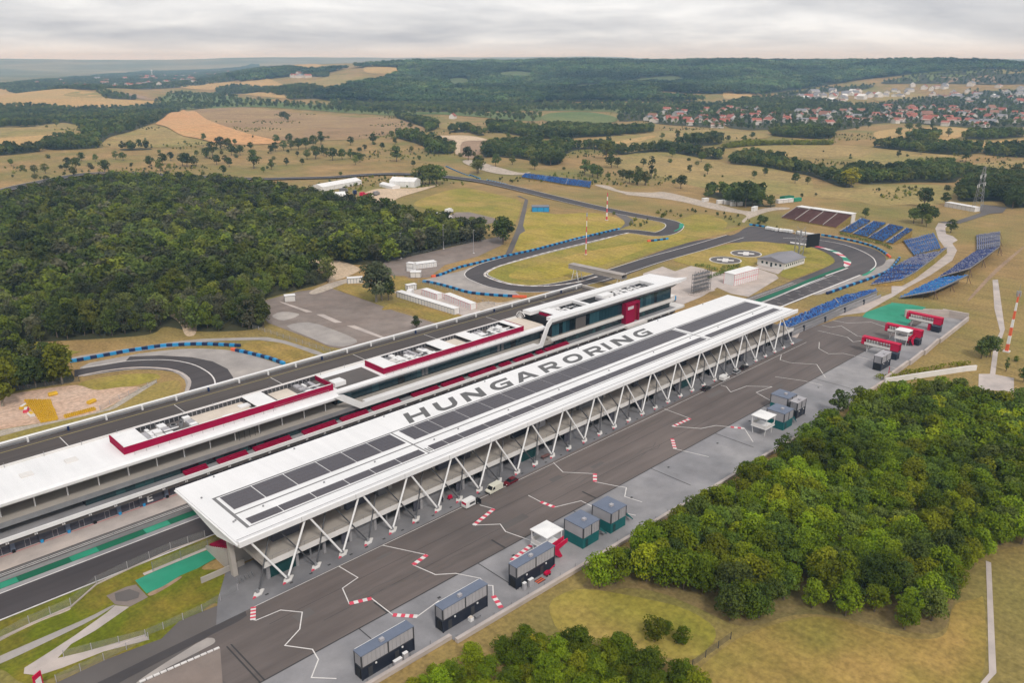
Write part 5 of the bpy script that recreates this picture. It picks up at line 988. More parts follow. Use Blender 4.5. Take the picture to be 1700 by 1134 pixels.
# far end: low rear wing continuing behind the blue seats
# ------------------------------------------------------------------ pit building
pb = thing('pit_building', 'long white pit building with crimson rooftop boxes above the garages', 'building', (20, 200, 0))
PX0, PX1 = -30.0, 292.0
MB().box(PX0, PX1, 200, 217, 0, 4.6).build('garage_block', 'garage_grey', pb)
MB().box(PX0, 293, 197.6, 200.0, 3.5, 4.6).build('garage_fascia', 'tarmac_mid', pb)
k = 0
x = 23.3 - 6.05 * 8
while x < 290:
    MB().box(x - .5, x + .5, 199.55, 199.995, .16, 3.6).build('pillar', 'slate_blue' if k % 2 else 'garage_grey', pb)
    MB().box(x - .32, x + .32, 199.1, 199.5, .16, .85).build('bollard', 'tyre_blue' if k % 3 else 'black', pb)
    MB().box(x + .7, x + 5.35, 199.93, 199.985, .2, 3.3).build('garage_door', 'garage_grey', pb)
    b = MB()
    for dx in (2.6, 3.7): b.box(x + dx, x + dx + .1, 199.86, 199.92, .2, 2.1)
    b.box(x + 2.6, x + 3.8, 199.86, 199.92, 2.1, 2.2); b.build('door_frame', 'panel_grey', pb)
    b = MB(); b.box(x - 1.5, x - 1.2, 197.5, 197.58, 3.75, 4.2); b.box(x - 1.1, x - .8, 197.5, 197.58, 3.75, 4.2); b.build('bay_number', 'white_paint', pb)
    x += 6.05; k += 1
flat_letter('letter', [[(0,0),(.72,0),(.72,.2),(.26,.2),(.26,.4),(.66,.4),(.66,.6),(.26,.6),(.26,.8),(.72,.8),(.72,1),(0,1)]], pb, lambda u, v: Vector((60.6 + u * 2.0, 199.5, .75 + v * 2.1)) - Vector((20, 200, 0)), .05, 'white_paint')
MB().box(58.6, 64.6, 199.52, 199.85, .16, 3.6).build('sign_wall', 'garage_grey', pb)
MB().box(65.2, 66.6, 199.86, 199.92, .2, 2.6).build('door', 'brown_bench', pb)
MB().box(PX0, 294, 197.3, 216.5, 4.62, 5.4).build('terrace', 'grey_paving', pb)
MB().box(PX0, 298, 196.9, 197.45, 4.65, 5.6).build('terrace_edge', 'white_paint', pb)
MB().box(294, 300, 197.45, 204, 4.4, 5.4).build('terrace_end', 'white_wall', pb)
# first floor
MB().box(46.3, 215, 199.95, 216, 5.4, 7.4).build('first_floor', 'dark_interior', pb)
MB().box(PX0, 46.2, 205.5, 216, 5.4, 7.4).build('first_floor', 'concrete', pb)
pane_mesh = {}
prng = random.Random(2)
def pane(x, y, z, w, h, mat, name='window_pane'):
    mat = prng.choice([mat, mat, mat + '_b', 'glass_dark'])
    key = (round(w, 2), round(h, 2), mat)
    o = link(name, pane_mesh.get(key), pb) if key in pane_mesh else MB().box(0, w, 0, .06, 0, h).build(name, mat, pb, False)
    pane_mesh[key] = o.data; o.location = Vector((x, y, z)) - Vector((20, 200, 0)); return o
x = 46.4
while x < 214: pane(x, 199.86, 5.45, 2.32, 1.9, 'glass_teal'); x += 2.4
# second floor slab, columns, roof of the open western part
MB().box(PX0, 215, 199.2, 216.5, 7.42, 8.6).build('second_slab', 'concrete', pb)
MB().box(PX0, 127, 199.0, 199.2, 7.4, 8.7).build('slab_edge', 'steel_grey', pb)
x = 7.0
while x < 118:
    MB().tube((x, 202.3, 8.6), (x, 202.3, 12.6), .17, n=8).build('column', 'steel_white', pb); x += 7.3
MB().box(PX0, 121, 208.5, 216, 8.6, 12.3).build('upper_wall', 'concrete', pb)
for a, b_ in ((72, 82), (96, 118), (30, 36)): MB().box(a, b_, 208.3, 208.45, 9.2, 12.0).build('crimson_wall', 'deep_red', pb)
for k in range(5): MB().box(88 + 1.6 * k, 88.1 + 1.6 * k, 201.3, 201.4, 8.6, 11.4).build('stair_post', 'steel_dark', pb)
r = MB(); r.prism_x([(200.2, 12.25), (217.6, 12.4), (217.6, 14.2), (202.0, 14.2), (199.3, 14.05), (198.5, 13.6), (198.6, 12.9), (199.3, 12.4)], PX0, 119.5)
r.build('roof', 'white_roof', pb)
r = MB(); r.prism_x([(202.2, 12.6), (217.6, 12.6), (217.6, 14.2), (202.6, 14.2), (200.9, 14.0), (200.9, 13.2)], 119.52, 212.8)
r.build('roof', 'white_roof', pb)
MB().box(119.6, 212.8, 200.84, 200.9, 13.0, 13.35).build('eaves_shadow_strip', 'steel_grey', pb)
MB().box(121, 213, 204.0, 216, 8.6, 12.6).build('upper_storey', 'dark_interior', pb)
x = 122.0
while x < 211: pane(x, 203.9, 9.0, 2.5, 3.5, 'glass_blue'); x += 2.58
for x in (155.0, 156.5, 190, 192): MB().box(x, x + 1.1, 203.8, 203.88, 9.0, 12.5).build('blind_panel', 'dark_paving', pb)
# white ribbon that steps down, runs along the second floor and climbs again
for nm, prof in (('ribbon_descent', [(117.5, 13.9), (119.5, 12.35), (126.2, 7.75), (128.6, 7.75), (128.6, 9.3), (127.4, 9.35), (121.0, 13.75), (119.5, 14.15)]),
                 ('ribbon_climb', [(205.6, 7.75), (207.9, 7.75), (211.2, 14.6), (213.0, 16.5), (217, 16.6), (217, 18.1), (212.6, 18.05), (210.4, 16.6), (206.6, 9.35), (205.6, 9.3)])):
    MB().prism_y(prof, 197.9, 198.5).build(nm, 'white_paint', pb)
MB().box(128.6, 205.6, 197.9, 200.4, 7.75, 9.3).build('ribbon_band', 'white_paint', pb)
# roof furniture
def rail(x0, x1, y, z, h=1.0):
    b = MB(); x = x0
    while x <= x1: b.box(x, x + .06, y, y + .06, z, z + h); x += 3.0
    for q in (.5, 1.0): b.box(x0, x1, y + .01, y + .05, z + h * q - .05, z + h * q)
    b.build('roof_rail', 'steel_grey', pb)
rail(60, 100, 201.2, 14.15); rail(139, 200, 201.7, 14.15); rail(100, 118, 202.2, 14.15)
MB().box(121.5, 137.5, 202.8, 213.5, 14.2, 14.26).build('roof_membrane', 'tarmac_mid', pb)
MB().box(123, 127, 209.2, 210.2, 14.26, 14.5).build('roof_box', 'white_paint', pb)
MB().box(121.6, 125.6, 204.2, 206.6, 14.26, 15.6).build('roof_box', 'white_paint', pb)
for x, y in ((35.5, 207.5), (45.8, 208)):
    b = MB(); b.box(x, x + 2.8, y, y + 2.4, 14.2, 14.5); b.build('roof_light', 'white_wall', pb)
MB().box(203.2, 213.5, 203, 216.5, 14.2, 14.25).build('roof_terrace', 'cream', pb)
MB().box(PX0, 212.6, 217.0, 217.6, 14.2, 14.65).build('rear_parapet', 'white_wall', pb)
for x in range(-20, 210, 9): MB().box(x, x + .08, 216.6, 216.7, 14.2, 15.6).build('roof_pole', 'steel_grey', pb)
# plant enclosures
def plant(x0, x1, y0, y1, z, tan, slabs, seed, walls=True, h=1.95):
    e = link('roof_enclosure', None, pb, Vector((x0, y0, z)) - Vector((20, 200, 0)))
    T = lambda a: a
    g = random.Random(seed)
    def sub(name, mat, *box):
        b = MB(); b.box(box[0] - x0, box[1] - x0, box[2] - y0, box[3] - y0, box[4] - z, box[5] - z); return b.build(name, mat, e, False)
    if walls:
        sub('wall', 'crimson', x0, x1, y0, y0 + .25, z, z + h); sub('wall', 'crimson', x0, x1, y1 - .12, y1, z, z + h); sub('wall_lining', 'steel_dark', x0 + .25, x1 - .25, y1 - .25, y1 - .12, z, z + h - .02)
        sub('wall', 'crimson', x0, x0 + .25, y0 + .25, y1 - .25, z, z + h); sub('wall', 'crimson', x1 - .25, x1, y0 + .25, y1 - .25, z, z + h)
        sub('rim', 'white_paint', x0 + .02, x1 - .02, y0 + .25, y0 + .75, z + h - .28, z + h - .05); sub('rim', 'white_paint', x0 + .25, x1 - .25, y1 - .26, y1 - .13, z + h - .14, z + h + .04)
        x = x0 + 1.5
        while x < x1 - 1:
            sub('louvre_post', 'panel_grey', x, x + .14, y1 - .34, y1 - .25, z + .1, z + h - .3); x += 1.3
    sub('floor', 'tarmac_mid', x0 + .25, x1 - .25, y0 + .75, y1 - .35, z, z + .5)
    for a, b_ in tan: sub('floor_tan', 'cream', a, b_, y0 + .8, y1 - .4, z + .5, z + .56)
    for a, b_ in slabs: sub('cover', 'white_paint', a, b_, y0 + .5, y1 - .3, z + h - .3, z + h - .08)
    free = lambda a, b_: not any(b_ > p - .3 and a < q + .3 for p, q in list(tan) + list(slabs))
    x = x0 + 1.2
    while x < x1 - 3:
        w = g.uniform(.7, 2.2)
        if free(x, x + w):
            t = g.random()
            if t < .34:      # duct run across
                sub('duct', g.choice(['steel_white', 'white_paint', 'panel_grey']), x, x + min(w, 1.1), y0 + .9 + g.uniform(0, 1.5), y1 - .9 - g.uniform(0, 3), z + .55, z + g.uniform(1.2, 1.7))
            elif t < .75:
                y = y0 + .9
                while y < y1 - 2.2:
                    d = g.uniform(1.2, 2.8); sub('ventilation_unit', g.choice(['white_paint', 'white_paint', 'panel_grey', 'white_wall', 'white_roof', 'steel_grey']), x, x + w, y, min(y + d, y1 - .6), z + .5, z + g.uniform(.9, 1.65)); y += d + g.uniform(.2, .8)
            else:
                b = MB(); r0 = min(w, 1.8) / 2; cx, cy = x - x0 + r0, g.uniform(2.5, y1 - y0 - 2.5)
                b.tube((cx, cy, .5), (cx, cy, 1.75), r0, n=12); b.tube((cx, cy, 1.75), (cx, cy, 1.8), r0 * .75, n=12, mi=1); b.build('fan', ['steel_grey', 'black'], e, False)
        x += w + g.uniform(.12, .4)
    b = MB(); x = .8
    while x < x1 - x0 - 4:
        if free(x + x0, x0 + x + 4): b.box(x, x + 4, 1.0, 1.5, 1.3, 1.6); b.box(x, x + 4, 3.4, 3.7, 1.5, 1.75)
        x += 5.5
    if b.v: b.build('pipe_run', 'steel_white', e, False)
plant(58.0, 120.2, 203.0, 213.4, 14.22, [(79.5, 95.0), (103.5, 110.0)], [(58.4, 64.6), (95.5, 101.5)], 3)
plant(139.0, 202.8, 203.0, 213.6, 14.22, [(171.0, 177.5)], [(139.5, 145.0), (164.5, 170.5), (178, 183), (199.8, 202.4)], 8)
for a in (86.0, 92.5): MB().box(a, a + 3.2, 204.2 + (a > 90) * 4, 206.4 + (a > 90) * 4, 14.3, 15.2).build('roof_unit', 'white_paint', pb)
# hospitality end with its raised roof frame
MB().box(215, 292.4, 200.3, 216, 5.4, 8.2).build('lounge_lower', 'dark_interior', pb)
MB().box(215, 292.8, 200.3, 216, 9.5, 16.5).build('lounge_upper', 'dark_interior', pb)
MB().box(213, 293.2, 200.0, 216.3, 8.2, 9.5).build('lounge_slab', 'concrete', pb)
for a, b_ in ((215.2, 256.8), (268.2, 292.2)):
    x = a
    while x < b_ - 1.6:
        pane(x, 200.1, 9.6, 1.92, 4.7, 'glass_blue'); pane(x, 200.1, 5.45, 1.92, 2.65, 'glass_teal'); x += 2.0
y = 200.4
while y < 213: 
    b = MB(); b.box(292.85, 292.92, y, y + 1.9, 9.6, 14.3); b.build('window_pane', 'glass_blue', pb); y += 2.0
MB().box(228.6, 234.6, 199.9, 200.05, 9.6, 14.2).build('blind_panel', 'tarmac_mid', pb)
for a, b_ in ((213.4, 257.2), (268, 293)):
    b = MB(); b.prism_x([(198.6, 8.35), (200.0, 8.25), (200.0, 9.2), (199.0, 9.45), (198.6, 9.3)], a, b_); b.build('balcony', 'white_wall', pb)
r = MB(); r.box(212.9, 296.5, 197.6, 201.0, 16.6, 18.0); r.box(212.9, 281.5, 209.6, 213.8, 16.6, 18.0); r.box(281.5, 294.5, 201.0, 213.8, 16.6, 18.0); r.box(236.8, 238.4, 201.0, 209.6, 16.8, 17.9)
r.prism_z([(294.5, 201.0), (296.5, 201.0), (296.5, 201.2), (294.5, 213.6)], 16.6, 18.0); r.prism_z([(296.5, 197.6), (301.5, 198.4), (296.5, 201.2)], 16.8, 17.9)
r.build('lounge_roof', 'white_roof', pb)
b = MB()
for k in range(40): b.prism_x([(198.2, 16.0), (200.1, 14.5), (200.1, 14.7), (198.3, 16.2)], 214.2 + 2 * k, 216.0 + 2 * k)
b.build('eaves_louvre', 'steel_grey', pb)
MB().box(217.0, 292, 201, 213.6, 14.3, 15.9).build('roof_deck', 'tarmac_mid', pb)
plant(217.5, 236.6, 200.8, 209.5, 15.92, [], [(217.6, 222.8)], 21, walls=False, h=1.9)
plant(238.5, 281.3, 200.8, 209.5, 15.92, [(239, 248)], [], 22, walls=False, h=1.9)
MB().box(216.6, 217.0, 201.0, 208.6, 14.4, 17.4).build('crimson_wall', 'crimson', pb)
MB().box(249, 256, 203.5, 207, 15.9, 18.3).build('plant_room', 'white_paint', pb)
# arched lattice at the roof corner
for k in range(7):
    a = math.radians(20 + 22 * k); a2 = math.radians(20 + 22 * (k + 1))
    if k < 6:
        MB().tube((212.6, 214.6 + 2.6 * math.cos(a), 14.3 + 2.9 * math.sin(a)), (212.6, 214.6 + 2.6 * math.cos(a2), 14.3 + 2.9 * math.sin(a2)), .13).build('lattice', 'steel_white', pb)
    MB().tube((212.6, 214.6, 14.3), (212.6, 214.6 + 2.6 * math.cos(a), 14.3 + 2.9 * math.sin(a)), .08).build('lattice', 'steel_white', pb)
MB().tube((213, 200.8, 14.3), (213.1, 198.2, 17.0), .15).build('lattice', 'steel_white', pb)
# crimson portal
b = MB(); b.box(258, 264, 198.0, 200.2, 5.42, 14.1); b.box(264, 267.2, 199.2, 200.2, 5.42, 14.1, 1); b.box(266.7, 267.2, 198.0, 199.2, 5.42, 14.1); b.box(264, 266.7, 198.0, 199.2, 13.2, 14.1)
b.build('portal', ['crimson', 'deep_red'], pb)
b = MB()
for k in range(6): b.box(259.2 + .65 * k, 259.65 + .65 * k, 197.93, 197.98, 11.4, 12.7)
b.build('portal_sign', 'white_paint', pb)
MB().prism_z([(256, 195.2), (269.5, 195.2), (269.5, 197), (256, 197)], 4.4, 5.4).build('portal_step', 'white_wall', pb)
# crimson terrace seating
for a, b_ in ((70.6, 76.9), (80.0, 88.5), (90.7, 102.2), (106.3, 117.6), (119.5, 129.0), (131.0, 141.6), (146.8, 157.6), (159.4, 168.9), (171.9, 184), (186.4, 191.4), (193.6, 203), (205.4, 208.7), (210.1, 222.7)):
    q = MB()
    for k in range(3): q.box(a, b_, 197.6 + .68 * k, 198.0 + .68 * k, 5.4, 5.85 + .24 * k); q.box(a, b_, 198.0 + .68 * k, 198.28 + .68 * k, 5.4, 5.6 + .24 * k, 1)
    q.build('seat_block', ['seat_red', 'deep_red'], pb)
# raised roadway behind the building and its parapet
deck = tag(MB().box(-40, 292, 217.6, 251.2, 0, 5.0).build('raised_roadway', 'deck_tarmac'), kind='structure')
strip('edge_line', 'line_yellow', 0, -40, 288, 248.0, 248.25, deck, z=5.004)
for k in range(9): strip('road_joint', 'line_white', 0, 20 + 34 * k, 20.22 + 34 * k, 237, 247.6, deck, z=5.006)
pw = thing('parapet_wall', 'long white parapet wall with lamps edging the raised roadway behind the pit building', 'wall', (100, 251.2, 0))
MB().box(-40, 291, 251.2, 252.1, 0, 6.35).build('wall', 'white_wall', pw)
MB().box(-40, 291.2, 250.95, 252.2, 6.35, 6.5).build('coping', 'white_paint', pw)
MB().box(290.6, 292, 236, 251.2, 0.1, 6.0).build('end_wall', 'concrete', pw)
for k in range(30): MB().box(-30 + 10.9 * k, -29.5 + 10.9 * k, 250.35, 250.9, 5.0, 6.3).build('lamp_post', 'white_paint' if k % 4 else 'tyre_navy', pw)
b = MB(); b.box(-40, 291, 250.9, 250.95, 5.3, 5.9); b.build('guard_rail', 'steel_grey', pw)
# ------------------------------------------------------------------ paddock edge
bw = thing('boundary_wall', 'low pale concrete wall with stepped joints along the outer edge of the paddock', 'wall', (100, 103, 0))
SEG = [(30, 105.6, 84.2, 104.7), (84.2, 102.9, 121, 102.1), (121, 102.1, 160, 101.6), (160, 101.2, 205, 100.9), (205, 100.5, 250, 100.6), (250, 100.3, 285, 100.9), (285.4, 100.9, 309, 101.9), (309.4, 101.4, 325, 102.4), (325.4, 101.8, 344.4, 103.4), (344.8, 102.8, 385.4, 105.2)]
for x0, y0, x1, y1 in SEG:
    d = Vector((x1 - x0, y1 - y0)); b = MB()
    b.obox(((x0 + x1) / 2, (y0 + y1) / 2), d, d.length, .85, -.3, .95 if x0 < 280 else 1.9); b.build('wall_panel', 'pale_concrete', bw)
for (x0, y0), (x1, y1) in (((385.4, 105.2), (384.7, 115.9)), ((384.7, 113.2), (378.3, 122.1)), ((378.3, 119.5), (371.3, 127.3))):
    d = Vector((x1 - x0, y1 - y0)); b = MB(); b.obox(((x0 + x1) / 2, (y0 + y1) / 2), d, d.length, .9, 0, 3.4); b.build('wall_panel', 'pale_concrete', bw)
for k in range(22):
    x = 60 + k * 5.0; b = MB(); yy = 105.9 if x < 84 else 103.6 - (x - 84) * .015
    b.box(x, x + .06, yy, yy + .06, .1, 1.2); b.build('rail_post', 'steel_grey', bw)
rt = thing('access_ramp', 'white parapet wall of the ramp climbing beside the paddock wood', 'ramp', (300, 96, 0))
rp = [Vector(q) for q in RAMP]
for a, b_ in zip(rp, rp[1:]):
    d = b_ - a; q = MB(); q.obox(((a.x + b_.x) / 2, (a.y + b_.y) / 2), d, d.length, .6, 0, 2.0); q.build('wall_panel', 'white_wall', rt)
# double-deck cabins
def stacked_cabin(x, y, label, lower='navy', upper='panel_grey', roof='slate_blue', L=12.3, Wd=2.45):
    t = thing('double_deck_cabin', label, 'cabin', (x, y, .13))
    MB().box(.12, L - .12, .1, Wd - .1, 0, 2.75).build('lower_unit', lower, t, False)
    MB().box(0, L, 0, Wd, 2.78, 2.92).build('deck_joint', 'steel_dark', t, False)
    MB().box(.1, L - .1, .08, Wd - .08, 2.92, 5.5).build('upper_unit', upper, t, False)
    MB().box(-.04, L + .04, -.04, Wd + .04, 5.5, 5.66).build('roof', roof, t, False)
    for px in (0, L / 2 - .13, L - .26):
        for py in (-.02, Wd - .22):
            MB().box(px, px + .26, py, py + .24, 2.95, 5.48).build('post', 'steel_dark', t, False)
            if px != L / 2 - .13: MB().box(px, px + .24, py, py + .24, 0, 2.76).build('post', 'navy', t, False)
    b = MB()
    for k in range(5): b.box(-.05, -.01, .3 + .4 * k, .36 + .4 * k, 3.1, 5.3)
    b.build('end_rib', 'steel_grey', t, False)
    b = MB(); b.box(-.05, .08, .45, Wd - .45, .2, 2.4); b.build('end_door', 'dark_interior', t, False)
    for px in (L * .25, L * .75): MB().box(px, px + .35, -.06, .1, 2.2, 2.5).build('lamp', 'white_paint', t, False)
    b = MB(); b.box(.3, L - .3, Wd, Wd + .05, 5.7, 5.78); b.build('roof_rail', 'white_paint', t, False)
    for px in (L * .12, L * .62): MB().box(px, px + .95, -.0 + .04, .1, .1, 2.15).build('door', 'steel_dark', t, False)
    MB().box(L * .4, L * .4 + .9, .6, 1.3, 5.66, 6.2).build('air_unit', 'panel_grey', t, False)
    for k in range(12): MB().box(.5 + k * (L - 1) / 12, .54 + k * (L - 1) / 12, .05, .08, 3.0, 5.4).build('panel_rib', 'steel_grey', t, False)
    return t
stacked_cabin(64.6, 106.9, 'navy and grey double-deck cabin with two white cabinets beside its middle')
stacked_cabin(84.0, 106.8, 'navy and grey double-deck cabin with rubble bags along its wall')
stacked_cabin(104.6, 106.6, 'navy and grey double-deck cabin right beside the white raised kiosk')
stacked_cabin(294.5, 106.2, 'navy and pale grey double-deck cabin beside the red footbridge stair', L=8.6, Wd=3.0, roof='panel_grey')
stacked_cabin(232.0, 107.4, 'pale grey double-deck cabin half hidden behind the paddock wood', L=6, Wd=2.6, roof='panel_grey')
def cube_cabin(x, y, label):
    t = thing('cube_cabin', label, 'cabin', (x, y, .13)); L, Wd = 6.0, 6.2
    MB().box(.1, L - .1, .1, Wd - .1, 0, 2.75).build('lower_unit', 'teal', t, False)
    MB().box(.08, L - .08, .08, Wd - .08, 2.8, 5.6).build('upper_unit', 'panel_grey', t, False)
    MB().box(-.03, L + .03, -.03, Wd + .03, 5.6, 5.74).build('roof', 'slate_blue', t, False)
    for px, py in ((0, 0), (L - .25, 0), (0, Wd - .25), (L - .25, Wd - .25), (L / 2 - .15, -.02)): MB().box(px, px + .27, py, py + .25, 2.8, 5.58).build('post', 'steel_dark', t, False)
    b = MB()
    for k in range(9): b.box(.5 + .6 * k, .55 + .6 * k, .03, .07, 2.95, 5.5)
    b.build('wall_rib', 'steel_grey', t, False)
    MB().box(1.0, 1.95, .05, .1, .1, 2.15).build('door', 'teal_dark', t, False); MB().box(2.4, 3.4, 2.0, 2.8, 5.74, 6.25).build('air_unit', 'panel_grey', t, False)
    MB().prism_y([(L, 2.75), (L + 3.2, .1), (L + 3.2, .35), (L, 3.7)], .2, .35).build('stair_side', 'teal', t, False)
    for k in range(6): MB().box(L + .4 * k, L + .4 * k + .4, .35, 1.4, 2.5 - .42 * k, 2.6 - .42 * k).build('tread', 'steel_grey', t, False)
    return t
cube_cabin(126.8, 106.7, 'grey and teal cube cabin beside the white kiosk with the red stair')
cube_cabin(136.6, 106.3, 'grey and teal cube cabin on the paddock edge against the trees')
cube_cabin(221.0, 106.0, 'grey and teal cube cabin beside the white kiosk half hidden by the wood')
cube_cabin(231.4 - 2.5 + 4, 111.2, 'grey and teal cube cabin with a dark rail frame beyond it')
def kiosk(x, y, label, stair=True):
    t = thing('raised_kiosk', label, 'kiosk', (x, y, .13)); L, Wd = 5.4, 5.2
    for px, py in ((.1, .1), (L - .3, .1), (.1, Wd - .3), (L - .3, Wd - .3)):
        MB().box(px, px + .2, py, py + .2, 2.6, 5.9).build('post', 'steel_white', t, False)
    MB().box(0, L, 0, Wd, 2.45, 2.7).build('floor', 'white_paint', t, False)
    b = MB(); b.add([(-.15, -.15, 5.9), (L + .15, -.15, 5.9), (L + .15, Wd + .15, 5.9), (-.15, Wd + .15, 5.9), (-.15, -.15, 6.1), (L + .15, -.15, 6.1), (L + .15, Wd + .15, 6.1), (-.15, Wd + .15, 6.1), (L / 2, Wd / 2, 6.5)],
                    [(3, 2, 1, 0), (0, 1, 5, 4), (1, 2, 6, 5), (2, 3, 7, 6), (3, 0, 4, 7), (4, 5, 8), (5, 6, 8), (6, 7, 8), (7, 4, 8)]); b.build('canopy', 'canvas', t, False)
    for y0 in (.05, Wd - .12): MB().box(.2, L - .2, y0, y0 + .07, 2.7, 3.7).build('balustrade', 'white_wall', t, False)
    MB().box(.05, .12, .2, Wd - .2, 2.7, 3.7).build('balustrade', 'white_wall', t, False)
    for px in (.6, L - .8):
        MB().tube((px, .6, 0), (px - .35, .3, 2.5), .1).build('leg', 'steel_white', t, False); MB().tube((px, Wd - .6, 0), (px - .35, Wd - .3, 2.5), .1).build('leg', 'steel_white', t, False)
    if stair:
        MB().prism_y([(.4, 2.5), (3.0, .1), (3.9, .1), (2.6, 2.6), (5.6, 3.2), (5.6, 4.2), (.4, 3.7)], -.25, -.05).build('stair_side', 'bright_red', t, False)
        MB().prism_y([(.4, 2.5), (3.0, .1), (3.9, .1), (2.6, 2.6), (5.6, 3.2), (5.6, 4.2), (.4, 3.7)], -1.5, -1.3).build('stair_side', 'bright_red', t, False)
        for k in range(6): MB().box(.6 + .42 * k, 1.0 + .42 * k, -1.3, -.25, 2.2 - .36 * k, 2.3 - .36 * k).build('tread', 'steel_dark', t, False)
    return t
kiosk(117.3, 109.6, 'white canopied kiosk on legs with a red zigzag stair')
kiosk(212.6, 107.4, 'white canopied kiosk on legs with no stair beside a teal cube cabin', False)
kiosk(330.0, 110.5, 'white canopied kiosk standing between the red footbridges')
def footbridge(x, y, label):
    t = thing('red_footbridge', label, 'footbridge', (x, y, .13)); L, Wd = 2.4, 14.5
    MB().box(0, L, -Wd, 0, 3.1, 3.3).build('deck', 'steel_dark', t, False)
    for px in (0, L - .1):
        MB().box(px, px + .1, -Wd, -Wd + 3.2, 3.3, 6.2).build('side_panel', 'bright_red', t, False); MB().box(px, px + .1, -1.2, 0, 3.3, 6.0).build('side_panel', 'bright_red', t, False)
        MB().box(px, px + .1, -Wd + 3.2, -1.2, 5.7, 6.2).build('top_beam', 'bright_red', t, False); MB().box(px, px + .1, -Wd + 3.2, -1.2, 3.3, 4.3).build('parapet', 'white_wall', t, False)
        for k in range(9): MB().box(px, px + .1, -2.1 - k * 1.05, -1.95 - k * 1.05, 4.3, 5.7).build('baluster', 'deep_red' if k > 4 else 'steel_white', t, False)
    MB().box(-.1, L + .1, -Wd, 0, 6.2, 6.35).build('roof', 'bright_red', t, False)
    for s in (-1, 1):
        MB().tube((L / 2, -2.2, 0), (L / 2 + s * .9, -2.2 + .8 * s, 3.2), .14).build('leg', 'steel_white', t, False)
        MB().tube((L / 2, -2.2, 3.2), (L / 2 + s * .6, -2.2 + 1.6 * s, 6.2), .1).build('stay', 'steel_white', t, False)
    MB().box(-.3, L + .2, -Wd + .2, -Wd + 3.4, 0, 2.6).build('base_cabin', 'navy', t, False)
    MB().box(-.35, L + .25, -Wd + .15, -Wd + 3.45, 2.6, 2.75).build('base_roof', 'slate_blue', t, False)
    MB().box(.2, 1.6, -Wd + 4, -Wd + 5.2, 0, 3.1).build('lift_shaft', 'bright_red', t, False)
footbridge(311, 121.2, 'red footbridge on white legs beside the pale grey double-deck cabin')
footbridge(334.5, 121.6, 'red footbridge on white legs directly behind the white kiosk')
footbridge(358, 122.0, 'red footbridge on white legs close to the green painted slope')
def simple(name, label, cat, parts, loc, rz=0, group=None):
    t = thing(name, label, cat, loc, rz, group)
    for nm, mat, box in parts: MB().box(*box).build(nm, mat, t, False)
    return t
for i, (x, y, w, h, lb) in enumerate([(73.2, 105.4, 1.0, 1.9, 'small upright white electrical cabinet against the navy double-deck cabin'), (70.9, 105.3, 1.8, 1.5, 'broad white electrical cabinet against the navy double-deck cabin'), (105.6, 105.2, .8, 1.7, 'narrow white electrical cabinet near the cabin end beside a wider one'), (107.2, 105.1, 1.3, 1.8, 'wide white electrical cabinet next to orange planks')]):
    simple('electrical_cabinet', lb, 'cabinet', [('body', 'panel_grey', (0, w, 0, .6, 0, h)), ('lid', 'white_paint', (-.04, w + .04, -.04, .64, h, h + .08))], (x, y, .13))
simple('builders_bag', 'white bulk bag of sand by the navy cabin wall', 'bag', [('sack', 'canvas', (0, .9, 0, .9, 0, .8)), ('mouth', 'cream', (.1, .8, .1, .8, .8, .95))], (90.2, 105.4, .13))
t = thing('wheelbarrow', 'grey wheelbarrow and tools left by the navy cabin', 'wheelbarrow', (91.6, 105.2, .13))
MB().prism_y([(0, .35), (1.0, .3), (1.2, .7), (-.1, .7)], 0, .6).build('tray', 'steel_grey', t, False); MB().tube((1.25, .25, .2), (1.25, .35, .2), .2, n=12).build('wheel', 'rubber', t, False); MB().tube((0, .05, .4), (-.6, .05, .55), .03).build('handle', 'steel_dark', t, False); MB().tube((0, .55, .4), (-.6, .55, .55), .03).build('handle', 'steel_dark', t, False)
t = thing('red_loader', 'small red machine with a raised jib among the building materials', 'machine', (112.6, 105.2, .13))
MB().prism_y([(0, .4), (1.5, .35), (1.6, .8), (.9, 1.1), (0, .9)], 0, .8).build('body', 'bright_red', t, False); MB().tube((1.4, .4, .9), (3.4, .5, 1.5), .12).build('jib', 'bright_red', t, False)
for px in (.3, 1.2):
    for py in (-.08, .8): MB().tube((px, py, .25), (px, py + .1, .25), .25, n=12).build('wheel', 'rubber', t, False)
t = thing('timber_stack', 'flat stack of orange planks on the paddock paving', 'planks', (109.6, 104.6, .13))
for k in range(5): MB().box(0, 2.2, .3 * k, .3 * k + .24, 0, .12).build('plank', 'orange' if k % 2 else 'brown_bench', t, False)
t = thing('timber_pallet', 'brown wooden workbench by the grandstand legs', 'workbench', (152.8, 144.6, .13))
MB().box(0, 3, 0, 1.2, .75, .85).build('top', 'brown_bench', t, False)
for px in (.1, 2.8):
    for py in (.1, 1.0): MB().box(px, px + .12, py, py + .12, 0, .75).build('leg', 'brown_bench', t, False)
t = thing('red_totem', 'red advertising totem at the bend of the pale path', 'sign', (20.5, 146.0, 0), R(30))
MB().box(-.9, .9, -.12, .12, .1, 4.2).build('panel', 'bright_red', t, False); MB().box(-.6, .6, -.15, -.13, 1.4, 3.2).build('face_mark', 'white_paint', t, False); MB().box(-1, 1, -.3, .3, 0, .12).build('foot', 'concrete', t, False)
t = thing('red_totem', 'thin red frame sign at the edge of the paddock wood beside the ramp', 'sign', (291.0, 101.9, .13), R(20))
MB().box(-.8, -.55, -.1, .1, 0, 3.8).build('post', 'bright_red', t, False); MB().box(.55, .8, -.1, .1, 0, 3.8).build('post', 'bright_red', t, False); MB().box(-.8, .8, -.1, .1, 3.4, 3.8).build('crossbar', 'bright_red', t, False)
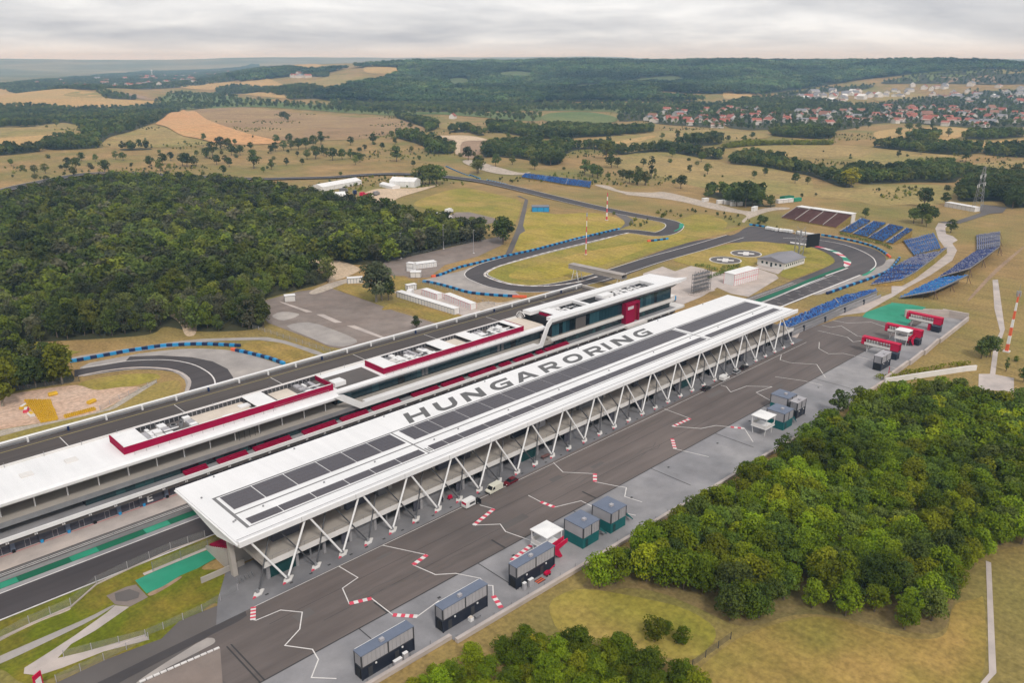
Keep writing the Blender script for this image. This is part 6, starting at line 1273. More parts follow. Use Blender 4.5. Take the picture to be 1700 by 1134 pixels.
# ------------------------------------------------------------------ vehicles
def wheels(t, xs, w, r=.32):
    for x in xs:
        for y in (-w / 2 + .02, w / 2 - .22):
            b = MB(); b.tube((x, y, r), (x, y + .2, r), r, n=14); b.build('wheel', 'rubber', t, False)
            MB().tube((x, y - .012 if y < 0 else y + .2, r), (x, y if y < 0 else y + .212, r), r * .55, n=10).build('hub_cap', 'car_silver', t, False)
def car(label, loc, rz, paint, group=None, L=4.3, wide=1.78):
    t = thing('car', label, 'car', loc, rz, group); w = wide / 2; h = L / 4.3
    body = [(-2.12*h,.30),(2.10*h,.28),(2.16*h,.52),(2.05*h,.72),(1.05*h,.86),(-1.75*h,.90),(-2.12*h,.82),(-2.17*h,.55)]
    MB().prism_y(body, -w, w).build('body', paint, t, False)
    g = MB(); lo, hi = [(1.05*h,.85),(-1.85*h,.89)], [(.28*h,1.40),(-1.35*h,1.42)]
    a = [(1.05*h,-w+.06,.85),(-1.85*h,-w+.06,.88),(-1.85*h,w-.06,.88),(1.05*h,w-.06,.85),(.25*h,-w+.24,1.40),(-1.40*h,-w+.24,1.42),(-1.40*h,w-.24,1.42),(.25*h,w-.24,1.40)]
    g.add(a, [(0,4,5,1),(1,5,6,2),(2,6,7,3),(3,7,4,0),(4,7,6,5)]); g.build('windows', 'glass_car', t, False)
    r = MB(); r.add([(.28*h,-w+.22,1.40),(-1.45*h,-w+.22,1.42),(-1.45*h,w-.22,1.42),(.28*h,w-.22,1.40),(.10*h,-w+.32,1.475),(-1.30*h,-w+.32,1.48),(-1.30*h,w-.32,1.48),(.10*h,w-.32,1.475)], [(0,4,5,1),(1,5,6,2),(2,6,7,3),(3,7,4,0),(4,7,6,5)]); r.build('roof', paint, t, False)
    for y in (-w + .12, w - .42):
        MB().box(2.02*h, 2.165*h, y, y + .3, .56, .70).build('headlight', 'white_paint', t, False); MB().box(-2.18*h, -2.05*h, y, y + .3, .62, .78).build('tail_light', 'deep_red', t, False)
    for y in (-w - .1, w): MB().box(.75*h, .92*h, y, y + .1, .92, 1.04).build('mirror', paint, t, False)
    wheels(t, (-1.32 * h, 1.32 * h), wide)
    return t
def van(label, loc, rz, paint, L=5.0, H=2.1, doors=False):
    t = thing('van', label, 'van', loc, rz); w = .96; a = L / 2
    if doors: prof = [(-a,.35),(a-1.6,.35),(a-1.6,H-.25),(a-1.75,H),(-a+.25,H),(-a,H-.25)]
    else: prof = [(-a,.35),(a,.32),(a+.02,.75),(a-.15,1.0),(a-.75,1.12),(a-1.35,H-.12),(a-1.65,H),(-a+.25,H),(-a,H-.25)]
    MB().prism_y(prof, -w, w).build('body', paint, t, False)
    if doors:
        MB().prism_y([(a-1.6,.35),(a,.32),(a+.02,.75),(a-.15,1.0),(a-.75,1.12),(a-1.3,H-.15),(a-1.6,H-.1)], -w + .35, w - .02).build('cab', paint, t, False)
        MB().box(a - 1.7, a - .7, -w - .01, -w + .4, .5, 1.85).build('doorway', 'dark_interior', t, False)
        MB().box(a - .72, a - .62, -w - 1.0, -w, .4, 1.75).build('open_door', 'car_black', t, False)
        MB().box(-a + 1.2, a - 1.9, -w - .012, -w - .002, .9, 1.5).build('side_graphic', 'steel_dark', t, False)
        MB().box(-a - .015, -a, -w + .1, w - .1, 1.2, 1.9).build('tail_graphic', 'bright_red', t, False)
    else:
        for y in (-w - .012, w + .002): MB().prism_y([(a-.85,1.14),(a-1.38,H-.2),(a-2.0,H-.2),(a-2.0,1.14)], y, y + .01).build('side_window', 'glass_car', t, False)
    b = MB(); b.add([(a-.72,-w+.1,1.14),(a-.72,w-.1,1.14),(a-1.33,w-.16,H-.13),(a-1.33,-w+.16,H-.13)], [(0,1,2,3)]); 
    b.v = [(x + .03, y, z + .02) for x, y, z in b.v]; b.build('windscreen', 'glass_car', t, False)
    for y in (-w + .1, w - .4): MB().box(a - .1, a + .04, y, y + .3, .72, .92).build('headlight', 'panel_grey', t, False)
    MB().box(a - .05, a + .06, -w, w, .32, .55).build('bumper', 'rubber', t, False)
    wheels(t, (-a + .95, a - .9), 1.92, .34)
    return t
GZ = .14
def mid(a, b): return ((a[0] + b[0]) / 2, (a[1] + b[1]) / 2 + .8, GZ)
van('white panel van with open side and cab doors beside the grandstand legs', mid(*VANA), R(2), 'car_white', doors=True)
van('plain cream white panel van with closed doors in front of the grandstand', mid(*VANB), R(182), 'car_cream')
car('dark red estate car parked next to the plain white van', mid(*CARC), R(184), 'maroon', L=4.6)
car('black car parked alone at the end of the painted zigzag by the grandstand', (232.6, 141.6, GZ), R(3), 'car_black')
van('small white van in the line of cars by the grandstand legs', (245.6, 142.4, GZ), R(2), 'car_white', L=4.4, H=1.85)
car('silver car between the small white van and a black car', (254.2, 142.6, GZ), R(2), 'car_silver', L=3.9)
car('black car with a blue door panel parked last in the line by the grandstand legs', (260.6, 143.2, GZ), R(4), 'car_black', L=4.5)
c0 = None
tl = [Vector(q) for q in T1CARS]; acc = [tl[0]]
for q in tl[1:]:
    while (q - acc[-1]).length >= 2.5: acc.append(acc[-1] + (q - acc[-1]).normalized() * 2.5)
for i, p in enumerate(acc):
    if i % 9 == 8: continue
    d = acc[min(i + 1, len(acc) - 1)] - acc[max(i - 1, 0)]; ang = math.atan2(d.y, d.x) + math.pi / 2
    if c0 is None:
        c0 = van('white van parked side by side with others along the outside of turn one', (p.x, p.y, .12), ang, 'car_white', L=4.6, H=2.0); c0['group'] = 'white vans parked at turn one'
    else: copy_thing(c0, (p.x, p.y, .12), ang)
for i, (q, pm, lb) in enumerate([((MISCVEH[5]), 'maroon', 'dark red car standing alone on the sandy ground by the marquees')]): car(lb, (q[0], q[1], .1), 1.0, pm)
def truck(label, loc, rz, cabc, boxc, L=8.0):
    t = thing('lorry', label, 'lorry', loc, rz)
    MB().box(-L / 2, L / 2 - 2.2, -1.2, 1.2, .95, 3.6).build('cargo_box', boxc, t, False)
    MB().prism_y([(L/2-2.0,.5),(L/2,.5),(L/2,1.5),(L/2-.35,2.6),(L/2-2.0,2.7)], -1.15, 1.15).build('cab', cabc, t, False)
    MB().prism_y([(L/2+.01,1.55),(L/2-.3,2.5),(L/2-.33,2.5),(L/2-.02,1.55)], -1.0, 1.0).build('windscreen', 'glass_car', t, False)
    MB().box(-L / 2, L / 2 - .5, -1.0, 1.0, .55, .92).build('chassis', 'rubber', t, False)
    wheels(t, (-L / 2 + 1.2, -L / 2 + 2.3, L / 2 - 1.0), 2.4, .45)
tr = [Vector(q) for q in TRUCKS]
truck('white lorry with pale blue stripe among the vehicles parked by the left wood', (*tr[1], .12), R(20), 'car_white', 'canvas', 9)
truck('dark blue and white lorry parked nearest the left wood', (*(tr[0].lerp(tr[1], .35)), .12), R(25), 'navy', 'navy', 9)
truck('white lorry with green tail parked on the tarmac by the left wood', (*(tr[2].lerp(tr[3], .5)), .12), R(8), 'car_white', 'white_wall', 10)
truck('white lorry parked broadside between two others by the left wood', (*(tr[4].lerp(tr[1], .3)), .12), R(100), 'car_white', 'white_paint', 8)
truck('red lorry beside the marquees beyond the wood', (*MISCVEH[0], .12), R(30), 'bright_red', 'bright_red', 7)
truck('white and red lorry beside the marquees beyond the wood', (*MISCVEH[1], .12), R(10), 'car_white', 'bright_red', 7)
truck('grey flatbed lorry at the end of the row beyond the wood', (*MISCVEH[2], .12), R(20), 'steel_grey', 'steel_grey', 7)
truck('blue lorry under the long marquee edge', (*MISCVEH[3], .12), R(70), 'tyre_blue', 'tyre_navy', 6)
truck('grey green lorry behind the long marquee', (*MISCVEH[4], .12), R(15), 'steel_grey', 'dark_paving', 9)
truck('white lorry parked at the end of the cabin row', (*(Vector(ROW2[0]) + Vector((-6, 1.5))), .12), R(40), 'car_white', 'white_paint', 7)
truck('blue lorry beside the scaffold tower behind the lounge end', (314.5, 214.5, .12), R(15), 'tyre_blue', 'white_wall', 7)
# ------------------------------------------------------------------ other buildings
def box_on(name, label, cat, a, b, depth, h, wall, roof, frame=None, n=0, group=None, over=.15, side=1, tiers=1, doors=0):
    """rectangular hut whose visible front runs from a to b"""
    a, b = Vector(a), Vector(b); d = (b - a); L = d.length; rz = math.atan2(d.y, d.x)
    t = thing(name, label, cat, (a.x, a.y, .08 + ground_height(a.x, a.y)), rz, group)
    y0, y1 = (0, depth) if side > 0 else (-depth, 0)
    MB().box(0, L, y0, y1, 0, h).build('wall', wall, t, False)
    MB().box(-over, L + over, y0 - over, y1 + over, h, h + .18).build('roof', roof, t, False)
    for k in range(n + 1 if frame else 0):
        for y in (y0 - .05, y1 - .03):
            x = L * k / max(n, 1); MB().box(x - .08, x + .08, y, y + .08, 0, h).build('frame_post', frame, t, False)
    if frame:
        for k in range(tiers): MB().box(-.05, L + .05, y0 - .08, y0 - .02, (k + 1) * h / tiers - .22, (k + 1) * h / tiers - .02).build('frame_rail', frame, t, False)
    return t
def red_cabins(name, label, a, b, depth, n, tiers=1, h=2.7, frame='line_red'):
    t = box_on(name, label, 'cabins', a, b, depth, h * tiers, 'white_paint', 'canvas', frame, n, tiers=tiers)
    L = (Vector(b) - Vector(a)).length
    for ti in range(tiers):
        for k in range(n): MB().box(L * (k + .3) / n, L * (k + .7) / n, -.1 + .05, -.005, ti * h + .3, ti * h + 2.2).build('cabin_front', 'white_wall', t, False)
    return t
red_cabins('cabin_row', 'longest row of white cabins with dark frames beside the car park grass', ROW1[0], ROW1[1], 3.2, 20, frame='tyre_navy')
red_cabins('cabin_row', 'short row of white cabins with red frames next to a lorry', ROW2[0], ROW2[1], 3.2, 6)
red_cabins('cabin_row', 'row of white cabins with red frames ending near the raised roadway', (ROW2[1][0] + 3, ROW2[1][1] - 2.2), ROW2[2], 3.2, 11)
red_cabins('two_storey_cabins', 'two storey block of white cabins with red frames on the infield yard', CABINS2[0], CABINS2[1], 6.4, 11, tiers=2, h=3.0)
red_cabins('cabin_row', 'white cabins with dark windows on the upper car park', CABIN_A[0], CABIN_A[2], 5, 6, frame='steel_grey')
box_on('site_cabin', 'white cabin below the row with dark windows on the upper car park', 'cabin', CABIN_B[0], CABIN_B[1], 4, 2.8, 'white_wall', 'white_paint', 'steel_grey', 2)
box_on('site_cabin', 'stacked white cabin standing alone left of the windowed row on the upper car park', 'cabin', CABIN_C[0], CABIN_C[1], 3, 4.6, 'white_paint', 'white_paint', 'steel_grey', 1, tiers=2)
box_on('site_cabin', 'small lilac white cabin above the long cabin row', 'cabin', CABIN_D[0], CABIN_D[1], 2.6, 2.6, 'white_wall', 'canvas', 'slate_blue', 4)
box_on('site_cabin', 'white cabin with violet frame beside the grey willow', 'cabin', CABIN_E[0], CABIN_E[1], 3, 2.8, 'white_wall', 'canvas', 'slate_blue', 5)
box_on('site_cabin', 'lone cream white cabin on the worn lower car park', 'cabin', CABIN_F[0], CABIN_F[1], 3, 2.8, 'white_wall', 'white_paint', 'steel_grey', 1)
box_on('garden_shed', 'white shed beside the two dark firs at the edge of the left wood', 'shed', SHED[0], SHED[1], 4, 2.8, 'white_wall', 'canvas')
box_on('blue_cabin', 'blue flat roofed cabin with dark windows on the grass inside turn three', 'cabin', BLUEBOX[0], BLUEBOX[1], 9, 3.6, 'tyre_blue', 'slate_blue', 'tyre_navy', 3)
box_on('long_shed', 'long white shed with curved canopies beside the pylon', 'shed', LONGSHED[0], LONGSHED[1], 6, 3.4, 'white_wall', 'canvas', 'steel_grey', 7)
box_on('shipping_container', 'single white container standing apart near the dark bushes by the service road', 'container', CONT_ROW[0], (CONT_ROW[0][0] + 6, CONT_ROW[0][1] - 1), 2.5, 2.6, 'white_wall', 'canvas')
for i in (1, 2, 3): box_on('shipping_container', ['', 'white container at the start of a row of three by the big tree', 'white container in the middle of a row of three by the big tree', 'white container ending a row of three by the big tree'][i], 'container', CONT_ROW[i], (CONT_ROW[i][0] + 8.5, CONT_ROW[i][1] - 5), 2.6, 2.8, 'white_wall', 'canvas')
box_on('shipping_container', 'white container by the fork of the service road', 'container', CONT_ROW[4], (CONT_ROW[4][0] + 7, CONT_ROW[4][1] + 1), 2.5, 3.0, 'white_wall', 'canvas')
box_on('green_container', 'green container beside white cabins above the brown stand', 'container', GREENBOX[0], (GREENBOX[0][0] + 12, GREENBOX[0][1] - 2), 5, 3, 'green_paint', 'dark_green_paint')
box_on('green_container', 'green lower container in front of the taller green one', 'container', GREENBOX[1], (GREENBOX[1][0] + 9, GREENBOX[1][1] - 2), 3, 2.6, 'green_paint', 'green_paint')
box_on('site_cabin', 'white cabins beside the green containers above the brown stand', 'cabin', GREENBOX[2], (GREENBOX[2][0] + 16, GREENBOX[2][1] - 5), 3, 2.7, 'white_wall', 'canvas', 'steel_grey', 3)
t = thing('timing_house', 'white single storey house with a grey pitched roof on the infield', 'house', (*HOUSE[0], .2), math.atan2(HOUSE[2][1] - HOUSE[0][1], HOUSE[2][0] - HOUSE[0][0]))
HL, HD = 22.0, 17.0
MB().box(0, HL, 0, HD, 0, 3.6).build('wall', 'white_wall', t, False)
MB().prism_x([(-.5, 3.5), (HD + .5, 3.5), (HD + .5, 3.7), (HD / 2, 6.0), (-.5, 3.7)], -.6, HL + .6).build('roof', 'roof_grey', t, False)
for k in range(9): MB().box(1.2 + 2.3 * k, 2.3 + 2.3 * k, -.06, -.005, 1.5, 2.6).build('window', 'glass_teal', t, False)
for k in range(5): MB().box(-.06, -.005, 2 + 2.8 * k, 3.2 + 2.8 * k, .4 if k == 2 else 1.4, 2.7).build('window', 'glass_teal', t, False)
t = thing('track_bridge', 'grey walkway bridge on white trestles spanning the loop section', 'footbridge', (*GANTRY[0], 0), 0)
ga, gb = Vector(GANTRY[0]), Vector(GANTRY[1]); d = (gb - ga); u = d.normalized(); nn = Vector((-u.y, u.x))
W3 = lambda p, z: (p.x - ga.x, p.y - ga.y, z)
b = MB(); b.obox(W3(ga.lerp(gb, .5), 0)[:2], d, d.length + 2, 4.2, 5.6, 6.0); b.build('deck', 'steel_grey', t, False)
for s in (-1, 1):
    b = MB(); c = ga.lerp(gb, .5) + nn * 2.1 * s; b.obox(W3(c, 0)[:2], d, d.length + 2, .12, 5.6, 7.9); b.build('side_panel', 'pale_tarmac', t, False)
b = MB(); b.obox(W3(ga.lerp(gb, .5), 0)[:2], d, d.length + 2.4, 4.6, 7.9, 8.05); b.build('roof', 'pale_tarmac', t, False)
for f in (.1, .97):
    for s in (-1, 1):
        for q in (-1, 1):
            c = ga.lerp(gb, f) + nn * 1.7 * s; MB().tube(W3(c + u * 2.2 * q, 0), W3(c + u * .8 * q, 5.6), .18).build('trestle_leg', 'steel_white', t, False)
    for z in (1.8, 3.6): 
        c = ga.lerp(gb, f); b = MB(); b.obox(W3(c, 0)[:2], nn, 3.6, .2, z, z + .2); b.build('brace', 'steel_white', t, False)
t = thing('video_screen', 'large black video screen on a grey lattice frame beside the infield house', 'screen', (*SCREEN[0], .2), math.atan2(SCREEN[1][1] - SCREEN[0][1], SCREEN[1][0] - SCREEN[0][0]))
MB().box(5.5, 15.5, -.5, .3, 5.5, 13).build('screen', 'black', t, False)
for px in (0, 3.5):
    for py in (0, 3.5): MB().box(px, px + .35, py, py + .35, 0, 16).build('mast', 'steel_grey', t, False)
for z in range(0, 16, 3):
    MB().tube((.2, .2, z), (3.7, .2, z + 3), .12).build('lattice', 'steel_grey', t, False); MB().tube((.2, 3.7, z + 3), (.2, .2, z), .12).build('lattice', 'steel_grey', t, False)
for z in (5.5, 12.8): MB().box(0, 15.5, .3, .6, z, z + .3).build('beam', 'steel_grey', t, False)
t = thing('scaffold_tower', 'dark scaffold rack of steel tubes behind the lounge end of the pit building', 'scaffold', (*SCAFF[0], .1), math.atan2(SCAFF[1][1] - SCAFF[0][1], SCAFF[1][0] - SCAFF[0][0]))
SL = (Vector(SCAFF[1]) - Vector(SCAFF[0])).length
for k in range(12):
    for y in (0, 1.4): MB().box(SL * k / 11 - .07, SL * k / 11 + .07, y, y + .14, 0, 10.5 + (k % 3) * .5).build('upright', 'steel_dark', t, False)
for z in (2, 4, 6, 8, 10):
    for y in (0, 1.4): MB().box(0, SL, y, y + .12, z, z + .12).build('ledger', 'steel_dark', t, False)
    MB().box(0, SL, .1, 1.4, z - .1, z - .03).build('platform', 'steel_grey', t, False)
MB().box(-1, SL + 2, -1.5, 2.5, 0, .4).build('base', 'pale_concrete', t, False)
# marquees
tn = [Vector(q) for q in TENTS]
def marquee(label, a, b, depth, h):
    d = b - a; L = d.length
    t = thing('marquee', label, 'marquee', (a.x, a.y, .1 + ground_height(a.x, a.y)), math.atan2(d.y, d.x))
    MB().box(0, L, 0, depth, 0, h * .62).build('side_wall', 'canvas', t, False)
    MB().prism_x([(-.2, h * .62), (depth + .2, h * .62), (depth / 2, h)], -.2, L + .2).build('roof', 'canvas', t, False)
    for k in range(int(L / 5) + 1): MB().box(k * 5, k * 5 + .1, -.06, -.01, 0, h * .62).build('frame_post', 'panel_grey', t, False)
marquee('long white marquee roofs beside the far wood edge', tn[0], tn[2], 14, 6)
marquee('white marquee peeping over the nearest crowns of the left wood', tn[3], tn[4], 12, 6)
marquee('broad white marquee by the big round tree', tn[5], tn[6], 16, 8)
marquee('low white marquee with dark side openings in front of the broad one', tn[7], tn[8], 8, 4)
# masts
def mast(label, loc, h, w=1.0, antenna=True):
    t = thing('lattice_mast', label, 'mast', (*loc, ground_height(*loc)))
    n = 7
    for k in range(n):
        z0, z1 = h * k / n, h * (k + 1) / n; f = lambda z: w * (1 - .55 * z / h) / 2
        b = MB(); b.add([(-f(z0),-f(z0),z0),(f(z0),-f(z0),z0),(f(z0),f(z0),z0),(-f(z0),f(z0),z0),(-f(z1),-f(z1),z1),(f(z1),-f(z1),z1),(f(z1),f(z1),z1),(-f(z1),f(z1),z1)], [(0,1,5,4),(1,2,6,5),(2,3,7,6),(3,0,4,7)]); b.build('mast_section', 'white_paint' if k % 2 else 'orange' if antenna == 'o' else 'line_red', t, False)
    MB().box(-w, w, -w, w, 0, .5).build('base', 'white_wall', t, False)
    if antenna:
        for k in range(4):
            a = k * math.pi / 2; MB().tube((.55 * w * math.cos(a), .55 * w * math.sin(a), h - 1), (.55 * w * math.cos(a), .55 * w * math.sin(a), h + 1.2), .22).build('antenna', 'panel_grey', t, False)
        MB().tube((0, 0, h), (0, 0, h + 4), .06).build('rod', 'steel_grey', t, False)
mast('slim red and white mast between the loop and the tyre wall', MAST_A[0], 24, .55)
mast('red and white mast standing on the grass island inside turn three', MAST_B[0], 20, .9, False)
mast('stout orange and white telecom mast with antennas beside the pale path', MAST_C[0], 24, 1.15, 'o')
def pylon(label, loc, h):
    t = thing('power_pylon', label, 'pylon', (*loc, ground_height(*loc))); f = lambda z: 3.2 * (1 - .82 * min(1, z / h))
    for k in range(9):
        z0, z1 = h * k / 9, h * (k + 1) / 9
        for sx, sy in ((-1, -1), (1, -1), (1, 1), (-1, 1)):
            MB().tube((sx * f(z0), sy * f(z0), z0), (sx * f(z1), sy * f(z1), z1), .13, n=4).build('leg_member', 'steel_grey', t, False)
            MB().tube((sx * f(z0), sy * f(z0), z0), (-sy * f(z1) if sx == sy else sx * f(z1), sx * f(z1) if sx == sy else -sy * f(z1), z1), .08, n=4).build('brace', 'steel_grey', t, False)
    for z, w in ((h * .62, 9), (h * .82, 6)):
        MB().box(-w, w, -.15, .15, z, z + .3).build('cross_arm', 'steel_grey', t, False)
        for s in (-1, -.6, .6, 1): MB().tube((s * w, 0, z), (s * w, 0, z - 2.4), .2, n=5).build('insulator', 'canvas', t, False)
pylon('grey lattice power pylon beside the long white shed', PYLON[0], 34)
def pole(label, loc, h, lamp=True):
    t = thing('light_pole', label, 'lamp post', (*loc, 0), group='poles on the upper car park')
    MB().tube((0, 0, 0), (0, 0, h), .16, .09).build('shaft', 'panel_grey', t, False); MB().box(-.2, 1.1, -.12, .12, h, h + .15).build('lamp_head', 'panel_grey', t, False); MB().box(-.4, .4, -.4, .4, 0, .5).build('base', 'white_wall', t, False)
pole('tall grey pole at the wood edge by three white posts', POLES[0], 15); pole('tall grey pole at the wood edge on the upper car park', POLES[1], 15); pole('slender pale pole in the middle of the upper car park', POLES[2], 14)
t = thing('water_tower', 'pale mushroom water tower rising over the distant village', 'water tower', (*WTOWER[0], ground_height(*WTOWER[0])))
MB().tube((0, 0, 0), (0, 0, 36), 3.5, 3, n=12).build('shaft', 'plaster', t, False); b = MB(); b.tube((0, 0, 34), (0, 0, 42), 4, 9, n=14); b.tube((0, 0, 42), (0, 0, 46), 9, 5, n=14); b.build('tank', 'white_paint', t, False)

# a worker with a trolley by the shops
t = thing('trolley', 'red trolley standing by the grandstand legs', 'trolley', (118.5, 146.2, .15))
MB().box(0, 1.3, 0, .8, .35, .5).build('deck', 'bright_red', t, False); MB().box(.1, 1.2, .1, .7, .5, 1.1).build('load', 'bright_red', t, False); MB().tube((0, .4, .45), (-.35, .4, 1.1), .03).build('handle', 'steel_dark', t, False)
for px in (.2, 1.1):
    for py in (0, .72): MB().tube((px, py, .17), (px, py + .08, .17), .17, n=10).build('wheel', 'rubber', t, False)
def person(label, loc, rz):
    t = thing('person', label, 'person', loc, rz)
    J = [((0,0,.95),.15),((0,0,1.15),.15),((0,0,1.40),.17),((0,0,1.52),.07),((.02,0,1.62),.09),((.02,0,1.74),.085),((0,.19,1.42),.06),((.03,.24,1.15),.048),((.16,.20,.95),.04),((.22,.19,.90),.035),((0,-.19,1.42),.06),((.03,-.24,1.15),.048),((.16,-.20,.95),.04),((.22,-.19,.90),.035),((0,.10,.88),.10),((.03,.11,.50),.07),((-.02,.11,.09),.05),((.14,.12,.05),.045),((0,-.10,.88),.10),((.08,-.11,.50),.07),((.04,-.11,.09),.05),((.20,-.12,.05),.045)]
    E = [(0,1),(1,2),(2,3),(3,4),(4,5),(2,6),(6,7),(7,8),(8,9),(2,10),(10,11),(11,12),(12,13),(0,14),(14,15),(15,16),(16,17),(0,18),(18,19),(19,20),(20,21)]
    me = bpy.data.meshes.new('body'); me.from_pydata([p for p, r in J], E, []); o = link('body', me, t)
    md = o.modifiers.new('skin', 'SKIN')
    for v, (p, r) in zip(me.skin_vertices[0].data, J): v.radius = (r, r)
    me.skin_vertices[0].data[0].use_root = True
    o.modifiers.new('sub', 'SUBSURF').render_levels = 1
    me.materials.append(MATS['navy'])
    h = MB(); h.tube((.02, 0, 1.72), (.02, 0, 1.84), .10, .07, n=10); h.build('hair', 'brown_bench', t, False)
    f = MB(); f.box(.085, .115, -.055, .055, 1.60, 1.74); f.box(.11, .14, -.012, .012, 1.65, 1.69); f.build('face', 'cream', t, False)
person('person in dark work clothes standing beside the red trolley', (116.6, 146.6, .13), .6)
# ------------------------------------------------------------------ vegetation
def cards(name, groups, leaf, seed, mat, flat=.35, core=0.0):
    """foliage: small tilted leaf cards spread through clumps; groups = (centre, radii, number)"""
    g = np.random.default_rng(seed); V, T = [], []
    for c, rad, n in groups:
        d = g.normal(size=(n, 3)); d /= np.linalg.norm(d, axis=1)[:, None]
        d[:, 2] = np.where((d[:, 2] < -.45) & (g.random(n) < .7), -d[:, 2], d[:, 2])
        rr = g.uniform(.62, 1.06, n) ** .7
        p = np.array(c) + d * np.array(rad) * rr[:, None]
        nn = d + g.normal(size=(n, 3)) * .55 + np.array([0, 0, flat]); nn /= np.linalg.norm(nn, axis=1)[:, None]
        u = np.cross(nn, g.normal(size=(n, 3))); u /= np.linalg.norm(u, axis=1)[:, None]; w = np.cross(nn, u)
        s = leaf * g.uniform(.6, 1.25, n)[:, None]; s2 = s * g.uniform(.55, .9, n)[:, None]
        q = np.stack([p - u * s, p - w * s2, p + u * s, p + w * s2], 1)
        V.append(q.reshape(-1, 3)); T.append(np.repeat(np.clip(g.normal(.45, .16) + g.normal(size=n) * .16, 0, 1), 4))
    V, T = np.concatenate(V), np.concatenate(T); n = len(V)
    me = bpy.data.meshes.new(name)
    me.vertices.add(n); me.vertices.foreach_set('co', V.astype(np.float32).ravel())
    me.loops.add(n); me.loops.foreach_set('vertex_index', np.arange(n, dtype=np.int32))
    me.polygons.add(n // 4); me.polygons.foreach_set('loop_start', np.arange(0, n, 4, dtype=np.int32)); me.polygons.foreach_set('loop_total', np.full(n // 4, 4, dtype=np.int32))
    a = me.attributes.new('tone', 'FLOAT', 'POINT'); a.data.foreach_set('value', T.astype(np.float32))
    me.update(); me.validate(); me.materials.append(MATS[mat]); return me
def crown_groups(shape, seed, nc, per, cl=.15):
    """clumps filling a crown of unit height"""
    g = random.Random(seed); out = []
    cz, rx, rz = {'round': (.60, .37, .36), 'wide': (.56, .52, .40), 'poplar': (.55, .13, .44), 'bush': (.46, .50, .46), 'willow': (.56, .34, .42), 'fir': (.5, .24, .46), 'canopy': (.57, .44, .40), 'tallwood': (.55, .38, .42)}[shape]
    for k in range(nc):
        z = g.uniform(-1, 1); a = g.uniform(0, 6.283); r = math.sqrt(max(0, 1 - z * z)) * (g.random() ** .45) * .82
        t = 1.0
        if shape == 'fir': r *= (1 - z) * .55 + .15
        c = (rx * r * math.cos(a), rx * r * math.sin(a), cz + rz * z * .78)
        s = cl * g.uniform(.7, 1.25) * t
        out.append((c, (s, s, s * .8), per))
    return out
def trunk_mesh(name, seed, mat, top=.62, r=.022, limbs=4):
    g = random.Random(seed); b = MB(); p = Vector((0, 0, 0)); q = Vector((g.uniform(-.02, .02), g.uniform(-.02, .02), top * .45))
    b.tube(p, q, r * 1.25, r * .8, n=6); b.tube(q, Vector((g.uniform(-.03, .03), g.uniform(-.03, .03), top)), r * .8, r * .35, n=5)
    for k in range(limbs):
        a = 6.283 * k / limbs + g.uniform(-.4, .4); b.tube(q * g.uniform(.8, 1.1), (.22 * math.cos(a), .22 * math.sin(a), top * g.uniform(.75, 1.05)), r * .55, r * .2, n=4)
    me = bpy.data.meshes.new(name); me.from_pydata(b.v, [], b.f); me.materials.append(MATS[mat]); return me
LIB = {}
def lib(kind):
    """a few crown and trunk variants of each sort of tree, near detail"""
    if kind in LIB: return LIB[kind]
    spec = {'right': ('canopy', 'leaf_right', 40, 62, .030, .145), 'right_b': ('canopy', 'leaf_right_b', 40, 62, .030, .145), 'left': ('tallwood', 'leaf_left', 28, 40, .040, .15), 'left_b': ('tallwood', 'leaf_left_b', 28, 40, .040, .15), 'left_c': ('tallwood', 'leaf_left_c', 28, 40, .038, .15), 'round': ('round', 'leaf_mid', 24, 34, .046, .15), 'wide': ('wide', 'leaf_mid', 40, 34, .044, .15),
            'poplar': ('poplar', 'leaf_mid', 22, 24, .032, .08), 'yellow': ('round', 'leaf_yellow', 22, 30, .05, .16), 'willow': ('willow', 'leaf_grey', 34, 40, .036, .13), 'dark': ('fir', 'leaf_dark', 26, 30, .042, .12),
            'light': ('willow', 'leaf_bright', 26, 36, .042, .13), 'bush': ('bush', 'leaf_mid', 22, 40, .055, .2), 'lawnbush': ('bush', 'leaf_right', 30, 50, .04, .18), 'bushwood': ('bush', 'leaf_right', 40, 60, .032, .16)}[kind]
    sh, mt, nc, per, lf, cl = spec; v = []
    for k in range(5 if kind in ('right', 'left', 'round', 'bushwood') else 3):
        v.append((cards('crown', crown_groups(sh, 100 * k + len(kind), nc, per, cl), lf, k * 7 + 3, mt), trunk_mesh('trunk', k + 40, 'bark_pale' if kind in ('light', 'willow') else 'bark')))
    LIB[kind] = v; return v
def tree(name, label, x, y, h, kind, group=None, cat='tree', spread=1.0, i=0, sink=0.0, rng=random.Random(77)):
    v = lib(kind); c, t = v[i % len(v)]
    o = thing(name, label, cat, (x, y, ground_height(x, y) - sink), rng.uniform(0, 6.28), group); s = h * spread * rng.uniform(.93, 1.07)
    o.scale = (s, s, h)
    link('crown', c, o); link('trunk', t, o); return o
def fill(poly, spacing, seed, jitter=.42):
    xs, ys = [p[0] for p in poly], [p[1] for p in poly]; g = random.Random(seed); out = []
    y = min(ys); r = 0
    while y < max(ys):
        x = min(xs) + (spacing / 2 if r % 2 else 0)
        while x < max(xs):
            px, py = x + g.uniform(-1, 1) * jitter * spacing, y + g.uniform(-1, 1) * jitter * spacing
            if in_poly(px, py, poly): out.append((px, py))
            x += spacing
        y += spacing * .87; r += 1
    return out
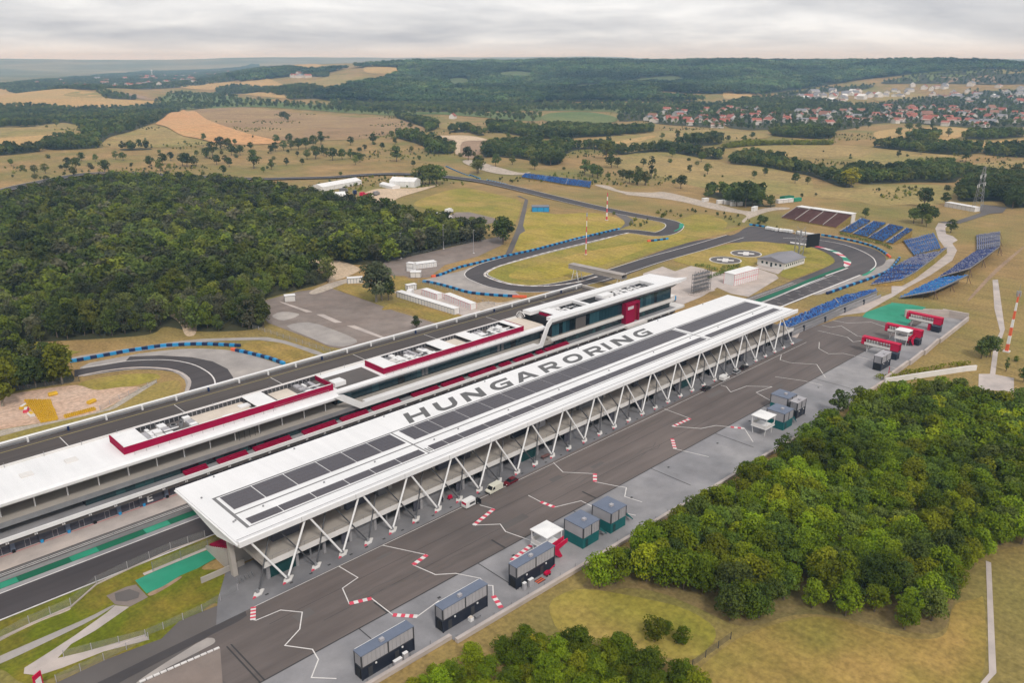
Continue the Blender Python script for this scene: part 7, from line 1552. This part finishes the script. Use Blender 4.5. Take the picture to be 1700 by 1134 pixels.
def scatter(name, pts, meshes, smin, smax, label, cat, seed=1, squash=(.85, 1.15), sink=0.0):
    """everything past the countable ones: one object that places tree meshes on points"""
    me = bpy.data.meshes.new(name); me.from_pydata([(x, y, ground_height(x, y) - sink) for x, y in pts], [], [])
    o = tag(link(name, me), label, cat, kind='stuff')
    c = bpy.data.collections.new(name + '_source')
    for m in meshes: c.objects.link(bpy.data.objects.new(name + '_source', m))
    ng = bpy.data.node_groups.new(name, 'GeometryNodeTree')
    ng.interface.new_socket('Geometry', in_out='INPUT', socket_type='NodeSocketGeometry'); ng.interface.new_socket('Geometry', in_out='OUTPUT', socket_type='NodeSocketGeometry')
    N, Lk = ng.nodes, ng.links
    gi, go = N.new('NodeGroupInput'), N.new('NodeGroupOutput'); ip = N.new('GeometryNodeInstanceOnPoints'); ci = N.new('GeometryNodeCollectionInfo')
    ci.inputs['Collection'].default_value = c; ci.inputs['Separate Children'].default_value = True; ci.inputs['Reset Children'].default_value = True
    ip.inputs['Pick Instance'].default_value = True
    rv = N.new('FunctionNodeRandomValue'); rv.data_type = 'FLOAT_VECTOR'; rv.inputs['Min'].default_value = (0, 0, 0); rv.inputs['Max'].default_value = (0, 0, 6.283); rv.inputs['Seed'].default_value = seed
    rs = N.new('FunctionNodeRandomValue'); rs.data_type = 'FLOAT'; rs.inputs[2].default_value = smin; rs.inputs[3].default_value = smax; rs.inputs['Seed'].default_value = seed + 1
    ri = N.new('FunctionNodeRandomValue'); ri.data_type = 'INT'; ri.inputs[4].default_value = 0; ri.inputs[5].default_value = len(meshes) - 1; ri.inputs['Seed'].default_value = seed + 2
    Lk.new(gi.outputs[0], ip.inputs['Points']); Lk.new(ci.outputs[0], ip.inputs['Instance']); Lk.new(rv.outputs['Value'], ip.inputs['Rotation'])
    Lk.new(rs.outputs[1], ip.inputs['Scale']); Lk.new(ri.outputs[2], ip.inputs['Instance Index']); Lk.new(ip.outputs[0], go.inputs[0])
    md = o.modifiers.new('scatter', 'NODES'); md.node_group = ng
    return o
def joined(kind, k):
    """crown and trunk as one mesh, for scattering"""
    sh, mt, nc, per, lf, cl = {'left': ('tallwood', ['leaf_left', 'leaf_left_b', 'leaf_left_c', 'leaf_left'][k % 4], 20, 18, .062, .17), 'mid': ('round', 'leaf_mid', 14, 12, .10, .20), 'bright': ('bush', 'leaf_bright', 14, 12, .10, .22), 'near': ('round', 'leaf_mid', 20, 20, .07, .17), 'right': ('canopy', ['leaf_right', 'leaf_right_b'][k % 2], 30, 36, .042, .16)}[kind]
    return cards('tree', crown_groups(sh, 31 * k + 5, nc, per, cl), lf, 11 * k, mt)
def woods():
    g = random.Random(5)
    # wood beside the paddock
    pts = fill(RIGHT_WOOD, 4.5, 21); pts.sort(key=lambda p: p[0] ** 2 + p[1] ** 2)
    keep = lambda p: True
    for i, (x, y) in enumerate(pts[:300]):
        tree('woodland_tree', 'green broadleaf tree in the dense wood between the paddock wall and the dry meadow', x, y, g.uniform(6.0, 10.2), 'right' if g.random() < .72 else 'right_b', 'trees of the wood beside the paddock', i=g.randrange(5), spread=.92, sink=.2)
    rest = pts[300:]
    if rest: scatter('wood_interior', rest, [joined('right', k) for k in range(4)], 7.0, 10.0, 'far side of the dense green wood beside the paddock', 'wood', 9)
    # bushes on the near slope
    for i, (x, y) in enumerate(fill(BUSH_WOOD, 3.1, 8)):
        tree('thicket_bush', 'round leafy bush in the thicket below the paddock wall', x, y, g.uniform(3.6, 6.4), 'bushwood', 'bushes of the thicket below the paddock wall', 'bush', i=g.randrange(5), sink=.3)
    tree('yellow_bush', 'yellow flowering bush at the tip of the thicket below the paddock wall', 92.6, 91.0, 4.6, 'yellow', cat='bush', spread=1.1)
    # the big left wood
    pts = []
    for kind, dens, poly in WOOD:
        if kind == 'left': pts += fill(poly, 6.6, len(poly))
    pts.sort(key=lambda p: p[0] ** 2 + p[1] ** 2)
    for i, (x, y) in enumerate(pts[:260]):
        tree('forest_tree', 'dark green tree on the near side of the large forest beyond the pit building', x, y, g.uniform(8.5, 15.5), g.choice(['left', 'left', 'left_b', 'left_c']), 'near trees of the large forest', i=g.randrange(5), spread=.82, sink=.4)
    scatter('forest', pts[260:], [joined('left', k) for k in range(8)], 7.5, 16.0, 'large dark forest stretching away beyond the pit building', 'forest', 3)
    # hedgerows, copses and gardens between the fields
    mid, br, near, town = [], [], [], []
    for kind, dens, poly in WOOD:
        if kind in ('mid', 'plant'):
            far = max(math.hypot(*p) for p in poly)
            mid += fill(poly, (8.0 if far < 2400 else 13.0) / math.sqrt(dens), len(poly) + 3)
        elif kind == 'bright': br += fill(poly, 5.0, 4)
        elif kind == 'near': near += fill(poly, 7.0, 4)
        elif kind == 'town': town += fill(poly, 15.5 / math.sqrt(dens), 6)
    mm = [joined('mid', k) for k in range(6)]
    scatter('hedgerow_trees', mid, mm, 8.0, 13.0, 'hedgerows and copses between the far fields', 'hedgerow', 4)
    scatter('garden_trees', town, mm, 6.5, 11.0, 'garden trees growing among the village houses', 'trees', 6)
    scatter('bright_hedge', br, [joined('bright', k) for k in range(3)], 5.0, 7.5, 'bright yellow green hedge along the far meadow', 'hedge', 7)
    scatter('copse', near, [joined('near', k) for k in range(4)], 9.0, 14.0, 'copse of mixed trees behind the power pylon', 'copse', 8)
    # wooded ridges
    pts = []
    for kind, dens, poly in WOOD:
        if kind == 'ridge': pts += [p for p in fill(poly, 22.0, 12) if not any(in_poly(*p, c) for c in CLEARING)]
    def canopy(k):
        gg = random.Random(k); grp = []
        for _ in range(11):
            h = gg.uniform(8, 13); r = gg.uniform(4.5, 7.0)
            grp.append(((gg.uniform(-13, 13), gg.uniform(-13, 13), h), (r, r, r * .75), 16))
        return cards('canopy', grp, 3.0, k, 'leaf_ridge', flat=.5)
    scatter('ridge_forest', pts, [canopy(k) for k in range(6)], .8, 1.25, 'blue green forest covering the long ridge on the horizon', 'forest', 10)
woods()
def scrub():
    """low scrub and weeds in drifts over the rough pasture"""
    g = random.Random(17); pts = []; line = [Vector(p) for p in LOOP]
    bad = [p for n, m, l, p in PATCH if m not in ('meadow', 'brown_field', 'grass', 'dry_grass', 'soil')] + [p for k, d, p in WOOD if k in ('left', 'near')] + [r[1] + r[2][::-1] for r in STANDS]
    while len(pts) < 2600:
        r = g.uniform(500, 1900); b = g.uniform(-.62, .66)
        a = math.atan2(1, b); x, y = r * (math.cos(a) * CA + math.sin(a) * SA), r * (-math.cos(a) * SA + math.sin(a) * CA)
        if math.sin(x / 47 + 1) * math.sin(y / 61) + .6 * math.sin((x + 2 * y) / 83) < .45 + .35 * g.random(): continue
        if y < 260 or (x > 240 and y < 290 and x < 480) or any((q - Vector((x, y))).length < 16 for q in line) or any(in_poly(x, y, p) for p in bad): continue
        pts.append((x, y))
    scatter('scrub', pts, [joined('mid', k) for k in range(3)] + [joined('bright', 1)], 1.0, 3.6, 'low scrub drifting over the dry pastures', 'scrub', 14, sink=.1)
scrub()
names = {'round': ('broadleaf_tree', 'single round crowned tree standing in the dry grassland'), 'wide': ('spreading_tree', 'broad dark crowned tree beside the bend of the back straight'), 'poplar': ('poplar_tree', 'slim upright poplar on the dry slope'), 'yellow': ('yellow_tree', 'yellow leaved tree in the hedge below the far meadow'),
         'willow': ('willow_tree', 'tall grey green willow beside the white cabins'), 'dark': ('fir_tree', 'dark fir beside the white shed'), 'light': ('acacia_tree', 'pale green tree at the edge of the bare soil yard'), 'bush': ('round_bush', 'round bush on the lawn between the woods')}
for i, (x, y, h, k) in enumerate(TREES):
    nm, lb = names[k]; k = 'lawnbush' if k == 'bush' else k; f = 1.3 if math.hypot(x, y) > 480 else 1.0; gr = 'scattered ' + nm.replace('_', ' ') + ('es' if nm.endswith('bush') else 's')
    if k == 'round':
        sz = 'tall' if h * f > 15 else 'middling' if h * f > 10 else 'small'; lb = sz + ' ' + lb; gr = sz + ' ' + gr
    tree(nm, lb, x, y, h * f, k, gr, i=i, cat='bush' if k == 'lawnbush' else 'tree', spread=1.12 if f > 1 else 1.0)
g = random.Random(41)
for i, (x, y) in enumerate(FIELD_BUSHES):
    k = g.random()
    tree('field_bush' if k < .6 else 'field_tree', 'low bush dotted about the dry fields' if k < .6 else 'small tree dotted about the dry fields', x, y, g.uniform(2.5, 5.5) if k < .6 else g.uniform(7, 13), 'round' if k > .3 else 'bush', 'bushes dotted about the fields' if k < .6 else 'small trees dotted about the fields', 'bush' if k < .6 else 'tree', i=i, spread=1.25 if k < .6 else 1.05)
for i, line in enumerate(HEDGES):
    c = spline(line, 1.2); g = random.Random(i)
    t = thing('hedge', ['dark clipped hedge at the corner of the infield', 'brownish hedge in the middle of the infield edge', 'dark hedge behind the helicopter pad', 'dark hedge running up to the two storey cabins', 'scrubby hedge between turn one and the blue seats', 'scrub growing along the white ramp wall', 'scrub beside the paved square'][i], 'hedge', (c[0].x, c[0].y, 0))
    grp = [((p.x - c[0].x + g.uniform(-.6, .6), p.y - c[0].y + g.uniform(-.6, .6), g.uniform(.6, 1.3)), (1.2, 1.2, .9), 26) for p in c]
    link('foliage', cards('foliage', grp, .34, i, 'leaf_mid' if i < 5 else 'leaf_right'), t)
# ------------------------------------------------------------------ open grandstands
STAND_TEXT = {'four_a': ('blue seat block beside the brown benches above turn one', ['seat_blue', 'seat_dull']), 'four_b': ('wide blue seat block, second from the brown benches above turn one', ['seat_blue', 'seat_dull']), 'four_c': ('wide blue seat block, third from the brown benches above turn one', ['seat_blue', 'seat_dull']), 'four_d': ('narrow blue seat block ending the row above turn one near the trees', ['seat_blue', 'seat_dull']),
 'bank': ('blue grandstand in four bands between turn one and the pale road bend', ['seat_blue', 'seat_grey']), 'curve_a': ('deep blue grandstand with dark underside along the pale road', ['seat_dull', 'seat_blue']), 'curve_b': ('grey blue grandstand along the narrow part of the pale road', ['seat_grey', 'seat_dull']),
 'low': ('long low blue grandstand lining the main straight past the covered stand', ['seat_blue', 'seat_dull']), 'grey': ('grey seated grandstand on the grass slope beyond the pale road', ['seat_grey', 'seat_grey']), 'dark': ('dark blue grandstand on raking trusses beyond the pale road', ['seat_dull', 'seat_grey']), 'bright': ('bright blue grandstand on raking trusses nearest the green slope', ['seat_blue', 'tyre_blue']),
 'far': ('distant blue grandstand on the bank above the back straight', ['seat_blue', 'seat_dull']), 'brown_a': ('brown bench block at the service road end of the terrace', ['brown_bench', 'brown_bench']), 'brown_b': ('brown bench block second from the service road', ['brown_bench', 'brown_bench']), 'brown_c': ('brown bench block third from the service road', ['brown_bench', 'brown_bench']), 'brown_d': ('brown bench block next to the blue seats', ['brown_bench', 'brown_bench'])}
def stand(key, F, B, zf, zb, rows):
    label, mats = STAND_TEXT[key]; F, B = [Vector(p) for p in F], [Vector(p) for p in B]
    t = thing('open_grandstand', label, 'grandstand', (F[0].x, F[0].y, 0)); o = F[0]
    g = random.Random(len(label)); d = MB()
    n = len(F)
    P = lambda i, v, dz=0: (F[i].lerp(B[i], v).x - o.x, F[i].lerp(B[i], v).y - o.y, zf + (zb - zf) * v + dz)
    for i in range(n - 1):
        v = [P(i, 0), P(i + 1, 0), P(i + 1, 1), P(i, 1)]; lo = [(x, y, z - .3) for x, y, z in v]
        d.add(v + lo, [(0, 1, 2, 3), (7, 6, 5, 4), (0, 4, 5, 1), (1, 5, 6, 2), (2, 6, 7, 3), (3, 7, 4, 0)])
    d.build('deck', 'steel_dark' if 'brown' not in key else 'brown_bench', t, False)
    s = MB(); mb = key.startswith('brown')
    for r in range(rows):
        v = (r + .5) / rows
        for i in range(n - 1):
            a, b = Vector(P(i, v)), Vector(P(i + 1, v)); L = (b - a).length; u = (b - a).normalized()
            if mb:
                c = (a + b) / 2; s.obox((c.x, c.y), u, L * .97, .42, c.z, c.z + .42, 0); continue
            step = .62 if L < 60 else .75; m = int(L / step)
            for k in range(m):
                if g.random() < .12: continue
                q = a + u * (k + .5) * step; h = g.choice([.25, .45, .85])
                s.obox((q.x, q.y), u, step * .82, .5, q.z, q.z + h, 0 if g.random() < .72 else 1)
    tag(s.build('bench' if mb else 'seats', mats, t, False), kind='stuff')
    aw = MB()
    k = max(1, int(sum((F[i + 1] - F[i]).length for i in range(n - 1)) / 22))
    for i in range(n - 1):
        for f in (.0, .5) if key in ('bank', 'grey', 'dark', 'bright', 'curve_a', 'curve_b') else (.0,):
            a0 = F[i].lerp(F[i + 1], f); b0 = B[i].lerp(B[i + 1], f); u = (F[i + 1] - F[i]).normalized() * .6
            q = [(a0.x - o.x, a0.y - o.y, zf + .5), (a0.x + u.x - o.x, a0.y + u.y - o.y, zf + .5), (b0.x + u.x - o.x, b0.y + u.y - o.y, zb + .55), (b0.x - o.x, b0.y - o.y, zb + .55)]
            m = MB(); m.add(q + [(x, y, z - .5) for x, y, z in q], [(0, 1, 2, 3), (0, 4, 5, 1), (1, 5, 6, 2), (2, 6, 7, 3), (3, 7, 4, 0)]); m.build('aisle', 'pale_tarmac', t, False)
    solid = key[:4] in ('four', 'bank', 'curv', 'low', 'far', 'brow')
    if solid:                                       # seats laid on an earth bank
        e = MB()
        for i in range(n - 1):
            q = [P(i, 0, -.3), P(i + 1, 0, -.3), P(i + 1, 1, -.3), P(i, 1, -.3)]; dd = (B[i] - F[i]).normalized() * .8; d2 = (B[i + 1] - F[i + 1]).normalized() * .8
            lo = [(q[0][0], q[0][1], -.1), (q[1][0], q[1][1], -.1), (q[2][0] + d2.x, q[2][1] + d2.y, -.1), (q[3][0] + dd.x, q[3][1] + dd.y, -.1)]
            e.add(q + lo, [(0, 1, 2, 3), (0, 4, 5, 1), (1, 5, 6, 2), (2, 6, 7, 3), (3, 7, 4, 0)])
        e.build('earth_bank', 'grey_paving' if key == 'low' else 'dry_grass' if 'brown' not in key else 'grass', t, False)
    for i in range(0 if solid else n):
        for v in (0.02, .35, .7, 1.0):
            x, y, z = P(i, v); MB().tube((x, y, 0), (x, y, z - .25), .12, n=5).build('support_leg', 'steel_dark', t, False)
        x, y, z = P(i, 1.0); dd = (B[i] - F[i]).normalized() * 2.0; MB().tube((x, y, z - .3), (x + dd.x, y + dd.y, .05), .14, n=5).build('raking_strut', 'brown_bench', t, False)
    bk = MB()
    for i in range(n - 1):
        a, b = P(i, 1.0), P(i + 1, 1.0); c = ((a[0] + b[0]) / 2, (a[1] + b[1]) / 2); u = Vector(b) - Vector(a)
        bk.obox(c, u, u.length, .12, min(a[2], b[2]), zb + (.7 if not mb else .2))
    bk.build('back_rail', 'steel_grey' if not mb else 'brown_bench', t, False)
    if mb:
        a, b = P(0, 1.0), P(1, 1.0); dd = (B[0] - F[0]).normalized(); w = MB(); u = Vector(b) - Vector(a)
        w.obox(((a[0] + b[0]) / 2 + dd.x * 2.2, (a[1] + b[1]) / 2 + dd.y * 2.2), u, u.length * 1.04, 6.5, zb + .4, zb + .8); w.build('cabin_roof', 'canvas', t, False)
        w = MB(); w.obox(((a[0] + b[0]) / 2 + dd.x * 2.4, (a[1] + b[1]) / 2 + dd.y * 2.4), u, u.length * .98, 5.5, 0, zb + .4); w.build('cabin', 'white_wall', t, False)
    return t
for row in STANDS: stand(*row)
# ------------------------------------------------------------------ tyre walls and fences
BT = {'T1': 'blue and navy tyre wall round the outside of turn one', 'T1cars': 'short blue tyre wall at the end of the parked white cars', 'loop': 'long blue and navy tyre wall outside the loop', 'loop_low': 'faded blue tyre wall along the service yard below the loop', 'T14a': 'blue and navy tyre wall curving along the service road before the last corner', 'T14b': 'short blue tyre wall with an orange end beside the raised roadway', 'far_a': 'blue tyre wall near the big round tree on the back straight', 'far_b': 'short blue tyre wall continuing past the dark tree', 'far_c': 'blue tyre wall by the screen on the back straight', 'T1in': 'low blue barrier below the blue seats at turn one', 'T3': 'short blue barrier with an orange end below turn three'}
block = {}
for m in ('tyre_blue', 'tyre_navy', 'orange'):
    b = MB(); b.box(-1.16, 1.16, -.55, .55, 0, 1.0); b.box(-1.12, 1.12, -.5, .5, 1.0, 1.1)
    me = bpy.data.meshes.new('tyre_block'); me.from_pydata(b.v, [], b.f); me.materials.append(MATS[m]); block[m] = me
for key, line in BARRIERS:
    c = spline(line, 2.36); acc = [c[0]]
    for p in c[1:]:
        while (p - acc[-1]).length >= 2.34: acc.append(acc[-1] + (p - acc[-1]).normalized() * 2.34)
    t = thing('tyre_wall', BT[key], 'tyre wall', (c[0].x, c[0].y, .1 + ground_height(c[0].x, c[0].y)))
    for i, (a, b) in enumerate(zip(acc, acc[1:])):
        m = 'orange' if i == 0 and key in ('T14b', 'loop', 'T3', 'T1') and key != 'T1' or (key in ('T1', 'loop_low') and i >= len(acc) - 4) else ('tyre_navy' if (i // 1) % 2 else 'tyre_blue')
        if key == 'T1in': m = 'tyre_navy' if i % 3 else 'slate_blue'
        if m == 'slate_blue': m = 'tyre_blue'
        o = link('tyre_block', block[m], t, ((a.x + b.x) / 2 - c[0].x, (a.y + b.y) / 2 - c[0].y, 0), math.atan2(b.y - a.y, b.x - a.x))
def fence(label, pts, h, mesh='wire_mesh', step=4.0, kerb=True, post='steel_grey'):
    c = refine_open(pts, step); t = thing('fence', label, 'fence', (c[0].x, c[0].y, 0))
    for p in c: MB().box(p.x - c[0].x - .06, p.x - c[0].x + .06, p.y - c[0].y - .06, p.y - c[0].y + .06, 0, h).build('post', post, t, False)
    for a, b in zip(c, c[1:]):
        m = MB(); A, B_ = a - c[0], b - c[0]; m.add([(A.x, A.y, .2), (B_.x, B_.y, .2), (B_.x, B_.y, h), (A.x, A.y, h)], [(0, 1, 2, 3)]); m.build('mesh_panel', mesh, t, False)
        if kerb: k = MB(); k.obox(((A.x + B_.x) / 2, (A.y + B_.y) / 2), b - a, (b - a).length, .3, 0, .35); k.build('kerb', 'pale_concrete', t, False)
FT = ['tall wire fence between the grass and the main straight', 'wire fence zigzagging beside the pale path and green mound', 'wire fence along the lower lawn by the yard', 'wire fence below the worn car park', 'dark wire fence across the dry lawn below the wood', 'wire fence between the cabins and the loop', 'dark fence behind the bare soil yard', 'post fence along the gravel track by the bare yard', 'green fence between the wood and the upper car park']
for i, line in enumerate(FENCES): fence(FT[i], line, 2.3 if i in (0,) else 1.8, 'wire_dark' if i in (4, 6, 8) else 'wire_mesh', 4.0, i < 1, 'steel_dark' if i in (4, 6, 8) else 'panel_grey')
fence('debris fence of wire mesh on a pale wall along the main straight', [(50, 169.0), (310, 169.0)], 2.6, step=6.5)
pwall = thing('pit_wall', 'low grey pit wall with steel rails beside the green strip', 'wall', (100, 188.6, 0))
MB().box(-40, 300, 188.45, 188.7, .16, 1.0).build('wall', 'grey_paving', pwall)
for k in range(70): MB().box(-38 + 4.8 * k, -37.92 + 4.8 * k, 188.5, 188.6, 1.0, 2.3).build('post', 'steel_grey', pwall)
for z in (1.4, 1.85, 2.3): MB().box(-40, 300, 188.54, 188.58, z, z + .05).build('rail', 'steel_grey', pwall)
# pale barrier along the road beside the low blue stand
bp = [Vector(p) for p in STANDS[7][2]]
t = thing('concrete_barrier', 'pale concrete barrier with dark gateposts behind the long low blue stand', 'barrier', (bp[0].x, bp[0].y, 0))
for a, b in zip(bp, bp[1:]):
    n = (b - a).normalized(); q = Vector((n.y, -n.x)) * 2.2
    m = MB(); m.obox(((a.x + b.x) / 2 + q.x - bp[0].x, (a.y + b.y) / 2 + q.y - bp[0].y), b - a, (b - a).length * .93, .35, .1, 1.7); m.build('wall_panel', 'grey_paving', t, False)
    m = MB(); m.obox((a.x + q.x - bp[0].x, a.y + q.y - bp[0].y), b - a, .9, .6, .1, 2.6); m.build('gatepost', 'navy', t, False)
# ------------------------------------------------------------------ yellow barrier store
def yblock():
    b = MB(); b.prism_x([(-.26, 0), (.26, 0), (.22, .25), (.12, .7), (-.12, .7), (-.22, .25)], -.4, .4); b.box(-.36, .36, -.08, .08, .7, .76)
    me = bpy.data.meshes.new('crash_block'); me.from_pydata(b.v, [], b.f); me.materials.append(MATS['yellow']); return me
yb = yblock(); Y = [Vector(p) for p in YELLOW]; k = 0
yl = 'yellow plastic crash block in the rows stored on bare soil'
def yput(p, rz):
    o = link('crash_block', yb, None, (p.x, p.y, .13), rz); tag(o, yl, 'barrier block', 'yellow crash blocks stored on the soil')
g = random.Random(3); dirn = math.atan2((Y[3] - Y[0]).y, (Y[3] - Y[0]).x)
for i in range(13):
    for j in range(12): yput(Y[0].lerp(Y[3], j / 11).lerp(Y[1].lerp(Y[2], j / 11), i / 12) + Vector((g.uniform(-.1, .1), g.uniform(-.1, .1))), dirn + g.uniform(-.12, .12) + 1.57)
for i in range(2):
    for j in range(14): yput(Y[4].lerp(Y[5], j / 13) + Vector((0, -1.2 * i)), dirn + 1.57)
yx = [Vector(p) for p in YELLOWX]
for i, p in enumerate(yx):
    lb = ['lone yellow plastic tank lying at the back of the soil yard', 'yellow plastic tank at the end of the crash block rows', 'yellow and white crate at the corner of the crash blocks', 'red and white crate beside the crash blocks', 'white crate by the near corner of the crash blocks'][i]
    t = thing('storage_crate', lb, 'crate', (p.x, p.y, .13), .4 * i); MB().prism_x([(-.7, 0), (.7, 0), (.8, .5), (.55, 1.0), (-.55, 1.0), (-.8, .5)], -1.4, 1.4).build('body', ['yellow', 'yellow', 'yellow', 'line_red', 'white_wall'][i], t, False); MB().box(-1.2, 1.2, -.45, .45, 1.0, 1.12).build('lid', ['yellow', 'yellow', 'white_wall', 'white_wall', 'yellow'][i], t, False)
# ------------------------------------------------------------------ village houses
def house_kit(seed, roof, wall):
    g = random.Random(seed); L, W, h, r = g.uniform(9, 15), g.uniform(7, 10), g.uniform(3, 5.4), g.uniform(2.6, 3.8)
    a = MB(); a.box(-L / 2, L / 2, -W / 2, W / 2, -1, h); a.prism_x([(-W / 2, h), (W / 2, h), (0, h + r * .92)], -L / 2 + .02, L / 2 - .02)
    b = MB(); e = .5
    for s in (-1, 1): b.add([(-L / 2 - e, s * (W / 2 + e), h - .35), (L / 2 + e, s * (W / 2 + e), h - .35), (L / 2 + e, 0, h + r), (-L / 2 - e, 0, h + r)], [(0, 1, 2, 3) if s < 0 else (3, 2, 1, 0)])
    b.box(L * .2, L * .2 + .7, -.4, .4, h + r - .6, h + r + .8)
    out = []
    for q, m in ((a, wall), (b, roof)):
        me = bpy.data.meshes.new('house'); me.from_pydata(q.v, [], q.f); me.materials.append(MATS[m]); out.append(me)
    return out
KITS = [house_kit(i, r, w) for i, (r, w) in enumerate([('roof_red', 'plaster'), ('roof_red', 'plaster'), ('roof_brown', 'plaster'), ('roof_red', 'white_wall'), ('roof_grey', 'white_wall'), ('roof_brown', 'plaster'), ('roof_grey', 'plaster'), ('canvas', 'white_wall')])]
KT = ['low cream village house with red gable roof among the trees', 'cream village house with bright red tiles among the trees', 'cream village house with brown tiles among the trees', 'white village house with red gable roof among the trees', 'white village house with grey roof among the trees', 'tall cream village house with brown roof among the trees', 'cream village house with grey roof among the trees', 'white roofed village building among the trees']
g = random.Random(19)
def sample(poly, n):
    out, tries = [], 0; xs, ys = [p[0] for p in poly], [p[1] for p in poly]
    while len(out) < n and tries < 6000:
        tries += 1; x, y = g.uniform(min(xs), max(xs)), g.uniform(min(ys), max(ys))
        if in_poly(x, y, poly) and all((x - a) ** 2 + (y - b) ** 2 > 22 ** 2 for a, b in out): out.append((x, y))
    return out
for vi, (n, poly) in enumerate(TOWN):
    for x, y in sample(poly, n):
        k = g.choice([4, 4, 6, 7, 2, 3, 4] if vi in (3, 4) else [0, 1, 1, 2, 3, 0, 5, 6])
        t = thing('village_house', KT[k], 'house', (x, y, ground_height(x, y)), g.uniform(0, 3.14), KT[k].replace(' among the trees', 's')); s = g.uniform(1.15, 1.7) if math.hypot(x, y) < 2600 else g.uniform(1.5, 2.2); t.scale = (s, s, s)
        link('wall', KITS[k][0], t); link('roof', KITS[k][1], t)
p = WHITEHOUSE[0]; t = thing('farmhouse', 'white farmhouse with steep red roof standing alone above the fields', 'house', (*p, ground_height(*p)), .5); t.scale = (1.3, 1.3, 1.5)
link('wall', KITS[3][0], t); link('roof', KITS[3][1], t)
# ------------------------------------------------------------------ air
def haze():
    b = MB(); b.box(-15200, 15200, -15200, 15200, -40, 200)
    o = b.build('haze', 'black'); me = o.data; me.materials.clear()
    m = bpy.data.materials.new('haze'); m.use_nodes = True
    n, l = m.node_tree.nodes, m.node_tree.links
    n.remove(n['Principled BSDF'])
    v = n.new('ShaderNodeVolumePrincipled')
    v.inputs['Color'].default_value = (.42, .70, 1.0, 1); v.inputs['Absorption Color'].default_value = (1, 1, 1, 1); v.inputs['Density'].default_value = .000115; v.inputs['Anisotropy'].default_value = .0
    l.new(v.outputs[0], n['Material Output'].inputs['Volume'])
    me.materials.append(m); tag(o, 'pale blue haze lying over the far hills', 'haze', kind='stuff')
haze()
